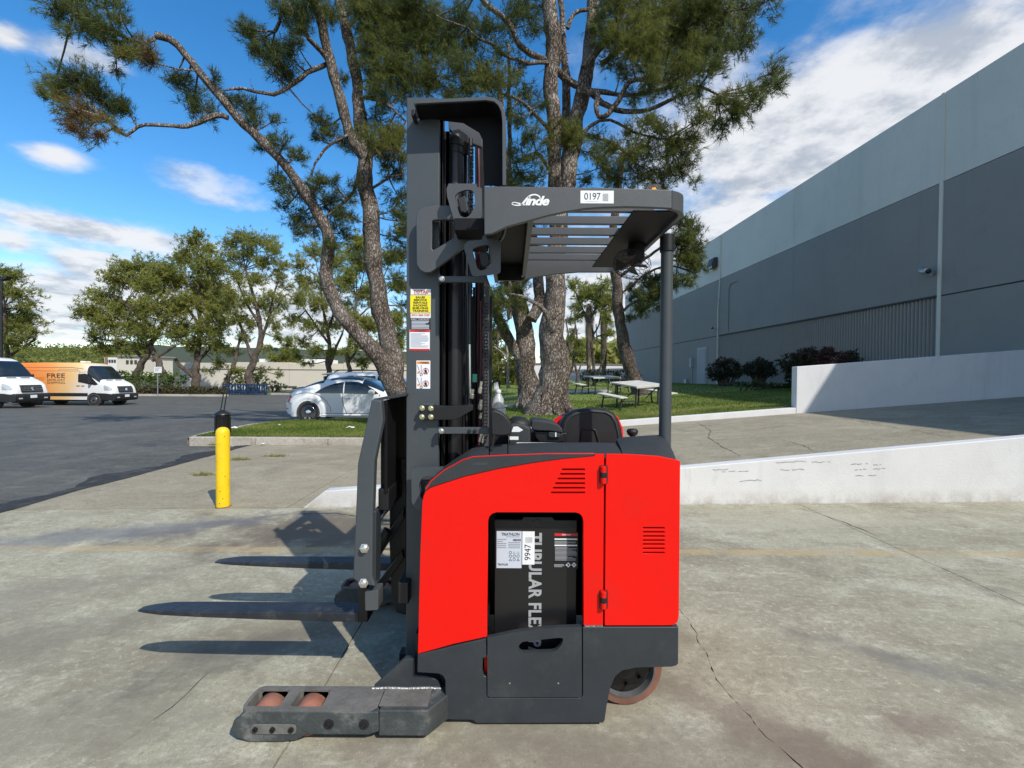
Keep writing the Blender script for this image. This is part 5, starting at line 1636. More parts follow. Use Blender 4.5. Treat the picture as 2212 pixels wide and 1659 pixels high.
class Shell:
    """car body: a section swept along x; sides up to the belt, superellipse above it"""
    def __init__(s, top, bot, belt, w, p=.55, qx=.8, endw=()):
        s.top, s.bot, s.belt, s.w, s.p, s.qx, s.endw = top, bot, belt, w, p, qx, endw

    def _i(s, tab, x):
        if x <= tab[0][0]: return tab[0][1]
        for (a, u), (b, v) in zip(tab, tab[1:]):
            if x <= b:
                f = (x - a) / (b - a)
                return u + (v - u) * f
        return tab[-1][1]

    def W(s, x): return s.w * s._i(s.endw, x)
    def zt(s, x): return s._i(s.top, x)
    def zb(s, x): return s._i(s.bot, x)
    def zbelt(s, x): return min(s._i(s.belt, x), s.zt(x) - .06)

    def sec(s, x, f):
        """f from -1 (bottom) to 0 (belt) to 1 (roof centre)"""
        zb, zl_, zt = s.zb(x), s.zbelt(x), s.zt(x)
        if f <= 0:
            k = f + 1
            return s.W(x) * (.955 + .045 * math.sin(min(1, k * 1.15) * math.pi / 2)), zb + (zl_ - zb) * k
        a = f * math.pi / 2
        return s.W(x) * max(0, math.cos(a)) ** s.p, zl_ + (zt - zl_) * math.sin(a) ** s.qx

    def y_at(s, x, z):
        zb, zl_, zt = s.zb(x), s.zbelt(x), s.zt(x)
        if z <= zl_:
            return s.sec(x, (z - zb) / max(zl_ - zb, 1e-6) - 1)[0]
        f = min(1, (z - zl_) / max(zt - zl_, 1e-6)) ** (1 / s.qx)
        return s.W(x) * math.cos(math.asin(f)) ** s.p

    def body(s, xs, parent, m, name='body'):
        fs = [-1, -.75, -.5, -.25, -.08, 0, .08, .16, .25, .35, .46, .58, .7, .82, .92, 1]
        mb = MB(); ring = len(fs) * 2 - 1
        for x in xs:
            pts = [s.sec(x, f) for f in fs]
            mb.v += [(x, -y, z) for y, z in pts] + [(x, y, z) for y, z in reversed(pts[:-1])]
        for i in range(len(xs) - 1):
            for k in range(ring - 1):
                a = i * ring + k
                mb.f.append((a, a + ring, a + ring + 1, a + 1))
            a = i * ring
            mb.f.append((a, a + ring - 1, a + 2 * ring - 1, a + ring))
        mb.f.append(tuple(range(ring)))
        mb.f.append(tuple((len(xs) - 1) * ring + k for k in range(ring))[::-1])
        return mb.build(name, m, parent, smooth=True)

    def patch(s, poly, side, parent, m, name, off=.008, nsub=10, thick=0):
        """side panel: polygon in (x, z), laid on the flank; filled by vertical strips"""
        P = poly
        x0, x1 = min(p[0] for p in P), max(p[0] for p in P)
        def span(x):
            zs = []
            for (a, u), (b, v) in zip(P, P[1:] + P[:1]):
                if (a - x) * (b - x) <= 0 and a != b:
                    zs.append(u + (v - u) * (x - a) / (b - a))
            return (min(zs), max(zs)) if zs else None
        mb = MB(); cols = []
        xs = sorted(set([x0 + 1e-4, x1 - 1e-4] + [p[0] + d for p in P for d in (-1e-4, 1e-4) if x0 < p[0] + d < x1] + lin(x0 + 1e-3, x1 - 1e-3, 18)))
        for x in xs:
            sp_ = span(x)
            if not sp_: continue
            for k in range(nsub + 1):
                z = sp_[0] + (sp_[1] - sp_[0]) * k / nsub
                mb.v.append((x, side * (s.y_at(x, z) + off), z))
        nc = len(mb.v) // (nsub + 1)
        for i in range(nc - 1):
            for k in range(nsub):
                a = i * (nsub + 1) + k
                f = (a, a + nsub + 1, a + nsub + 2, a + 1)
                mb.f.append(f if side < 0 else f[::-1])
        return mb.build(name, m, parent, smooth=True)

    def cross(s, xs, f0, parent, m, name, off=.006):
        """windscreen, rear window, bonnet stripes: strip over the top between f0 and the centre"""
        mb = MB(); n = 12
        for x in xs:
            for k in range(2 * n + 1):
                f = f0 + (1 - f0) * (1 - abs(k - n) / n)
                y, z = s.sec(x, f)
                mb.v.append((x, (-y if k <= n else y), z + off))
        w = 2 * n + 1
        for i in range(len(xs) - 1):
            for k in range(w - 1):
                a = i * w + k
                mb.f.append((a, a + w, a + w + 1, a + 1))
        return mb.build(name, m, parent, smooth=True)


def wheel(parent, x, y, r, side, w=.21, spokes=8, rimr=.66, style='spoke'):
    """side -1: outer face towards -y"""
    c = (x, y, r)
    ax = (0, side, 0)
    t = MB().lathe([(r * rimr, -.0), (r * .93, .0), (r, -.04), (r, -w + .04), (r * .93, -w), (r * rimr, -w), (r * rimr, 0)], c, ax, 32).build('tyre', m_tyre, parent, smooth=True)
    rim = MB().lathe([(r * rimr, -.005), (r * rimr * .95, .004), (r * rimr * .90, -.03), (r * rimr * .88, -w * .8), (.0, -w * .8)], c, ax, 32, False)
    ro = rim.build('rim', m_rim, parent, smooth=True)
    if style == 'spoke':
        mb = MB()
        for k in range(spokes):
            a = 2 * math.pi * k / spokes
            d = Vector((math.cos(a), 0, math.sin(a))); n_ = Vector((-math.sin(a), 0, math.cos(a)))
            C = Vector(c) + Vector((0, side * -.012, 0))
            q4 = [C + d * r * .18 + n_ * .024, C + d * r * .18 - n_ * .024, C + d * r * rimr * .93 - n_ * .034, C + d * r * rimr * .93 + n_ * .034]
            mb.add([tuple(p) for p in q4] + [tuple(p - Vector((0, side * .03, 0))) for p in q4], [(0, 1, 2, 3), (3, 2, 6, 7), (1, 0, 4, 5), (0, 3, 7, 4), (2, 1, 5, 6)])
        mb.build('spokes', m_rim, ro)['kind'] = 'stuff'
        MB().lathe([(r * .26, -.03), (r * .25, .0), (r * .12, .012), (0, .014)], c, ax, 20).build('hub_cap', m_chrome, ro, smooth=True)
        MB().lathe([(r * rimr * .88, -.06), (0, -.06)], c, ax, 24, False).build('brake', m_seam, ro)
    else:
        MB().lathe([(r * rimr * .8, -.03), (r * rimr * .62, .0), (r * rimr * .5, -.05), (r * rimr * .3, -.05), (r * rimr * .28, .02), (0, .02)], c, ax, 24, False).build('hub_cap', m_chrome, ro, smooth=True)
    return t


def arch(sh, parent, x, r, side, m=m_seam, deep=.10):
    """dark opening of the wheel arch"""
    pts = [(x + r * math.cos(a), .34 + r * math.sin(a) * 1.0) for a in lin(-.25, math.pi + .25, 18)]
    pts = [(a, max(b, sh.zb(x) + .002)) for a, b in pts]
    return sh.patch(pts, side, parent, m, 'wheel_arch', .006)


def seam(sh, pts, side, parent, w=.008, name='panel_gap'):
    mb = MB()
    for i, (x, z) in enumerate(pts):
        a, b = pts[max(0, i - 1)], pts[min(len(pts) - 1, i + 1)]
        d = Vector((b[0] - a[0], b[1] - a[1])).normalized()
        y = sh.y_at(x, z) + .009
        for s_ in (-1, 1):
            mb.v.append((x - s_ * d.y * w, side * y, z + s_ * d.x * w))
        if i:
            k = 2 * i
            f = (k - 2, k, k + 1, k - 1)
            mb.f.append(f if side > 0 else f[::-1])
    return mb.build(name, m_seam, parent)


def place(t, x, y, z, rz):
    t.location = (x, y, z)
    t.rotation_euler = (0, 0, rz)


def coupe():
    """rounded two-door car, rear at x = 0, nose at x = 4.28, right flank towards -y"""
    t = thing('parked_car', 'pale rounded two-door hatchback parked side on beyond the grass island', 'car', local=True)
    top = [(0, .62), (.03, .80), (.10, .94), (.28, 1.05), (.50, 1.13), (.75, 1.24), (1.0, 1.33), (1.3, 1.415), (1.6, 1.46), (1.9, 1.485), (2.2, 1.48), (2.45, 1.445), (2.7, 1.36), (2.95, 1.22), (3.15, 1.09), (3.3, 1.02), (3.6, .97), (3.9, .88), (4.12, .76), (4.24, .6), (4.28, .5)]
    bot = [(0, .38), (.12, .28), (.5, .2), (3.7, .2), (4.1, .25), (4.28, .36)]
    belt = [(0, .55), (.3, .82), (.7, .90), (1.2, .925), (2.9, .92), (3.3, .88), (3.9, .72), (4.28, .45)]
    ew = [(0, .70), (.06, .80), (.2, .90), (.5, .97), (.9, 1.), (3.2, 1.), (3.7, .96), (4.05, .86), (4.2, .74), (4.28, .62)]
    sh = Shell(top, bot, belt, .90, .42, .92, ew)
    xs = lin(0, .3, 9) + lin(.38, 3.9, 46) + lin(3.96, 4.28, 9)
    sh.body(xs, t, m_carw)
    for sd in (-1, 1):
        # fenders stand proud of the flank
        for (cx, r0, r1) in ((.83, .37, .62), (3.38, .37, .60)):
            mb = MB(); n = 26; m_ = 7
            for i in range(n + 1):
                a = math.pi * (-.10 + 1.20 * i / n)
                for j in range(m_ + 1):
                    r = r0 + (r1 - r0) * j / m_
                    x, z = cx + r * math.cos(a), .34 + r * math.sin(a) * (1.0 if r < .45 else .97)
                    x = max(.01, min(4.27, x)); z = max(.2, z)
                    h = .045 * math.sin(math.pi * min(1, (1 - j / m_) * .9 + .02)) ** .7 if j else .035
                    mb.v.append((x, sd * (sh.y_at(x, min(z, sh.zt(x) - .02)) + h + .001), z))
            for i in range(n):
                for j in range(m_):
                    a_ = i * (m_ + 1) + j
                    f = (a_, a_ + 1, a_ + m_ + 2, a_ + m_ + 1)
                    mb.f.append(f if sd > 0 else f[::-1])
            mb.build('fender', m_carw, t, smooth=True)
            pts = [(cx + .375 * math.cos(a), .34 + .375 * math.sin(a)) for a in lin(0, 2 * math.pi, 28)[:-1]]
            MB().prism([(a, max(b, .19)) for a, b in pts], sd * .60, sd * (.895 if cx < 2 else .885)).build('wheel_arch', m_seam, t)
            wheel(t, cx, sd * .90, .335, sd, spokes=9, rimr=.68)
        sh.patch([(1.02, .955), (1.16, 1.05), (1.36, 1.16), (1.62, 1.26), (1.88, 1.315), (1.93, 1.32), (1.93, .955)], sd, t, m_glass, 'side_window', .012)
        sh.patch([(1.97, .955), (1.97, 1.325), (2.2, 1.335), (2.42, 1.31), (2.65, 1.22), (2.9, 1.08), (3.06, .95), (2.9, .93)], sd, t, m_glass, 'door_window', .012)
        seam(sh, [(1.93, .95), (1.91, .75), (1.93, .6), (1.99, .45), (2.03, .33), (2.2, .30), (3.0, .30), (3.1, .4), (3.12, .75), (3.08, .93)], sd, t)
        seam(sh, [(.35, .88), (.55, .95), (.85, .97), (1.15, .90), (1.4, .72), (1.52, .5), (1.54, .36)], sd, t, .006)
        MB().tube([(1.98, sd * .905, .80), (2.04, sd * .93, .815), (2.14, sd * .93, .815), (2.2, sd * .905, .80)], .017, 8).build('door_handle', m_carw, t, smooth=True)
        # mirror
        MB().lathe([(0, -.10), (.06, -.08), (.085, 0), (.06, .09), (0, .11)], (2.86, sd * 1.0, 1.0), (1, sd * .15, .05), 14).build('mirror', m_carw, t, smooth=True)
        MB().tube([(2.9, sd * .88, .95), (2.88, sd * .95, .98)], .03, 8).build('mirror_arm', m_trimb, t)
        # sill
        MB().box(1.25, 3.0, sd * .86, sd * .925, .235, .30).build('sill', m_carw, t, .02)
        MB().box(1.25, 3.0, sd * .86, sd * .915, .305, .325).build('sill_trim', m_chrome, t)
        MB().lathe([(.0, .012), (.075, .010), (.08, .0)], (1.02, sd * (sh.y_at(1.02, .83) + .03), .83), (0, sd, 0), 24).build('fuel_flap', m_carw, t, smooth=True)
        sh.patch([(.10, .66), (.06, .74), (.12, .84), (.24, .90), (.28, .86), (.22, .74), (.15, .66)], sd, t, m_taill, 'tail_light', .03)
        sh.patch([(.02, .44), (.02, .47), (.14, .455), (.15, .43)], sd, t, m_taill, 'reflector', .006)
        sh.patch([(3.85, .62), (3.9, .72), (4.05, .76), (4.14, .68), (4.1, .58), (3.95, .56)], sd, t, m_headl, 'headlight', .02)
        seam(sh, [(.02, .6), (.2, .62), (.42, .56)], sd, t, .005)
    sh.cross(lin(2.52, 3.2, 12), .40, t, m_glass, 'windscreen')
    sh.cross(lin(.62, 1.28, 10), .52, t, m_glass, 'rear_window')
    sh.cross(lin(1.45, 2.5, 12), .62, t, mat('dark_glass_roof', (.03, .035, .04), .1, spec=.7), 'sunroof')
    # spoiler
    MB().prism([(.12, 1.065), (.46, 1.12), (.55, 1.125), (.5, 1.15), (.16, 1.10)], -.52, .52).build('spoiler', m_trimb, t, .008)
    MB().prism([(.12, 1.04), (.46, 1.09), (.46, 1.115), (.12, 1.06)], -.50, .50).build('spoiler_base', m_carw, t, .006)
    # seats seen through the window line
    return t


cp = coupe()
_x = X(622, 15.2, 880)
place(cp, _x - .20, 15.2 + .9, -.105, math.radians(1.2))
cp.scale = (1.03, 1.03, 1.03)


def suv():
    t = thing('parked_car', 'white estate car with black roof rails behind the rounded hatchback', 'car', local=True)
    top = [(0, .7), (.04, 1.0), (.12, 1.35), (.25, 1.62), (.45, 1.70), (1.2, 1.745), (2.4, 1.72), (2.9, 1.6), (3.4, 1.3), (3.6, 1.16), (4.2, 1.05), (4.5, .85), (4.62, .6)]
    sh = Shell(top, [(0, .4), (.2, .26), (4.3, .26), (4.62, .42)], [(0, .6), (.3, 1.0), (3.4, 1.02), (4.0, .85), (4.62, .5)], .93, .36, .9, [(0, .86), (.15, .95), (.5, 1), (3.8, 1), (4.4, .86), (4.62, .7)])
    sh.body(lin(0, .4, 8) + lin(.45, 4.2, 34) + lin(4.25, 4.62, 8), t, m_vanw)
    for sd in (-1, 1):
        sh.patch([(.55, 1.12), (.75, 1.5), (1.2, 1.58), (1.35, 1.585), (1.35, 1.1)], sd, t, m_glass, 'side_window', .012)
        sh.patch([(1.4, 1.1), (1.4, 1.585), (2.2, 1.575), (2.25, 1.1)], sd, t, m_glass, 'side_window', .012)
        sh.patch([(2.3, 1.1), (2.3, 1.57), (2.6, 1.53), (3.2, 1.18), (3.25, 1.1)], sd, t, m_glass, 'side_window', .012)
        MB().tube([(.5, sd * .66, 1.72), (.7, sd * .66, 1.80), (1.5, sd * .66, 1.815), (2.3, sd * .66, 1.79), (2.5, sd * .66, 1.72)], .022, 8).build('roof_rail', m_trimb, t, smooth=True)
        for cx in (.85, 3.7):
            arch(sh, t, cx, .40, sd)
            wheel(t, cx, sd * .93, .34, sd, spokes=7)
    sh.cross(lin(2.62, 3.5, 10), .4, t, m_glass, 'windscreen')
    MB().prism([(-.05, 1.60), (.45, 1.68), (.45, 1.715), (-.02, 1.66)], -.6, .6).build('spoiler', m_vanw, t, .01)
    MB().box(.02, .08, -.55, .55, 1.2, 1.56).build('rear_window', m_glass, t)
    return t


sv = suv()
place(sv, X(690, 18.4, 850), 18.4 + .9, -.13, math.radians(0))

# ---- delivery vans
def van_wrap():
    """printed wrap: orange at the rear fading to the white of the cab"""
    m = bpy.data.materials.new('orange_wrap')
    m.use_nodes = True
    nt = m.node_tree; b = nt.nodes['Principled BSDF']
    b.inputs['Roughness'].default_value = .32
    tc = N(nt, 'ShaderNodeTexCoord'); sp = N(nt, 'ShaderNodeSeparateXYZ')
    nt.links.new(tc.outputs['Object'], sp.inputs[0])
    nz = N(nt, 'ShaderNodeTexNoise'); nz.inputs['Scale'].default_value = .7
    nt.links.new(tc.outputs['Object'], nz.inputs['Vector'])
    f = mth(nt, 'ADD', sp.outputs[0], mth(nt, 'MULTIPLY', mth(nt, 'SUBTRACT', nz.outputs['Fac'], .5), 1.0))
    f = mth(nt, 'ADD', f, mth(nt, 'MULTIPLY', mth(nt, 'SUBTRACT', 1.6, sp.outputs[2]), .35))
    cr = N(nt, 'ShaderNodeValToRGB')
    mp = N(nt, 'ShaderNodeMapRange'); mp.inputs['From Min'].default_value = 0.; mp.inputs['From Max'].default_value = 5.
    nt.links.new(f, mp.inputs['Value']); nt.links.new(mp.outputs[0], cr.inputs['Fac'])
    e = cr.color_ramp.elements
    e[0].position, e[0].color = .08, (.80, .22, .03, 1)
    e[1].position, e[1].color = .92, (.78, .79, .80, 1)
    x = e.new(.40); x.color = (.82, .34, .09, 1)
    x = e.new(.66); x.color = (.80, .54, .25, 1)
    nt.links.new(cr.outputs['Color'], b.inputs['Base Color'])
    return m


m_wrap = van_wrap()
m_print = mat('dark_print', (.05, .035, .025), .5)
m_print2 = mat('orange_print', (.55, .16, .02), .5)


def van(label, wrap):
    """high-roof panel van, rear at x = 0, nose at 5.98; right flank towards -y"""
    t = thing('delivery_van', label, 'van', local=True, group='delivery vans parked in the lot')
    top = [(-.75, 2.3), (-.73, 2.5), (-.65, 2.64), (-.45, 2.71), (1.5, 2.75), (3.6, 2.75), (3.95, 2.72), (4.2, 2.64), (4.45, 2.48), (4.75, 2.14), (5.05, 1.76), (5.18, 1.62), (5.4, 1.53), (5.65, 1.42), (5.82, 1.30), (5.92, 1.12), (5.98, .85)]
    belt = [(-.75, 1.5), (3.9, 1.45), (4.8, 1.3), (5.4, 1.2), (5.98, .75)]
    sh = Shell(top, [(-.75, .48), (-.45, .38), (5.4, .36), (5.8, .28), (5.98, .34)], belt, 1.02, .16, .88, [(-.75, .97), (-.65, 1.), (4.8, 1.), (5.3, .985), (5.65, .95), (5.85, .90), (5.98, .82)])
    sh.body(lin(-.75, -.45, 6) + lin(-.35, 4.0, 26) + lin(4.08, 5.98, 36), t, m_wrap if wrap else m_vanw)
    for sd in (-1, 1):
        sh.patch([(3.80, 1.50), (3.80, 2.0), (4.25, 2.04), (4.55, 1.90), (5.06, 1.36), (4.88, 1.30), (4.4, 1.38)], sd, t, m_glass, 'door_window', .012)
        seam(sh, [(3.88, .6), (3.88, 2.12), (4.4, 2.16), (4.7, 1.98)], sd, t, .01)
        seam(sh, [(2.55, .6), (2.55, 2.3), (3.75, 2.3), (3.85, .6)], sd, t, .008)
        seam(sh, [(-.6, 2.42), (3.4, 2.42), (4.1, 2.34)], sd, t, .012)
        seam(sh, [(-.6, 2.2), (3.9, 2.2)], sd, t, .008)
        sh.patch([(-.6, .60), (-.6, .80), (4.4, .80), (4.4, .60)], sd, t, m_trimb, 'side_moulding', .02)
        sh.patch([(4.75, .40), (5.0, .8), (5.5, .78), (5.95, .72), (5.97, .40), (5.7, .32)], sd, t, m_trimb, 'bumper_side', .014)
        for xx in (3.7, 4.0):
            MB().box(xx, xx + .2, sd * 1.0, sd * 1.05, 1.24, 1.275).build('door_handle', m_trimb, t, .01)
        MB().box(4.62, 4.74, sd * 1.06, sd * 1.30, 1.42, 1.82).build('mirror', m_trimb, t, .04)
        MB().tube([(4.78, sd * .98, 1.45), (4.7, sd * 1.12, 1.5)], .04, 8).build('mirror_arm', m_trimb, t)
        sh.patch([(5.42, .98), (5.40, 1.25), (5.46, 1.32), (5.72, 1.22), (5.88, 1.05), (5.84, .98)], sd, t, m_headl, 'headlight', .012)
        sh.patch([(-.73, 1.0), (-.73, 1.6), (-.65, 1.6), (-.65, 1.0)], sd, t, m_taill, 'tail_light', .012)
        for cx in (.85, 4.80):
            pts = [(cx + .47 * math.cos(a), .36 + .47 * math.sin(a)) for a in lin(-.02, math.pi + .02, 20)]
            sh.patch(pts, sd, t, m_trimb, 'arch_lining', .028)
            MB().cyl((cx, sd * .7, .36), (cx, sd * 1.045, .36), .41, 28).build('wheel_arch', m_seam, t)
            wheel(t, cx, sd * 1.05, .36, sd, style='steel', rimr=.6)
    sh.cross(lin(4.36, 5.14, 14), .30, t, m_glass, 'windscreen', .010)
    for yy in (-.35, .35):
        MB().box(5.16, 5.24, yy - .22, yy + .22, 1.615, 1.645).build('wiper_vent', m_trimb, t)
    g = MB()
    MB().prism([(5.80, .84), (5.86, 1.24), (5.94, 1.20), (6.02, .95), (6.03, .84)], -.56, .56).build('grille', m_trimb, t, .02)
    for z in (.94, 1.03, 1.12):
        MB().box(5.9, 6.035 - (z - .94) * .25, -.52, .52, z - .012, z + .012).build('grille_bar', m_rim, t)
    MB().lathe([(.001, .008), (.085, .006), (.09, 0)], (6.02, 0, 1.03), (1, 0, .2), 18).build('badge', m_chrome, t, smooth=True)
    MB().prism([(5.6, .30), (5.6, .74), (6.0, .78), (6.07, .70), (6.06, .40), (5.98, .30)], -.93, .93).build('bumper', m_trimb, t, .05)
    MB().box(6.05, 6.085, -.17, .17, .52, .68).build('number_plate', mat('plate_white', (.75, .77, .8), .4), t, .01)
    for yy in (-.66, .66):
        MB().box(6.03, 6.08, yy - .1, yy + .1, .47, .55).build('fog_lamp', m_headl, t, .02)
    MB().box(3.2, 3.5, -.25, .25, 2.74, 2.86).build('roof_hatch', m_vanw, t, .04)
    MB().box(-.5, 5.5, -.8, .8, .25, .5).build('chassis', m_seam, t)
    if wrap:
        Mside = Matrix(((1, 0, 0, 0), (0, 0, -1, -1.026), (0, 1, 0, 0), (0, 0, 0, 1)))
        text('FREE', m_print, t, box_=(1.82, 1.76, 2.97, 2.04), M4=Mside, bold=.006)
        text('SAME-DAY', m_print, t, box_=(1.82, 1.56, 2.97, 1.70), M4=Mside, bold=.0)
        text('SHIPPING', m_print, t, box_=(1.82, 1.37, 2.97, 1.52), M4=Mside, bold=.0)
        text('EXPRESS', m_print2, t, box_=(.72, 1.60, 1.64, 1.79), M4=Mside, shear=.25)
        text('egg', m_print, t, box_=(.15, 1.56, .64, 1.80), M4=Mside, shear=.25, bold=.02)
        MB().lathe([(.0, .002), (.24, .0015), (.25, 0)], (.2, -1.026, 2.05), (0, -1, 0), 24).build('emblem', m_vanw, t)
    return t


v1 = van('orange and white delivery van lettered FREE SAME-DAY SHIPPING', True)
v2 = van('white delivery van cut off by the left edge of the view', False)
def van_at(v, px, py, Y, heading):
    """put the front right wheel's foot where it stands"""
    p = U(px, py, Y)
    h = math.radians(heading)
    o = Matrix.Rotation(h, 3, 'Z') @ Vector((4.80, -1.0, 0))
    place(v, p.x - o.x, p.y - o.y, za(Y) if Y < 30 else -.6, h)
van_at(v1, 204, 873, 29.5, 0)
van_at(v2, -20, 888, 24.5, -1)
# ---------------------------------------------------------------- the reach truck
m_red = mat('red_truck_paint', (.80, .007, .003), .38, var=.04, vscale=1.5, spec=.28, bump=.03, bscale=70, dirt=(.55, .022, .014), dirt_amt=.4, dscale=3.5)
m_char = mat('charcoal_truck_paint', (.028, .034, .040), .5, var=.12, vscale=6, bump=.06, bscale=120, dirt=(.085, .085, .075), dirt_amt=.35, dscale=7)
m_mast = mat('mast_paint', (.056, .066, .074), .46, var=.06, vscale=3, bump=.04, bscale=120, dirt=(.09, .09, .085), dirt_amt=.2, dscale=5)
m_guard = mat('guard_paint', (.068, .073, .078), .42, var=.08, vscale=4, bump=.04, bscale=150, dirt=(.1, .1, .095), dirt_amt=.18, dscale=6)
m_dark = mat('black_steel', (.010, .010, .012), .4, var=.3, vscale=12, dirt=(.05, .045, .04), dirt_amt=.25)
m_void = mat('black_paint_and_shade', (.004, .004, .005), .6, spec=.25)  # near-black; on the mast hood it holds the inner shade as colour
m_plast = mat('dark_moulded_plastic', (.026, .030, .034), .62, var=.1, vscale=8, bump=.25, bscale=260)
m_blackm = mat('matt_black_plastic', (.011, .011, .012), .5, var=.2, vscale=9, bump=.2, bscale=240)
m_scuff = mat('scuffed_leg_paint', (.05, .058, .06), .6, var=.3, vscale=9, bump=.2, bscale=60, dirt=(.21, .20, .18), dirt_amt=.85, dscale=9)
m_dusty = mat('dusty_steel', (.13, .125, .115), .8, var=.25, vscale=10, bump=.25, bscale=70, dirt=(.08, .07, .06), dirt_amt=.5, dscale=14)
m_fork = mat('fork_steel', (.03, .035, .044), .38, .3, var=.35, vscale=7, bump=.15, bscale=50, dirt=(.16, .15, .13), dirt_amt=.4, dscale=13)
m_poly = mat('orange_polyurethane', (.30, .125, .08), .7, var=.2, vscale=18, dirt=(.17, .145, .125), dirt_amt=.95, dscale=11)
m_bolt = mat('zinc_bolt', (.62, .60, .55), .28, .9, var=.1, vscale=40)
m_bolty = mat('yellow_zinc_bolt', (.62, .58, .36), .3, .85)
m_weld = mat('weld_bead', (.45, .44, .42), .4, .6, bump=.5, bscale=90)
m_hose = mat('red_hose', (.085, .008, .014), .4)
m_hoseb = mat('black_hose', (.012, .012, .013), .35)
m_rod = mat('chromed_rod', (.75, .75, .76), .12, 1.)
m_stw = mat('sticker_white', (.80, .81, .83), .35)
m_stg = mat('sticker_silver', (.55, .60, .68), .35)
m_sty = mat('sticker_yellow', (.85, .72, .01), .35)
m_str = mat('sticker_red', (.62, .02, .02), .35)
m_sto = mat('sticker_orange', (.80, .28, .03), .35)
m_stk = mat('sticker_black', (.012, .012, .013), .3)
m_ink = mat('ink_black', (.015, .015, .018), .5)
m_grey = mat('grey_print', (.36, .37, .38), .45)
m_fine = mat('fine_print', (.30, .32, .36), .5)

RT = thing('reach_truck', 'red and charcoal stand-up reach truck with raised mast parked on concrete', 'forklift', (-.1, 2.47, 0))
Yb = 1.95            # near flank of the body
Yf = 2.99            # far flank


def part(name, m, pts, y0, y1, bev=.003, holes=(), par=None, seg=2):
    """outline read at the depth of its near face"""
    return prism(name, m, ql(pts, y0), y0, y1, par or RT, bev=bev, holes=[ql(h, y0) for h in holes], seg=seg)


def bolt(par, px, py, Y, r=.011, m=None, h=.012):
    r *= .78
    p = U(px, py, Y)
    return MB().lathe([(r * 1.35, 0), (r * 1.35, h * .25), (r, h * .3), (r, h * .9), (r * .8, h), (0, h)], p, (0, -1, 0), 6 if r < .009 else 12).build('bolt', m or m_bolt, par)


# --- flank panels
vent1 = []
for i, xl in enumerate((1214, 1210, 1204.5, 1199, 1194.5, 1190)):
    y = 1014 + 10 * i
    vent1.append(rounded([(xl, y - 2), (1264, y - 2), (1264, y + 2), (xl, y + 2)], 2, 3))
arc = [(1260.5, 1126), (1258, 1116), (1252, 1109.5), (1242, 1106.6), (1073, 1106.6), (1063, 1109.5), (1057, 1116), (1054.2, 1126)]
front = part('side_panel', m_red, [(903, 1412), (908, 1200), (912.5, 1085), (915, 1072), (920, 1061), (931, 1053.5), (1004, 1030), (1077, 1013.5), (1152, 1000.5), (1220, 991.5), (1284, 986), (1286, 980.5), (1305, 980), (1302.5, 1350.5), (1261, 1350.5)] + arc + [(1052, 1375), (979, 1391), (940, 1402)], Yb, Yb + .03, .004, vent1)
# rear hood: wraps round the corner
vent2 = [rounded([(1388.6, y - 1.8), (1436, y - 1.8), (1436, y + 1.8), (1388.6, y + 1.8)], 1.8, 3) for y in (1140.6, 1149.5, 1158.4, 1167.3, 1175.8, 1185, 1194)]
hood_pts = [(1309.5, 980), (1360, 981), (1422, 985), (1452, 991), (1469.5, 996), (1466.5, 1332), (1463.5, 1344), (1455, 1350), (1440, 1351), (1306.5, 1351)]
rear = part('rear_door', m_red, hood_pts, Yb + .001, Yb + .05, .006, vent2, seg=3)
x0 = q(1309, 1000, Yb)[0]
xr_ = q(1468, 1200, Yb)[0]
zt_, zb_ = q(1440, 990, Yb)[1], q(1440, 1350.5, Yb)[1]
hood = MB().prism(rounded([(x0 + .02, Yb + .053), (xr_ - .004, Yb + .053), (xr_ - .004, Yf), (x0 + .02, Yf)], .03, 4), zb_, 1.0, 'z').build('rear_hood', m_red, RT, .012)
MB().box(x0 + .02, xr_ - .004, Yb + .053, 2.22, 1.001, zt_ - .015).build('rear_hood', m_red, RT, .012)
part('far_panel', m_red, [(903, 1412), (912, 1120), (935, 1100), (1100, 1098), (1303, 1096), (1302, 1350), (979, 1391)], Yb, Yb + .001).location.y += Yf - Yb - .001
# dark core, and the recesses seen through the vents
box('core', m_dark, q(1066, 0, Yb)[0] - .02, x0 + .015, 2.30, Yf - .01, .30, .93, RT)
box('core', m_dark, q(920, 0, Yb)[0] + .03, q(1052, 0, Yb)[0], 2.0, Yf - .01, .32, .93, RT)
pbox('compartment_back', m_dark, 1180, 1000, 1300, 1104, Yb + .06, 2.29, RT)
pbox('compartment_post', m_dark, 1262, 1100, 1302, 1348, Yb + .04, 2.29, RT)
# charcoal swoosh above the red panel and the pinstripe
part('upper_trim', m_plast, [(916, 1071), (919, 1052), (932, 1038), (958.5, 1016), (1010, 990.5), (1022, 987), (1090, 984), (1180, 980.5), (1284.5, 980.5), (1283, 985.2), (1220, 990.7), (1152, 999.6), (1077, 1012.6), (1004, 1029), (931, 1052.4), (920, 1060)], Yb + .001, Yb + .03, .003)
mb = MB()
mb.tube([U(a, b, Yb + .002) for a, b in ((920, 1056), (932, 1038), (958.5, 1016), (1000, 993.5), (1022, 986.6), (1090, 983.4), (1180, 980), (1285, 979.8))], .0022, 6)
mb.build('pinstripe', m_red, RT)
ptext('1120 K02 98197', mat('faint_print', (.10, .11, .12), .5), RT, 1022, 999.5, 1053, 1004.5, Yb + .0005, name='serial_number')
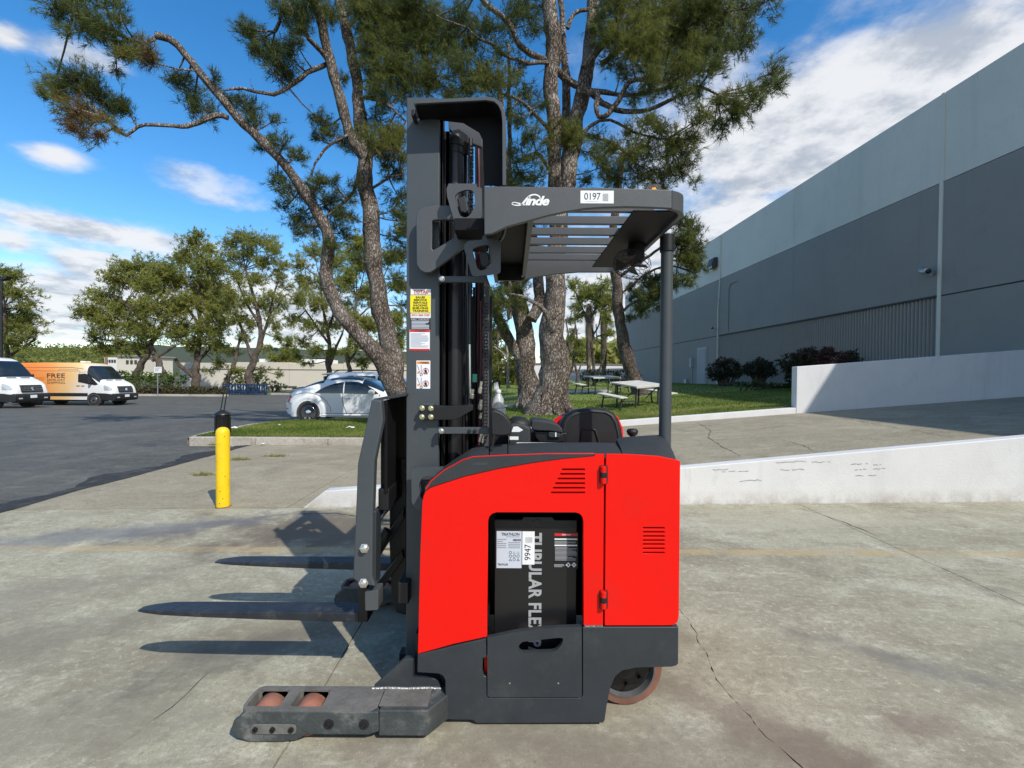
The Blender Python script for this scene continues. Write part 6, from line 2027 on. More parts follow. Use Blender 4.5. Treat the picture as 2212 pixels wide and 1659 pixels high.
# plastic top cover, stepping up to the rear hump
def cover(near, Yn, far, Yfar, drop=.05, m=None):
    """moulded cover: from its near edge, up and back to its far edge"""
    mb = MB(); n = len(near)
    rows = []
    for i in range(n):
        a, b = U(*near[i], Yn), U(*far[i], Yfar)
        up = Vector((0, 0, .35 * max(0, b.z - a.z)))
        rows.append([a - Vector((0, 0, .02)), a, a + (b - a) * .12 + up * .45, a + (b - a) * .4 + up * .9, a + (b - a) * .75 + up * .6, b, b + Vector((0, .004, -drop))])
    k = len(rows[0])
    mb.v = [tuple(p) for r in rows for p in r]
    for i in range(n - 1):
        for j in range(k - 1):
            a = i * k + j
            mb.f.append((a, a + k, a + k + 1, a + 1))
    for r, rev in ((0, 0), (n - 1, 1)):
        f = tuple(r * k + j for j in range(k))
        mb.f.append(f[::-1] if rev else f)
    return mb.build('top_cover', m or m_plast, RT, smooth=True)


cover([(918, 1052), (932, 1037.5), (958.5, 1015.5), (1000, 993), (1022, 986), (1056, 984.3)], Yb + .004,
      [(917, 1048), (925, 1039), (959, 1008), (985, 990), (1020, 968), (1055, 963)], 2.08)
cover([(1058, 984), (1077, 983.5), (1096, 983)], Yb + .004, [(1058, 963), (1077, 961), (1096, 959)], 2.12)
cover([(1098, 983), (1126, 982), (1180, 980), (1284, 979), (1343, 979.2)], Yb + .004, [(1098, 958.8), (1126, 956.8), (1180, 956.2), (1280, 955.6), (1329, 957)], 2.2)
cover([(1345, 979.3), (1362, 979.8), (1422, 984), (1448, 988), (1460, 992)], Yb + .004, [(1331, 949), (1338, 945), (1400, 940.5), (1424, 939.5), (1434, 947)], 2.24, .1)
# deck inside
box('deck', m_dark, q(1060, 0, Yb)[0], q(1455, 0, Yb)[0], 2.02, Yf - .02, .90, .95, RT)
mb = MB().box(*q(1122, 0, 2.2)[:1], q(1222, 0, 2.2)[0], 2.2, 2.24, q(0, 955.5, 2.2)[1], q(0, 951.5, 2.2)[1])
mb.build('paper_tray', m_stw, RT)

# --- lower skirt
skirt = [(902, 1414), (950, 1403), (979, 1395.5), (1007, 1389), (1050, 1379.5), (1051.2, 1420), (1043, 1422.5), (1042, 1450), (1044.5, 1460), (1051.3, 1462), (1051.8, 1500), (1055, 1507.5), (1254, 1507.5), (1258.5, 1503), (1258.5, 1355), (1300, 1354.5), (1466, 1354.5), (1470, 1340), (1469, 1350), (1465.5, 1434), (1461, 1438.5), (1450, 1441), (1374, 1443), (1345, 1449), (1330, 1461), (1319, 1485), (1311, 1525), (1306.5, 1557), (1303, 1562), (1030, 1563.5), (1020, 1556), (966, 1555), (962, 1550), (961.4, 1470), (957, 1461), (948, 1456), (901, 1453)]
skirt = [p for p in skirt if p not in ((1470, 1340), (1469, 1350))]
slot_l = [(1043, 1422), (1050, 1420), (1050.3, 1461), (1044, 1460), (1042, 1450)]
part('skirt', m_char, skirt, Yb + .001, Yb + .03, .004)
pbox('red_inner_panel', m_red, 1046, 1415, 1054, 1465, Yb + .034, Yb + .04, RT)
MB().prism(rounded([(x0, Yb + .032), (xr_ + .003, Yb + .032), (xr_ + .003, Yf + .01), (x0, Yf + .01)], .05, 5), q(1400, 1441, Yb)[1], q(1400, 1354.5, Yb)[1], 'z').build('bumper', m_char, RT, .008)
part('skirt_tail', m_char, [(1340, 1450), (1467, 1350), (1469.5, 1341), (1466, 1434), (1461, 1438.5), (1450, 1441)], Yb + .0315, Yb + .1, .004) if False else None
door = [(1053, 1378), (1107.5, 1366.5), (1164.7, 1358.5), (1207.7, 1355.5), (1256.6, 1354), (1257, 1502), (1253, 1506.3), (1057, 1506.3), (1053, 1502)]
hand = rounded([(1118.5, 1398), (1127, 1386.5), (1207.7, 1377.5), (1218, 1379), (1214, 1392), (1199, 1408), (1124.6, 1410.5)], 8, 4)
bd = part('battery_door', m_char, door, Yb - .004, Yb + .018, 0, [hand])
for a, b in ((1101, 1476), (1206, 1476)):
    bolt(bd, a, b, Yb - .004, .004, m_bolt, .003)
part('underrun', m_dark, [(1016, 1557), (1030, 1566), (1275, 1566), (1280, 1555)], Yb + .04, Yf - .04, .0)
pbox('silver_latch', m_weld, 1263, 1350.6, 1302, 1354.2, Yb + .005, Yb + .03, RT)
# door hinges
for cy in (1026, 1296):
    h = part('hinge', m_blackm, rounded([(1294.5, cy - 21), (1313, cy - 21), (1313, cy + 20), (1294.5, cy + 20)], 4, 3), Yb - .002, Yb + .02, .0)
    for dy, mm in ((-12, m_red), (0, m_dark), (12, m_red)):
        MB().cyl(U(1303.5, cy + dy - 6.5, Yb - .012), U(1303.5, cy + dy + 6.5, Yb - .012), .012, 14).build('knuckle', mm, h, .002)

# --- battery
bat = pbox('battery', m_stk, 1067, 1123, 1247, 1440, 2.03, 2.28, RT, .004)
pp = [q(a, b, 2.028) for a, b in ((1068, 1124), (1127, 1124), (1131, 1117), (1192, 1117), (1199, 1124), (1246, 1124), (1247, 1140), (1068, 1140))]
prism('lifting_rim', m_blackm, pp, 2.0275, 2.29, bat, bev=.002)
MB().lathe([(.017, 0), (.017, .003), (.0, .003)], U(1160, 1130, 2.0275), (0, -1, 0), 20).build('lifting_hole', m_dark, bat)
LY = 2.0295
FLEX = ptext('TUBULAR FLEX PAC', m_grey, bat, 1140.5, 1151, 1171, 1440, LY, rot=-90, bold=.032, spacing=1.06)
a = pbox('rating_label', m_stg, 1072.5, 1147.5, 1127, 1227, LY - .0006, LY, bat)
a2 = LY - .0007
ptext('TRIATHLON', m_ink, bat, 1083, 1151, 1122, 1157, a2, bold=.02)
ptext('BATTERY SOLUTIONS', m_fine, bat, 1094, 1158.5, 1122, 1160.5, a2)
lines('fine_print', m_fine, bat, 1074, 1164, 1094, 1186, 5, a2, 1, .45)
lines('fine_print', m_fine, bat, 1098, 1171, 1124, 1186, 4, a2, 2, .45)
mb = MB(); rn = random.Random(3)
xx = 1108.
while xx < 1124:
    w_ = rn.choice((.5, .9, 1.3)); A, B = q(xx, 1169, a2), q(xx + w_, 1164.5, a2); mb.box(A[0], B[0], a2 - .0005, a2, A[1], B[1]); xx += w_ + rn.choice((.5, .8))
mb.build('barcode', m_ink, bat)['kind'] = 'stuff'
for r in range(3):
    for c in range(3):
        cx, cy = 1102.5 + 8.3 * c, 1193.5 + 7.7 * r
        if (r, c) in ((0, 1), (0, 2), (2, 0), (2, 2)):
            prism('hazard_symbol', m_fine if r == 0 else m_ink, ql([(cx - 3.4, cy + 2.8), (cx + 3.4, cy + 2.8), (cx, cy - 3.2)], a2), a2 - .0005, a2, bat, holes=[ql([(cx - 2., cy + 2.0), (cx + 2., cy + 2.0), (cx, cy - 1.7)], a2)])
        else:
            pc = U(cx, cy, a2)
            MB().lathe([(.0066, 0), (.0066, .0005), (.0048, .0005), (.0048, 0), (.0066, 0)], pc, (0, -1, 0), 18).build('hazard_symbol', m_ink, bat)
ptext('TRIATHLON', m_ink, bat, 1075, 1217, 1097, 1221.5, a2, bold=.015)
pbox('number_label', m_stw, 1128, 1148, 1155, 1219.5, LY - .0012, LY - .0005, bat)
ptext('9947', m_ink, bat, 1133, 1176, 1146.5, 1210, LY - .0013, rot=90)
mb = MB(); yy = 1161.
while yy < 1172:
    pass
    break
xx = 1135.
while xx < 1149:
    w_ = rn.choice((.6, .9)); A, B = q(xx, 1172.5, LY - .0013), q(xx + w_, 1160.5, LY - .0013); mb.box(A[0], B[0], LY - .0018, LY - .0013, A[1], B[1]); xx += w_ + .8
mb.build('barcode', m_grey, bat)['kind'] = 'stuff'
pbox('danger_label', m_dark, 1195, 1150, 1249, 1228, LY - .0006, LY, bat)
pbox('red_strip', m_str, 1198, 1152.5, 1247.5, 1157.5, LY - .0011, LY - .0006, bat)
ptext('DANGER', m_stw, bat, 1214, 1153.5, 1233, 1156.5, LY - .0012)
for y in (1165, 1178.5):
    pbox('white_strip', m_stw, 1198, y - 1.6, 1247, y + 1.0, LY - .0011, LY - .0006, bat)
lines('fine_print', m_grey, bat, 1198, 1168.5, 1246, 1176, 4, LY - .0007, 5, .35)
lines('fine_print', m_grey, bat, 1199, 1182, 1246, 1212, 11, LY - .0007, 6, .35)
lines('fine_print', m_grey, bat, 1197, 1219, 1219, 1226, 3, LY - .0007, 7, .4)
for cx in (1227.5, 1240):
    prism('hazard_symbol', m_stw, ql([(cx - 5.5, 1220.3), (cx, 1214.5), (cx + 5.5, 1220.3), (cx, 1226)], LY - .0007), LY - .0012, LY - .0007, bat)
    prism('hazard_symbol', m_str if cx > 1230 else m_ink, ql([(cx - 2, 1220.3), (cx, 1217.5), (cx + 2, 1220.3), (cx, 1223)], LY - .0012), LY - .0016, LY - .0012, bat)

# --- drive wheel
WY = 2.08
wc = U(1352, 1446, WY); wr = wc.z
dw = MB().lathe([(wr * .80, 0), (wr * .96, 0), (wr, .012), (wr, .10), (wr * .96, .112), (wr * .80, .112), (wr * .80, 0)], wc, (0, 1, 0), 44).build('drive_wheel', mat('brown_polyurethane', (.20, .088, .06), .65, var=.2, vscale=14, dirt=(.15, .12, .10), dirt_amt=.6), RT, smooth=True)
MB().lathe([(wr * .80, -.001), (wr * .76, -.002), (wr * .72, .022), (wr * .69, .035), (.0, .035)], wc, (0, 1, 0), 44, False).build('rim', mat('dull_wheel_rim', (.16, .16, .16), .5, .5, var=.2), dw, smooth=True)
MB().lathe([(wr * .71, .03), (wr * .67, .018), (wr * .28, .012), (wr * .26, -.002), (wr * .12, -.012), (0, -.012)], wc, (0, 1, 0), 36, False).build('hub', m_dark, dw, smooth=True)
for k in range(7):
    a_ = 2 * math.pi * k / 7 + .3
    c = wc + Vector((math.cos(a_), 0, math.sin(a_))) * wr * .47
    MB().lathe([(.009, 0), (.009, .016), (0, .016)], c + Vector((0, .012, 0)), (0, -1, 0), 6).build('wheel_nut', m_dark, dw)
box('drive_unit', m_dark, wc.x - .1, wc.x + .1, 2.2, 2.75, .1, .5, RT)
fw = MB().lathe([(.04, 0), (.075, 0), (.08, .01), (.08, .06), (.075, .07), (.04, .07)], (wc.x, 2.80, .08), (0, 1, 0), 24).build('caster_wheel', m_poly, RT, smooth=True)

# --- base legs with load wheels
def leg(yn, yf, far=False):
    out = -1 if not far else 1
    xs0, xs1 = -1.135, -.545
    ytop = .132
    sgn = 1 if not far else -1
    g = MB()
    # side plates and cross webs leave two wells for the load wheels
    prof = [(xs0, .055), (xs0 + .012, .09), (xs0 + .07, ytop), (xs1 + .01, ytop), (xs1 + .012, .05), (xs1 - .03, .036), (-.82, .036), (-.87, .012), (-.94, .004), (-1.06, .004), (-1.11, .022)]
    t_ = .026
    lg = MB().prism(prof, yn, yn + t_).build('base_leg', m_scuff, RT, .006)
    MB().prism(prof, yf - t_, yf).build('far_plate', m_scuff, lg, .006)
    ring = rounded([(xs0 + .035, yn + .002), (xs1, yn + .002), (xs1, yf - .002), (xs0 + .035, yf - .002)], .045, 5)
    wells = [rounded([(a_, yn + t_), (b_, yn + t_), (b_, yf - t_), (a_, yf - t_)], .012, 3) for a_, b_ in ((-1.085, -.95), (-.905, -.775))]
    MB().prism(ring, ytop - .045, ytop + .003, 'z', wells).build('leg_frame', m_dusty, lg, .004)
    MB().box(xs0 + .04, xs0 + .07, yn + t_, yf - t_, .03, ytop - .046).build('web', m_scuff, lg, .004)
    for cx in (-1.02, -.845):
        w_ = MB().lathe([(.02, 0), (.058, 0), (.0635, .006), (.0635, yf - yn - 2 * t_ - .014), (.058, yf - yn - 2 * t_ - .008), (.02, yf - yn - 2 * t_ - .008)], (cx, yn + t_ + .004, .065), (0, 1, 0), 36).build('load_wheel', m_poly, lg, smooth=True)
        MB().cyl((cx, yn + t_ - .004, .065), (cx, yf - t_ + .004, .065), .018, 14).build('axle', m_dark, w_)
    if not far:
        pts = rounded([(-1.05, .042), (-.865, .042), (-.865, .082), (-1.05, .082)], .02, 5)
        cpl = MB().prism(pts, yn - .006, yn).build('axle_cover', m_dusty, lg, .002)
        for cx in (-1.03, -.96, -.885):
            MB().lathe([(.011, 0), (.011, .006), (.005, .006), (.005, .002), (0, .002)], (cx, yn - .006, .062), (0, -1, 0), 14).build('bolt', m_dark, cpl)
        for cx in (-.735, -.592):
            MB().lathe([(.020, 0), (.020, .004), (.012, .005), (.011, .001), (0, .001)], (cx, yn, .082), (0, -1, 0), 20).build('bolt', m_dark, lg)
    # rear box of the leg
    rb = MB()
    yo = yn + (.006 if not far else 0)
    rb.prism([(-.535, yo), (-.335, yo), (-.262, yf - .05), (-.262, yf + .02), (-.535, yf - .0)], .028, ytop + .002, 'z')
    rb.build('leg_heel', m_scuff, lg, .006)
    MB().box(-.54, -.34, yn + .03, yf - .01, ytop + .002, ytop + .006).build('wear_plate', m_dusty, lg)
    yw = 1.986 if not far else yn + .043
    MB().tube([(-.60, yw, ytop + .005), (-.53, yw, ytop + .008), (-.45, yw, ytop + .006), (-.36, yw, ytop + .009), (-.30, yw, ytop + .007)], .005, 6).build('weld', m_weld, lg)
    # gusset up to the body
    ya = 1.988 if not far else yn + .045
    gp_ = [(-.598, ytop + .004), (-.30, ytop + .006), (-.315, .175), (-.36, .19), (-.415, .195), (-.415, .27), (-.458, .265)]
    MB().prism(gp_, ya, ya + .03).build('gusset', m_char, lg, .004)
    MB().box(-.42, -.1, ya + .031, ya + .1, .02, .36).build('gusset_box', m_dark, lg, .004)
    return lg


leg(1.852, 2.005)
leg(2.935, 3.085, True)
box('axle_beam', m_dark, -.42, -.2, 2.02, 2.93, .06, .30, RT)
# inner rail of the reach carriage, along the near leg
box('reach_rail', m_dark, -.56, -.2, 2.30, 2.36, .03, .10, RT, .004)
box('reach_rail', m_dark, -.56, -.2, 2.66, 2.73, .03, .10, RT, .004)

# --- mast
MY = 2.15
mx0, mx1 = q(877.5, 800, MY)[0], q(948, 800, MY)[0]
mz0, mz1 = .05, q(880, 210, MY)[1]
mast = MB().box(mx0, mx1, MY, MY + .012, mz0, mz1).box(mx0, mx0 + .02, MY + .012, MY + .075, mz0, mz1).box(mx1 - .014, mx1, MY + .012, MY + .06, mz0 + .3, mz1 - .1).build('mast_rail', m_mast, RT, .004)
FY = 2.79
MB().box(mx0, mx1, FY - .012, FY, mz0, mz1).box(mx0, mx0 + .02, FY - .075, FY - .012, mz0, mz1).box(mx1 - .014, mx1, FY - .06, FY - .012, mz0, mz1).build('mast_rail', m_mast, RT, .004)
# second and third stages nested inside
def rail(xa, xb, ya, s, z0, z1, m=m_dark):
    """I-beam section"""
    return MB().box(xa, xb, ya, ya + s * .012, z0, z1).box(xa, xa + .022, ya, ya + s * .055, z0, z1).box(xb - .022, xb, ya, ya + s * .055, z0, z1).build('inner_rail', m, RT, .003)
zt2 = q(955, 250, 2.2)[1]
rail(mx1 - .10, mx1 + .012, MY + .03, 1, .08, zt2)
rail(mx1 - .10, mx1 + .012, FY - .03, -1, .08, zt2)
rail(mx1 - .06, mx1 + .036, MY + .09, 1, .1, zt2 - .05)
rail(mx1 - .06, mx1 + .036, FY - .09, -1, .1, zt2 - .05)
for z in (.25, mz1 - .09, 1.15):
    box('cross_member', m_dark, mx1 - .09, mx1 - .03, MY + .09, FY - .09, z - .06, z + .06, RT, .004)
# light top plate of the inner stage
part('crosshead', m_guard, [(968.5, 249), (990, 252), (1036, 268), (1043, 300), (1041, 318), (1020, 310), (1000, 300), (985, 292), (969, 278)], 2.30, 2.33, .004)
# hood over the mast head: back plate with a flange all round
hp = [(893, 222), (897, 216), (1000, 211), (1050, 208.5), (1070, 212), (1082, 222), (1090, 238), (1092.5, 260), (1093, 400)]
HY = 2.02
hq = ql(hp, HY)
inn = []
cxm = Vector((q(1000, 330, HY)[0], 0, q(1000, 330, HY)[1]))
for i, (a, b) in enumerate(hq):
    p0, p1 = hq[max(0, i - 1)], hq[min(len(hq) - 1, i + 1)]
    d = Vector((p1[0] - p0[0], p1[1] - p0[1])).normalized()
    inn.append((a + d.y * .015, b - d.x * .015))
hd = MB().prism(hq + inn[::-1], HY + .012, HY + .128).build('mast_hood', m_void, RT, .002)  # same sheet as the lip; shade inside it is coloured in as black
MB().prism(hq + inn[::-1], HY, HY + .0115).build('hood_lip', m_mast, hd, .003)
bk = [(893, 236), (1000, 228), (1050, 226), (1072, 232), (1084, 246), (1092, 262), (1094.5, 400), (1046, 400), (1042, 300), (1035, 285), (1000, 264), (893, 252)]
part('hood_plate', m_void, bk, HY + .126, HY + .136, .002)  # shade behind the flange is put into its black colour
pbox('hood_end', m_dark, 888, 236, 896, 250, HY + .06, HY + .128, RT, .003)
# lift cylinders
def cylr(px, Y, r, y0, y1, m=m_dark, name='lift_cylinder'):
    return MB().tube([U(px, y0, Y), Vector((U(px, y0, Y).x, Y, U(px, y1, Y).z))], r, 24).build(name, m, RT, smooth=True)
m_cyl = mat('cylinder_black', (.05, .05, .053), .36, .75)
lc = cylr(984, 2.27, .0365, 300, 1450, m_cyl)
for ya_, yb_, rr in ((297, 318, .041), (321, 334, .040)):
    MB().tube([U(984, ya_, 2.27), Vector((U(984, ya_, 2.27).x, 2.27, U(984, yb_, 2.27).z))], rr, 24).build('gland', m_cyl, lc, smooth=True)
cylr(990, 2.60, .036, 300, 1400, m_cyl)
cylr(1016, 2.30, .012, 300, 880, m_cyl, 'guide_rod')
part('cylinder_mount', m_dark, [(976, 282), (992, 278), (1012, 292), (1012, 310), (998, 304), (990, 300), (976, 296)], 2.28, 2.42, .003)
# rear rails with the chains and hoses
for px, Y, w_, y0 in ((1005, 2.42, .016, 330), (1024, 2.50, .014, 620), (1041, 2.46, .03, 300), (1052, 2.36, .022, 618), (1060, 2.5, .016, 640)):
    p = U(px, y0, Y)
    box('guide_channel', m_dark if px != 1052 else m_guard, p.x - w_ / 2, p.x + w_ / 2, Y, Y + .05, .55, p.z, RT, .002)
def chain(px, Y, y0, y1):
    mb = MB(); z1, z0 = Z(y0, Y), Z(y1, Y); x = U(px, y0, Y).x; z = z0; k = 0
    while z < z1:
        for s in (-1, 1):
            o = .010 if k % 2 else .006
            mb.prism(rounded([(x + s * o - .002, z), (x + s * o + .002, z), (x + s * o + .002, z + .020), (x + s * o - .002, z + .020)], .002, 1), Y, Y + .014)
        mb.cyl((x - .013, Y + .007, z + .016), (x + .013, Y + .007, z + .016), .004, 6)
        z += .0165; k += 1
    o = mb.build('lift_chain', m_dark, RT); o['kind'] = 'stuff'
    return o
chain(1017, 2.20, 315, 520)
chain(1017, 2.62, 330, 640)
chain(1049, 2.30, 660, 950)
def hose(pts, r, m):
    return MB().tube([U(*p) for p in pts], r, 8).build('hose', m, RT, smooth=True)
hose([(1033, 310, 2.4), (1035, 420, 2.4), (1034, 600, 2.4), (1032, 760, 2.42), (1034, 900, 2.42), (1033, 990, 2.4)], .0065, m_hose)
hose([(1039, 650, 2.34), (1040, 760, 2.34), (1037, 900, 2.34), (1034, 975, 2.32)], .006, m_hose)
hose([(1020, 300, 2.44), (1024, 290, 2.46), (1029, 310, 2.48), (1029, 640, 2.48)], .007, m_hoseb)
for px, Y in ((1008, 2.36), (1012, 2.55), (1030, 2.56), (1046, 2.55)):
    hose([(px, 640, Y), (px + 2, 760, Y), (px - 1, 880, Y), (px + 1, 985, Y)], .008, m_hoseb)
MB().tube([U(1015, 744, 2.28), U(1015.5, 850, 2.28)], .006, 10).build('chromed_rod', m_rod, RT, smooth=True)
for (px, py, Y, r, h) in ((1018, 862, 2.28, .012, .05), (1036, 850, 2.26, .010, .06), (1036, 885, 2.26, .012, .05), (1037, 905, 2.26, .009, .03), (1038, 955, 2.22, .014, .05), (1044, 958, 2.2, .012, .04), (1030, 985, 2.2, .02, .05)):
    p = U(px, py, Y)
    MB().lathe([(r * .7, 0), (r, .004), (r, h * .5), (r * .7, h * .52), (r * .7, h)], p, (.15, -.1, 1), 8).build('hose_fitting', m_bolt if py < 960 else m_dark, RT)
pbox('sensor', mat('green_sensor', (.01, .10, .08), .3), 1020, 808, 1030, 826, 2.30, 2.33, RT, .002)

# tie bars between mast and body
tb = part('tie_bar', m_mast, [(946, 596), (1050, 596), (1050, 609.5), (946, 609.5)], 2.10, 2.125, .003)
bolt(tb, 955, 602.5, 2.10, .012)
box('tie_foot', m_mast, *sorted((q(945, 0, 2.1)[0], q(951, 0, 2.1)[0])), 2.126, 2.16, Z(611, 2.1), Z(588, 2.1), tb, .003)
tb = part('tie_bar', m_mast, [(945.5, 923.5), (1056.5, 923.5), (1056.5, 937.5), (945.5, 937.5)], 2.10, 2.125, .003)
bolt(tb, 953.5, 931, 2.10, .012)
for px in (1014, 1026):
    bolt(tb, px, 931, 2.10, .009, m_dark)
br = part('bracket', m_dark, [(907, 880), (912, 876), (938, 875.5), (980, 877), (1021, 874), (1021, 886), (985, 907), (907, 907.5)], 2.115, 2.14, .003)
for a_, b_ in ((912, 881.5), (931, 882), (911.6, 900.5), (931, 900.6)):
    bolt(br, a_, b_, 2.115, .012, m_bolty, .014)
pbox('bracket_lip', m_mast, 912, 871, 938, 876, 2.12, 2.145, RT, .002)
# mast foot plate with its large hole
part('mast_foot', m_mast, rounded([(888, 1011), (962, 1011), (962, 1110), (905, 1105), (889, 1090)], 10, 4), 2.05, 2.09, .004, [rounded([(904, 1046), (914, 1029), (934, 1028), (948, 1040), (948, 1066), (930, 1086), (910, 1080)], 14, 4)])
part('mast_foot_inner', m_guard, [(904, 1040), (930, 1040), (948, 1100), (905, 1100)], 2.12, 2.14, .004)

pbox('mast_dark_backing', m_void, 996, 640, 1056, 985, 2.66, 2.67, RT)  # black backing sheets added so the gaps inside the mast read dark
MB().box(mx1 - .02, mx1 + .1, 2.62, 2.63, 1.0, zt2 - .3).build('mast_dark_backing', m_void, RT)

# stickers on the mast
SY = MY - .0008
st = pbox('sales_sticker', m_stw, 887, 624.5, 930.5, 686.5, SY, MY, RT)
s2 = SY - .0006
ptext('TOTAL', m_str, st, 893, 627, 925, 633.5, s2, bold=.03)
ptext('MACHINERY', m_fine, st, 894, 634.3, 924, 636, s2)
pbox('yellow_field', m_sty, 886.2, 638.3, 930, 675.5, s2, SY, st)
for i, w_ in enumerate(('SALES', 'SERVICE', 'RENTALS', 'RACKING', 'SHELVING', 'TRAINING')):
    hw = (10, 14, 15, 15, 17, 17)[i]
    ptext(w_, m_ink, st, 908 - hw, 640 + 5.85 * i, 908 + hw, 644.2 + 5.85 * i, s2 - .0006, bold=.02)
mb = MB()
for i in range(14):
    for y in (637.1, 676.3):
        u0 = 887.5 + 3.05 * i
        mb.prism(ql([(u0, y + .9), (u0 + 1.4, y + .9), (u0 + 2.2, y - .9), (u0 + .8, y - .9)], s2), s2, SY)
mb.build('hazard_stripe', m_ink, st)['kind'] = 'stuff'
ptext('(833) 868-2500', m_str, st, 889, 678.5, 928, 684, s2, bold=.004)
st = pbox('checklist_sticker', m_stk, 887, 686.8, 930, 712, SY, MY, RT)
ptext('DAILY CHECKLIST', m_stw, st, 888.5, 687.8, 928, 691, s2)
lines('fine_print', m_stg, st, 889, 693, 927, 711, 6, s2, 8, .5)
st = pbox('warning_sticker', m_stw, 884.5, 712.3, 928.5, 757, SY, MY, RT)
pbox('red_strip', m_str, 885, 712.5, 928.3, 717, s2, SY, st)
pbox('red_strip', m_str, 884.5, 753.5, 928, 757, s2, SY, st)
ptext('WARNING', m_ink, st, 896, 713.2, 921, 716.4, s2 - .0006)
lines('fine_print', m_stg, st, 887, 719.5, 926, 751, 13, s2, 9, .45)
st = pbox('warning_sticker', m_stw, 899.5, 779, 929.5, 839.5, SY, MY, RT)
pbox('orange_strip', m_sto, 901, 780.8, 927.8, 786, s2, SY, st)
ptext('WARNING', m_ink, st, 908, 781.6, 926, 785.2, s2 - .0006)
for oy in (0, 27):
    c = U(919.5, 801.5 + oy, s2)
    MB().lathe([(.0145, 0), (.0145, .0006), (.0122, .0006), (.0122, 0), (.0145, 0)], c, (0, -1, 0), 24).build('warning_symbol', m_str, st)
    mb = MB()
    mb.lathe([(.0026, 0), (.0026, .0006), (0, .0006)], U(919, 796.5 + oy, s2), (0, -1, 0), 10)
    mb.prism(ql([(916, 799 + oy), (922, 798.5 + oy), (922, 803 + oy), (923.5, 808 + oy), (921.5, 808.5 + oy), (919.5, 804.5 + oy), (917.5, 808.5 + oy), (915.7, 808 + oy), (917.5, 803 + oy)], s2), s2 - .0006, s2)
    mb.build('warning_symbol', m_ink, st)
    pbox('warning_symbol', m_sto, 901.5, 802.5 + oy, 906, 807 + oy, s2, SY, st)
    prism('warning_symbol', m_ink, ql([(901, 789 + oy), (902, 789 + oy), (907.5, 805 + oy), (906.5, 805 + oy)], s2), s2, SY, st)
    pbox('warning_symbol', m_fine, 909, 788.5 + oy, 910.8, 807 + oy, s2, SY, st)
    MB().lathe([(.0065, 0), (.0065, .0006), (.0042, .0006), (.0042, 0), (.0065, 0)], U(910, 809.3 + oy, s2), (0, -1, 0), 18).build('warning_symbol', m_ink, st)

# --- load carriage and forks
CY = 2.04
part('carriage_arm', m_mast, [(802, 863), (823.5, 864.5), (827, 906.7), (809, 996), (805, 1109), (803.5, 1245), (811, 1268), (776, 1262), (761.5, 1250), (768, 1109), (772.3, 1001), (792.5, 908.5)], CY, CY + .05, .008, seg=3)
part('carriage_arm', m_char, [(805, 1103), (813, 1106), (811.5, 1262), (806, 1266), (803.8, 1245)], CY + .02, CY + .10, .004)
for a_, b_ in ((787.5, 1184), (785.5, 1259)):
    p = U(a_, b_, CY)
    MB().lathe([(.022, 0), (.022, .006), (.017, .007), (.017, .020), (.013, .023), (0, .023)], p, (.1, -1, .1), 6).build('pin', m_bolt, RT, smooth=True)
part('carriage_arm', m_mast, [(802, 863), (823.5, 864.5), (827, 906.7), (809, 996), (805, 1109), (803.5, 1245), (776, 1262), (761.5, 1250), (768, 1109), (772.3, 1001), (792.5, 908.5)], CY, CY + .05, .008).location.y += .80
xa, xb = q(812, 900, CY)[0], q(880, 900, 2.2)[0]
part('backrest_top', m_char, [(803, 862), (823, 864.5), (876, 856), (876, 850), (850, 853)], CY + .051, 2.85, .003)
bx0 = q(808, 1100, CY)[0]
for i in range(9):       # backrest ribs
    y = CY + .10 + i * .085
    MB().box(bx0 - .0, bx0 + .03, y, y + .03, .93, q(830, 868, CY)[1]).build('backrest_bar', m_dark, RT, .004)
MB().box(bx0 + .031, bx0 + .045, CY + .05, 2.83, .96, q(830, 866, CY)[1]).build('backrest_plate', m_void, RT, .004)
for z in (.50, .93):
    MB().box(bx0 + .0 + (.09 if z < .6 else 0), bx0 + .05 + (.09 if z < .6 else 0), CY + .06, 2.83, z - .05, z + .05).build('carriage_bar', m_dark, RT, .006)
part('fork_bracket', m_guard, rounded([(788, 1279), (817, 1275), (817, 1318), (788.5, 1320)], 3, 2), CY + .02, CY + .10, .003)


def fork(y0, w_, z):
    tip, heel = -1.79, q(778, 1300, 2.19)[0]
    zt = z
    mb = MB()
    st_ = [(tip, .35, -.010, .010), (tip + .05, .62, -.004, .016), (tip + .13, .92, 0, .02), (tip + .3, 1, 0, .026), (tip + .6, 1, 0, .036), (heel - .12, 1, 0, .044), (heel, 1, 0, .046)]
    for x, f, dz, h in st_:
        h0 = w_ / 2 * f; c = y0 + w_ / 2
        mb.v += [(x, c - h0, zt + dz), (x, c + h0, zt + dz), (x, c + h0, zt + dz - h), (x, c - h0, zt + dz - h)]
    for i in range(len(st_) - 1):
        for k in range(4):
            a_, b_ = 4 * i + k, 4 * i + (k + 1) % 4
            mb.f.append((a_, b_, b_ + 4, a_ + 4))
    mb.f += [(3, 2, 1, 0), tuple(4 * (len(st_) - 1) + k for k in range(4))]
    f = mb.build('fork', m_fork, RT, .005)
    MB().box(heel - .002, heel + .044, y0, y0 + w_, zt - .046, zt + .55).build('fork_shank', m_dark, f, .006)
    return f
fz = q(500, 1303, 2.25)[1]
fork(2.165, .105, fz)
fork(2.74, .105, fz)
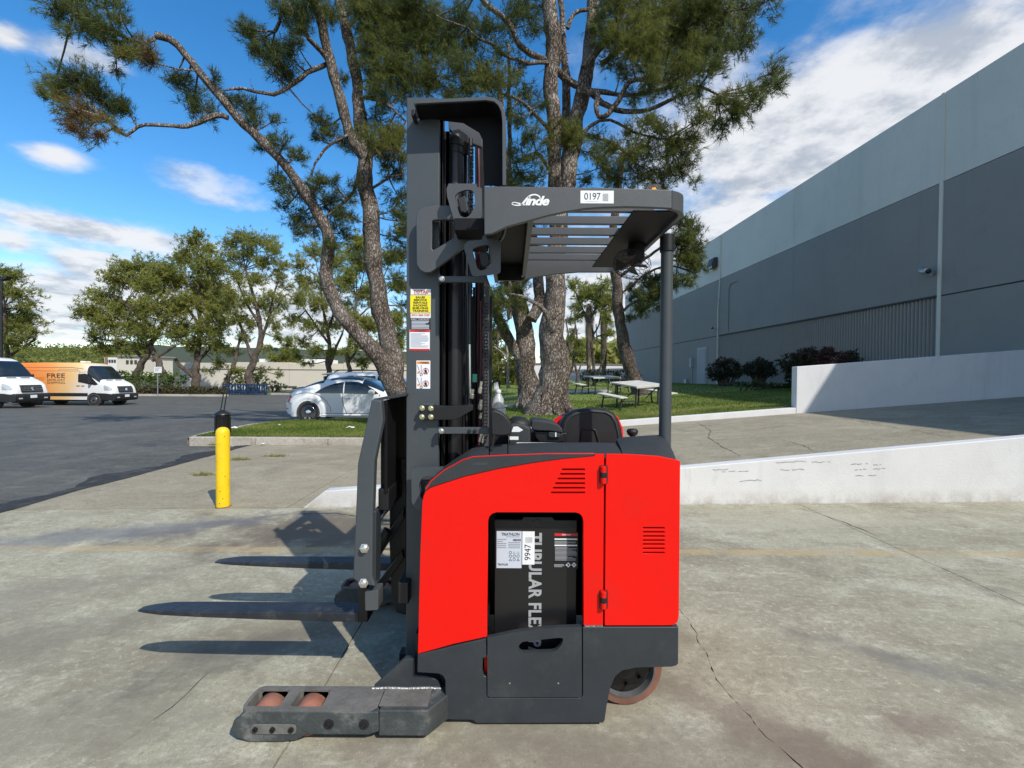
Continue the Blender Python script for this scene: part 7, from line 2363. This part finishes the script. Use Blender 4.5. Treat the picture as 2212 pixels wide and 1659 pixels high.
# reach scissors behind the carriage
def strut(a_, b_, r, m, name='reach_arm', Y0=2.3, Y1=2.3):
    return MB().tube([U(*a_, Y0), U(*b_, Y1)], r, 8).build(name, m, RT, smooth=True)
sa = MB()
for Y in (2.32, 2.62):
    MB().prism(ql([(806, 1196), (816, 1186), (872, 1098), (872, 1120), (818, 1206)], Y), Y, Y + .03).build('reach_arm', m_dark, RT, .004)
    MB().prism(ql([(812, 1262), (822, 1250), (868, 1190), (872, 1206), (826, 1272)], Y), Y, Y + .03).build('reach_arm', m_dark, RT, .004)
    MB().prism(ql([(838, 1005), (874, 990), (874, 1335), (852, 1330), (842, 1290), (838, 1180)], Y), Y + .032, Y + .06).build('reach_plate', m_dark, RT, .004)
rc_ = strut((812, 1180), (838, 1146), .026, m_dark, 'reach_cylinder', 2.28, 2.28)
MB().tube([U(804, 1192, 2.27), U(813, 1178, 2.27)], .014, 12).build('rod', m_rod, rc_, smooth=True)
for (a_, b_) in ((829, 1036), (829, 1044), (808, 1102), (811, 1110)):
    p = U(a_, b_, 2.30)
    MB().lathe([(.012, 0), (.012, .012), (.006, .014), (0, .014)], p, (0, -1, 0), 12).build('bolt', m_gal, RT)
hose([(806, 1118, 2.2), (816, 1112, 2.22), (826, 1100, 2.25), (840, 1080, 2.28)], .012, m_hoseb)
hose([(808, 1125, 2.22), (820, 1122, 2.22), (832, 1106, 2.25), (842, 1096, 2.28)], .010, m_gal)

# --- overhead guard
GY, GF = 1.84, 2.96
rail_pts = [(1045.5, 402.5), (1094, 402), (1300, 405), (1440, 409), (1452, 410.5), (1452, 450.5), (1400, 448), (1355, 446.8), (1303, 448), (1262, 451), (1219, 458), (1182, 466), (1144, 476.5), (1094, 490), (1063, 505), (1046, 507)]
gr = part('guard_rail', m_guard, rail_pts, GY, GY + .02, .004)
zt_g, zb_g = q(1452, 410.5, GY)[1], q(1452, 450.5, GY)[1]
xg1 = q(1482, 430, GY + .06)[0]; xg0 = q(1452, 430, GY)[0]
# bent rear rim: runs round the corner and along the back
rim_o = [(xg0 + .0005, GY)]
R_ = xg1 - xg0 + .03
cx_, cy_ = xg1 - R_, GY + R_
arc_o = [(cx_ + R_ * math.sin(t_), cy_ - R_ * math.cos(t_)) for t_ in lin(0.0, math.pi / 2, 10)]
arc_o = [(x, y) for x, y in arc_o if x > xg0 + .002]
cyf = GF - R_
arc_f = [(cx_ + R_ * math.cos(t_), cyf + R_ * math.sin(t_)) for t_ in lin(0, math.pi / 2, 10)]
outer = rim_o + arc_o + arc_f + [(xg0 - .02, GF)]
inner = []
for i, (x, y) in enumerate(outer):
    a_, b_ = outer[max(0, i - 1)], outer[min(len(outer) - 1, i + 1)]
    d = Vector((b_[0] - a_[0], b_[1] - a_[1])).normalized()
    inner.append((x - d.y * .02, y + d.x * .02))
MB().prism(outer + inner[::-1], zb_g, zt_g, 'z').build('guard_rim', m_guard, RT, .003)
far_pts = [(1117, 552), (1321, 561), (1321, 588), (1250, 588), (1200, 592), (1160, 598), (1125, 606), (1104, 612)]
part('guard_rail', m_guard, far_pts, GF - .02, GF, .004)
# bars
zb0 = q(1300, 484, 2.13)[1]
for i, Y in enumerate((1.97, 2.13, 2.295, 2.46, 2.63, 2.79)):
    xl = q(1140 - i * 4, 500, Y)[0] - .03
    xr2 = cx_ + .0
    MB().box(xl, xr2, Y, Y + .022, zb0, zb0 + .037).build('guard_bar', m_guard, RT, .003)
# flat plate across the rear, carrying beacon and fan
plate_x0 = q(1330, 470, 1.9)[0]
MB().box(cx_ - .105, xg1 - .022, GY + .07, GF - .07, zb_g + .012, zb_g + .02).build('guard_plate', m_void, RT, .003)
# front cross member: dark tray seen from below
fx0, fx1 = q(1052, 500, GY)[0], q(1142, 478, GY)[0]
fm = MB().box(fx0 + .01, fx1 - .004, GY + .022, GF - .022, zb0 - .01, zb0 + .004).build('front_panel', m_void, RT, .003)
MB().box(fx1 - .003, fx1 + .020, GY + .022, GF - .022, zb0 - .075, zb0 + .03).build('panel_edge', m_guard, fm, .003)
MB().box(fx0 - .01, fx0 + .012, GY + .022, GF - .022, zb0 - .11, zb0 + .03).build('panel_edge', m_dark, fm, .003)
MB().box(fx0, fx1, GF - .05, GF - .022, zb0 - .10, zb0 + .0).build('panel_edge', m_dark, fm, .003)
hose([(1092, 482, 1.95), (1090, 500, 2.0), (1086, 512, 2.1), (1080, 520, 2.2)], .008, m_hoseb)
bolt(RT, 1128, 596, GF - .06, .008)
# rear post
pb, ptp = U(1436, 962, 2.22), U(1437, 478, 2.22)
MB().tube([(pb.x, 2.22, pb.z - .06), (pb.x, 2.22, zb_g + .012)], .0285, 28).build('guard_post', m_mast, RT, smooth=True)
MB().tube([(pb.x, 2.22, zb_g - .07), (pb.x, 2.22, zb_g + .011)], .034, 28).build('post_collar', m_dark, RT, .003)
# plate joining guard and mast on the near side
jp = [(899, 470), (903, 456), (914, 447), (940, 443.5), (975, 443), (1000, 448), (1020, 470), (1020, 474), (938, 474.5), (933, 478), (932, 536), (935, 540), (945, 535), (1010, 494), (1042, 490), (1042, 506), (1000, 536), (960, 567), (941, 581), (930, 588), (918, 589), (907, 583), (900, 571)]
part('mast_brace', m_guard, jp, 2.085, 2.11, .005, seg=3)
box('brace_block', m_void, q(985, 0, 2.0)[0], q(1046, 0, 1.9)[0], 1.96, 2.3, Z(505, 2.0), Z(478, 2.0), RT, .004)
def lamp_plate(pts, hole, Y, lens, name='lamp_bracket'):
    p = part(name, m_guard, pts, Y, Y + .012, .003, [hole])
    cxl = sum(a_ for a_, b_ in lens) / len(lens)
    part('work_light', m_blackm, lens, Y + .004, Y + .07, .006, par=p)
    L2 = [(cxl + (a_ - cxl) * .8, 0 + b_) for a_, b_ in lens]
    return p
lp = lamp_plate([(969, 396.5), (1028.5, 396.5), (1030.5, 404), (1040.5, 406), (1041.5, 475), (990, 482.3), (981, 477), (966, 425), (964.5, 408)], rounded([(982, 423), (992.5, 414), (1006, 409.5), (1019, 410.5), (1024, 417), (1026.5, 445), (1014.5, 466), (1004, 470.5), (994, 466), (991, 460)], 5, 3), 2.02,
           [(986.5, 428), (1004, 421), (1008, 428), (1012, 456), (1006, 461), (994, 457)])
lp2 = lamp_plate(rounded([(1043, 508), (1066, 508), (1068, 517), (1079.5, 520), (1081.5, 527), (1081.5, 586), (1076, 590.5), (1026.5, 597), (1019, 594.5), (1002, 535), (1003, 527.5), (1010, 520.5), (1041, 517.5)], 2.5, 2), rounded([(1020.5, 538), (1024, 534.5), (1045.5, 528), (1057, 529.5), (1061, 535), (1064, 559), (1062.5, 566), (1051, 581), (1038, 585), (1031, 579.5)], 5, 3), 1.99,
           [(1034, 546), (1050, 542), (1055, 549), (1058, 569), (1050, 578), (1038, 572)])
# amber beacon on the rear plate
bp0 = U(1411, 409, 2.1)
bc = MB().prism(ql([(1391, 412), (1400, 397.5), (1427, 397), (1428.5, 412)], 2.08), 2.08, 2.20).build('beacon_cover', m_blackm, RT, .004)
MB().prism(ql([(1407, 410), (1409, 405.5), (1416, 404.5), (1419, 410)], 2.079), 2.0775, 2.0815).build('beacon_lens', mat('amber_lens', (.85, .32, .03), .15, spec=.8, emit=(1, .38, .05), estr=.25), bc, .003)
# fan hanging from the rear plate
fc = U(1364, 573, 2.36)
fa = Vector((-.30, -.25, -.92)).normalized()        # fan axis
fan = MB().lathe([(.0, -.125), (.036, -.12), (.043, -.10), (.043, -.05), (.036, -.03), (.02, .012), (0, .014)], fc - fa * .02, fa, 24).build('fan', m_blackm, RT, smooth=True)
u_ = fa.cross(Vector((1, 0, 0))).normalized(); v_ = fa.cross(u_)
cg = MB()
for r, h in ((.03, .052), (.045, .05), (.06, .046), (.074, .038), (.086, .024), (.094, .006), (.096, -.012), (.090, -.03), (.078, -.042), (.060, -.05)):
    cg.tube([fc + fa * h + (u_ * math.cos(t_) + v_ * math.sin(t_)) * r for t_ in lin(0, 2 * math.pi, 33)], .0013, 5, cap=False)
for k in range(14):
    t_ = 2 * math.pi * k / 18
    d = u_ * math.cos(t_) + v_ * math.sin(t_)
    cg.tube([fc + fa * h + d * r for r, h in ((.02, .053), (.06, .046), (.086, .024), (.096, -.01), (.078, -.042), (.045, -.055))], .0012, 4, cap=False)
cg.build('cage', m_blackm, fan)['kind'] = 'stuff'
for k in range(4):
    t_ = 2 * math.pi * k / 4 + .4
    d = u_ * math.cos(t_) + v_ * math.sin(t_); e = d.cross(fa)
    MB().add([tuple(fc + d * .02 - e * .012), tuple(fc + d * .08 - e * .034 + fa * .012), tuple(fc + d * .08 + e * .034 - fa * .012), tuple(fc + d * .02 + e * .012)], [(0, 1, 2, 3)]).build('blade', m_blackm, fan)
fp_ = U(1378, 505, 2.30)
nk = fc - fa * .13
MB().tube([nk, (nk.x - .004, nk.y - .01, nk.z + .05), (nk.x - .004, nk.y - .02, zb_g - .06)], [.022, .017, .017], 14).build('stalk', m_blackm, fan, smooth=True)
MB().lathe([(.02, -.10), (.035, -.07), (.03, 0)], (nk.x - .004, nk.y - .02, zb_g + .010), (0, 0, 1), 16).build('stalk_base', m_blackm, fan, smooth=True)
hose([(1380, 470, 2.2), (1392, 478, 2.25), (1405, 474, 2.3), (1420, 466, 2.4)], .006, m_hoseb)

# lettering of the guard
mw = mat('logo_white', (.82, .82, .82), .4)
gY = GY - .0002
lg = MB()
def ribbon(pts, wid):
    """script stroke: flat band of varying width on the rail face"""
    P = []
    for i in range(len(pts) - 1):
        p0, p1, p2, p3 = (Vector(pts[j]) for j in (max(i - 1, 0), i, i + 1, min(i + 2, len(pts) - 1)))
        for k in range(8):
            t_ = k / 8
            P.append((.5 * (2 * p1 + (p2 - p0) * t_ + (2 * p0 - 5 * p1 + 4 * p2 - p3) * t_ * t_ + (3 * p1 - p0 - 3 * p2 + p3) * t_ ** 3), wid[i] + (wid[i + 1] - wid[i]) * t_))
    P.append((Vector(pts[-1]), wid[-1]))
    base = len(lg.v)
    for i, (p, w_) in enumerate(P):
        d = (P[min(i + 1, len(P) - 1)][0] - P[max(i - 1, 0)][0]).normalized()
        for s in (-1, 1):
            a_ = q(p.x + s * d.y * w_ / 2, p.y - s * d.x * w_ / 2, gY)
            lg.v.append((a_[0], gY - .0006, a_[1]))
        if i:
            k = base + 2 * i
            lg.f.append((k - 2, k - 1, k + 1, k))
ribbon([(1167, 431), (1165.5, 425), (1158, 420.8), (1148, 421.5), (1140, 427), (1134, 434), (1128, 440.5), (1119, 443.5), (1109, 442.5), (1106, 439.8), (1110, 437.2), (1120, 439), (1130, 442), (1136, 442)], [2.2, 2.8, 3.0, 3.0, 3.8, 4.4, 4.0, 2.6, 1.8, 1.6, 1.6, 2.4, 2.8, 1.6])
lo_ = lg.build('lettering', mw, gr)
ptext('inde', mw, gr, 1134, 423.5, 1187, 443.8, gY, shear=.32, bold=.035, spacing=.92)
sp_ = pbox('number_plate', m_stw, 1253.8, 412, 1326, 439, GY - .0008, GY, gr)
ptext('0197', m_ink, gr, 1262, 416.8, 1297.5, 431.3, GY - .0009, spacing=.95)
mb = MB(); yy = 418.5
while yy < 434:
    h_ = rn.choice((.7, 1., 1.4)); A, B = q(1302, yy + h_, GY - .0009), q(1314, yy, GY - .0009); mb.box(A[0], B[0], GY - .0014, GY - .0009, A[1], B[1]); yy += h_ + .9
mb.build('barcode', m_grey, gr)['kind'] = 'stuff'
pbox('fine_print', m_stg, 1265, 434.6, 1292, 435.4, GY - .0014, GY - .0009, gr)

# --- operator's compartment
# backrest cushion
by = 2.62
cpts = [(1207, 1030), (1207.5, 930), (1211, 912), (1221, 897), (1240, 887), (1268, 883), (1290, 882.5), (1312, 885), (1327, 892), (1337, 905), (1344, 925), (1347, 945), (1346, 1030)]
bkr = part('backrest', m_blackm, cpts, by, by + .10, .03, seg=5)
ip = [(1217, 960), (1217, 932), (1221, 914), (1232, 900), (1250, 892.5), (1285, 889), (1308, 891), (1320, 898), (1329, 912), (1335, 935), (1337, 958)]
MB().tube([U(a_, b_, by - .001) for a_, b_ in ip], .005, 6).build('piping', m_plast, bkr, smooth=True)
hp_ = [(1254, 957), (1257, 932), (1260, 928), (1280, 927), (1286, 929), (1292, 950), (1293, 957)]
MB().tube([U(a_, b_, by - .002) for a_, b_ in hp_], .006, 8).build('grab_handle', m_blackm, bkr, smooth=True)
part('backrest_shell', m_red, [(1178, 1025), (1184, 922), (1200, 905), (1222, 893), (1262, 886), (1316, 889), (1336, 900), (1347, 925), (1353, 1025)], by + .101, by + .16, .02, seg=4)
# arm console
ac = part('arm_console', m_plast, [(1146, 920), (1149, 908.5), (1157, 907), (1185, 910.5), (1205, 917), (1214, 925), (1217, 936), (1190, 932), (1160, 931), (1150, 929)], 2.42, 2.60, .008, seg=3)
part('console_grip', m_dark, [(1152, 931), (1190, 932.5), (1216, 937), (1219, 952), (1210, 957), (1165, 957), (1156, 945)], 2.44, 2.6, .008)
part('switch', m_plast, rounded([(1184, 933), (1211, 935), (1211, 945), (1186, 945)], 5, 3), 2.425, 2.45, .003)
pbox('switch', m_stw, 1199, 934.5, 1202, 943.5, 2.42, 2.43, RT)
pbox('console_base', m_dark, 1142, 935, 1225, 1030, 2.50, 2.7, RT, .006)
prism('red_button', m_red, ql([(1139, 924), (1147, 922), (1149, 948), (1141, 950)], 2.55), 2.55, 2.62, RT, bev=.006)
# steering column and covers
part('cowl', m_blackm, [(1062, 941), (1059.5, 889), (1066, 885), (1080, 890), (1095, 901), (1104, 914), (1105.5, 934), (1102, 940), (1085, 942)], 2.02, 2.10, .012, seg=4)
cw = part('column', m_plast, [(1096, 1040), (1100, 917), (1112, 914), (1130, 917), (1146, 924), (1147, 1040)], 2.28, 2.50, .012, seg=3)
MB().lathe([(.0, .05), (.035, .048), (.058, .03), (.062, .0), (.05, -.01)], U(1120, 922, 2.36), (.1, -.15, 1), 24).build('steering_knob', m_blackm, cw, smooth=True)
prism('paper_slip', m_stw, ql([(1105, 933), (1109, 922), (1118, 921), (1130, 929), (1122, 933)], 2.2), 2.2, 2.204, RT)
pbox('white_tag', m_stw, 1101, 943.5, 1120, 950, 2.15, 2.16, RT)
prism('column_strut', m_dark, ql([(1058, 985), (1066, 940), (1070, 940), (1062, 985)], 2.0), 2.0, 2.03, RT)
# control knob near the post
kn = U(1366, 940, 2.5)
MB().tube([(kn.x, 2.5, kn.z - .06), (kn.x, 2.5, kn.z + .01)], .014, 12).build('knob_stem', m_blackm, RT, smooth=True)
MB().lathe([(.012, -.008), (.026, .004), (.031, .018), (.030, .026), (.022, .034), (0, .037)], kn, (0, 0, 1), 20).build('control_knob', m_blackm, RT, smooth=True)

# --- water bottle standing in the tray of the truck
wp = U(1076, 960, 2.62)
bz = 1.5 - (925 - 811) / 1000 * 2.62
m_pet = mat('clear_plastic', (.80, .85, .90), .18, trans=.55, spec=.6)
wb = thing('water_bottle', 'clear plastic water bottle with a white cap and label beside the mast', 'bottle', (U(1076, 900, 2.62).x, 2.62, bz))
c = (U(1076, 900, 2.62).x, 2.62, bz)
H = 1.5 - (841 - 811) / 1000 * 2.62 - bz
MB().lathe([(.034, 0), (.041, .006), (.0415, .03), (.040, .04), (.0415, .05), (.0415, H * .55), (.040, H * .60), (.030, H * .76), (.018, H * .86), (.0135, H * .90), (.0135, H * .94)], c, (0, 0, 1), 28).build('body', m_pet, wb, smooth=True)
MB().lathe([(.0422, H * .28), (.0424, H * .29), (.0424, H * .50), (.0422, H * .51)], c, (0, 0, 1), 28).build('label', mat('bottle_label', (.74, .76, .78), .4, var=.12, vscale=60), wb, smooth=True)
MB().lathe([(.0165, H * .905), (.0172, H * .91), (.0172, H * .99), (.015, H), (0, H)], c, (0, 0, 1), 22).build('cap', m_stw, wb, smooth=True)
box('cup_holder', m_dark, c[0] - .06, c[0] + .06, 2.56, 2.68, bz - .2, bz - .003, RT, .004)

# ---------------------------------------------------------------- street furniture and small things
m_yel = mat('yellow_bollard_paint', (.86, .56, .008), .42, var=.05, vscale=6, dirt=(.42, .27, .03), dirt_amt=.5, dscale=9, bump=.1, bscale=30)
bb = Gd(482, 1094, 0)
bo = thing('bollard', 'yellow painted steel bollard standing on the concrete', 'bollard', tuple(bb))
MB().lathe([(.070, 0), (.0705, .83), (.066, .86), (.050, .885), (.025, .897), (0, .90)], bb, (0, 0, 1), 36).build('post', m_yel, bo, smooth=True)
MB().lathe([(.078, -.003), (.080, .004), (.071, .006)], bb, (0, 0, 1), 30).build('base_rust', mat('rust', (.16, .07, .025), .9, var=.4, vscale=40), bo)
for (a_, b_) in ((486, 944), (475, 1062), (481, 1078), (474, 1088), (489, 1030)):
    pz = Gd(a_, b_, 0); p = U(a_, b_, bb.y - .07)
    d = Vector((p.x - bb.x, p.y - bb.y, 0)).normalized()
    MB().lathe([(.006, 0), (.004, .003), (0, .003)], Vector((bb.x, bb.y, p.z)) + d * .0695, d, 8).build('paint_chip', m_dark, bo)

# black post stump beyond the bollard
pg = U(481, 933, 10.4)
ps = thing('post_stump', 'black fluted post base with two thin bars rising behind the bollard', 'post', (pg.x, 10.4, .13))
zt1 = Z(899, 10.4)
MB().lathe([(.165, -.02), (.165, .03), (.15, .04), (.142, zt1 - .13 - .06), (.15, zt1 - .13 - .05), (.15, zt1 - .13 - .01), (.175, zt1 - .13), (.165, zt1 - .13 + .03), (.06, zt1 - .13 + .085), (.03, zt1 - .13 + .10), (0, zt1 - .13 + .10)], (pg.x, 10.4, .13), (0, 0, 1), 24).build('base', mat('black_post_paint', (.014, .014, .015), .4, var=.3, vscale=20), ps, smooth=True)
for k in range(12):
    t_ = 2 * math.pi * k / 12
    MB().tube([(pg.x + .15 * math.cos(t_), 10.4 + .15 * math.sin(t_), .17), (pg.x + .146 * math.cos(t_), 10.4 + .146 * math.sin(t_), zt1 - .07)], .012, 5).build('flute', MATS['black_post_paint'], ps)
for s in (-1, 1):
    MB().tube([U(480 + 3.8 * s, 888, 10.4), U(489 + 3.2 * s, 834, 10.4)], .012, 6).build('bar', MATS['black_post_paint'], ps)
MB().tube([U(484, 834, 10.4), U(494, 834, 10.4)], .014, 6).build('bar', MATS['black_post_paint'], ps)
# litter on the island
m_pap = mat('crumpled_paper', (.78, .77, .76), .7, var=.08, vscale=30)
def litter(label, px, py, z, s, seed, dz=0.03):
    p = Gd(px, py, z); rn2 = random.Random(seed)
    mb = MB(); n = 7
    for i in range(n):
        for j in range(n):
            u, v = i / (n - 1) - .5, j / (n - 1) - .5
            mb.v.append((p.x + u * s * (1 - .3 * abs(v)), p.y + v * s * .6, z + .01 + rn2.uniform(0, 1) * s * .22 * (1 - 2 * abs(u)) + .01))
    mb.f = [(j * n + i, (j + 1) * n + i, (j + 1) * n + i + 1, j * n + i + 1) for i in range(n - 1) for j in range(n - 1)]
    o = mb.build('litter', m_pap, None, smooth=False)
    s_ = o.modifiers.new('thick', 'SOLIDIFY'); s_.thickness = .006
    tag(o, label, 'litter')
litter('crumpled white paper on the grass near the fork carriage', 757, 925, .16, .22, 1)
litter('small white scrap on the grass behind the bollard', 603, 919, .15, .08, 2)
litter('white paper cup scrap beside the black post stump', 505, 926, .15, .2, 3)
litter('dark clod lying at the foot of the island curb', 567, 961, .0, .09, 4)
# weeds in the joints
def weed(label, px, py, s, seed):
    p = Gd(px, py, 0); rg2 = np.random.default_rng(seed)
    n = 140
    P = np.array(tuple(p)) + np.stack([rg2.normal(0, s, n), rg2.normal(0, s * .35, n), np.full(n, .005)], 1)
    D = rg2.normal(0, 1, (n, 3)); D[:, 2] = np.abs(D[:, 2]) * .5
    D /= np.linalg.norm(D, axis=1)[:, None]
    V, T = needles(P, D, 2, .07, .012, rg2.uniform(.7, 1, n), .4, rg2)
    V[:, 2] = np.maximum(V[:, 2], .004)
    o = leaf_mesh('weed', V, T, m_grass)
    tag(o, label, 'weed')
weed('flat dry weed left of the yellow bollard on the concrete', 440, 1026, .09, 1)
weed('small dry weed right of the yellow bollard', 518, 993, .09, 2)
weed('tiny tuft of weed midway between bollard and carriage', 596, 986, .09, 3)
weed('green weed at the asphalt edge behind the bollard', 464, 962, .06, 4)

# picnic tables
m_table = mat('weathered_table_top', (.56, .55, .50), .75, var=.1, vscale=6, bump=.15)
m_tleg = mat('table_leg_paint', (.03, .032, .034), .5, var=.2, vscale=8)
def picnic_table():
    t = thing('picnic_table', 'grey picnic table nearer the camera on the lawn', 'picnic table', local=True, group='picnic tables on the lawn')
    for i in range(4):
        MB().box(-.58 + .292 * i, -.58 + .292 * i + .286, -.58, .58, .72, .765).build('top_board', m_table, t, .012)
    for e_ in (-.6, .581):
        MB().box(-.6, .6, e_, e_ + .019, .70, .765).build('top_edge', m_table, t, .006)
    for s in (-1, 1):
        MB().box(s * 1.02 - .14, s * 1.02 + .14, -.55, .55, .42, .46).build('bench', m_table, t, .012)
        for v in (-.42, .42):
            MB().tube([(s * .45, v, .72), (s * .45, v, 0)], .028, 8).build('leg', m_tleg, t)
            MB().tube([(s * 1.0, v, .42), (s * 1.0, v, .30), (s * 1.06, v, 0)], .026, 8).build('bench_leg', m_tleg, t)
            MB().tube([(s * 1.0, v, .32), (s * .45, v, .30)], .02, 6).build('brace', m_tleg, t)
        MB().tube([(s * .45, -.42, .70), (s * .45, .1, .25)], .016, 6).build('brace', m_tleg, t)
    return t
def copy_tree(o, parent=None):
    c_ = o.copy(); COL.objects.link(c_)
    if parent: c_.parent = parent
    for ch in list(o.children):
        copy_tree(ch, c_)
    return c_
pt1 = picnic_table()
pt2 = copy_tree(pt1)
pt2['label'] = 'grey picnic table farther back on the lawn before the dark shrubs'
def stand(t, px, py, Y, rz, tilt):
    p = U(px, py, Y)
    place(t, p.x, Y, zl(p.x, Y) - .03, 0)
    t.rotation_euler = (Matrix.Rotation(math.radians(tilt), 3, 'X') @ Matrix.Rotation(math.radians(rz), 3, 'Z')).to_euler()
stand(pt1, 1376, 850, 14.5, 28, 6)
stand(pt2, 1300, 835, 19.8, 10, 3)
# white board on a stake
wbz = U(1074, 842, 17)
ws = thing('yard_sign', 'white board leaning on a grey stake left of the forked pine', 'sign', (wbz.x, 17, zl(wbz.x, 17)))
prism('board', m_stw, ql([(1066, 828), (1075, 825), (1081, 850), (1071, 853)], 17), 17, 17.03, ws)
MB().tube([U(1081, 856, 17.1), U(1078, 822, 17.1)], .03, 6).build('stake', m_tleg, ws)
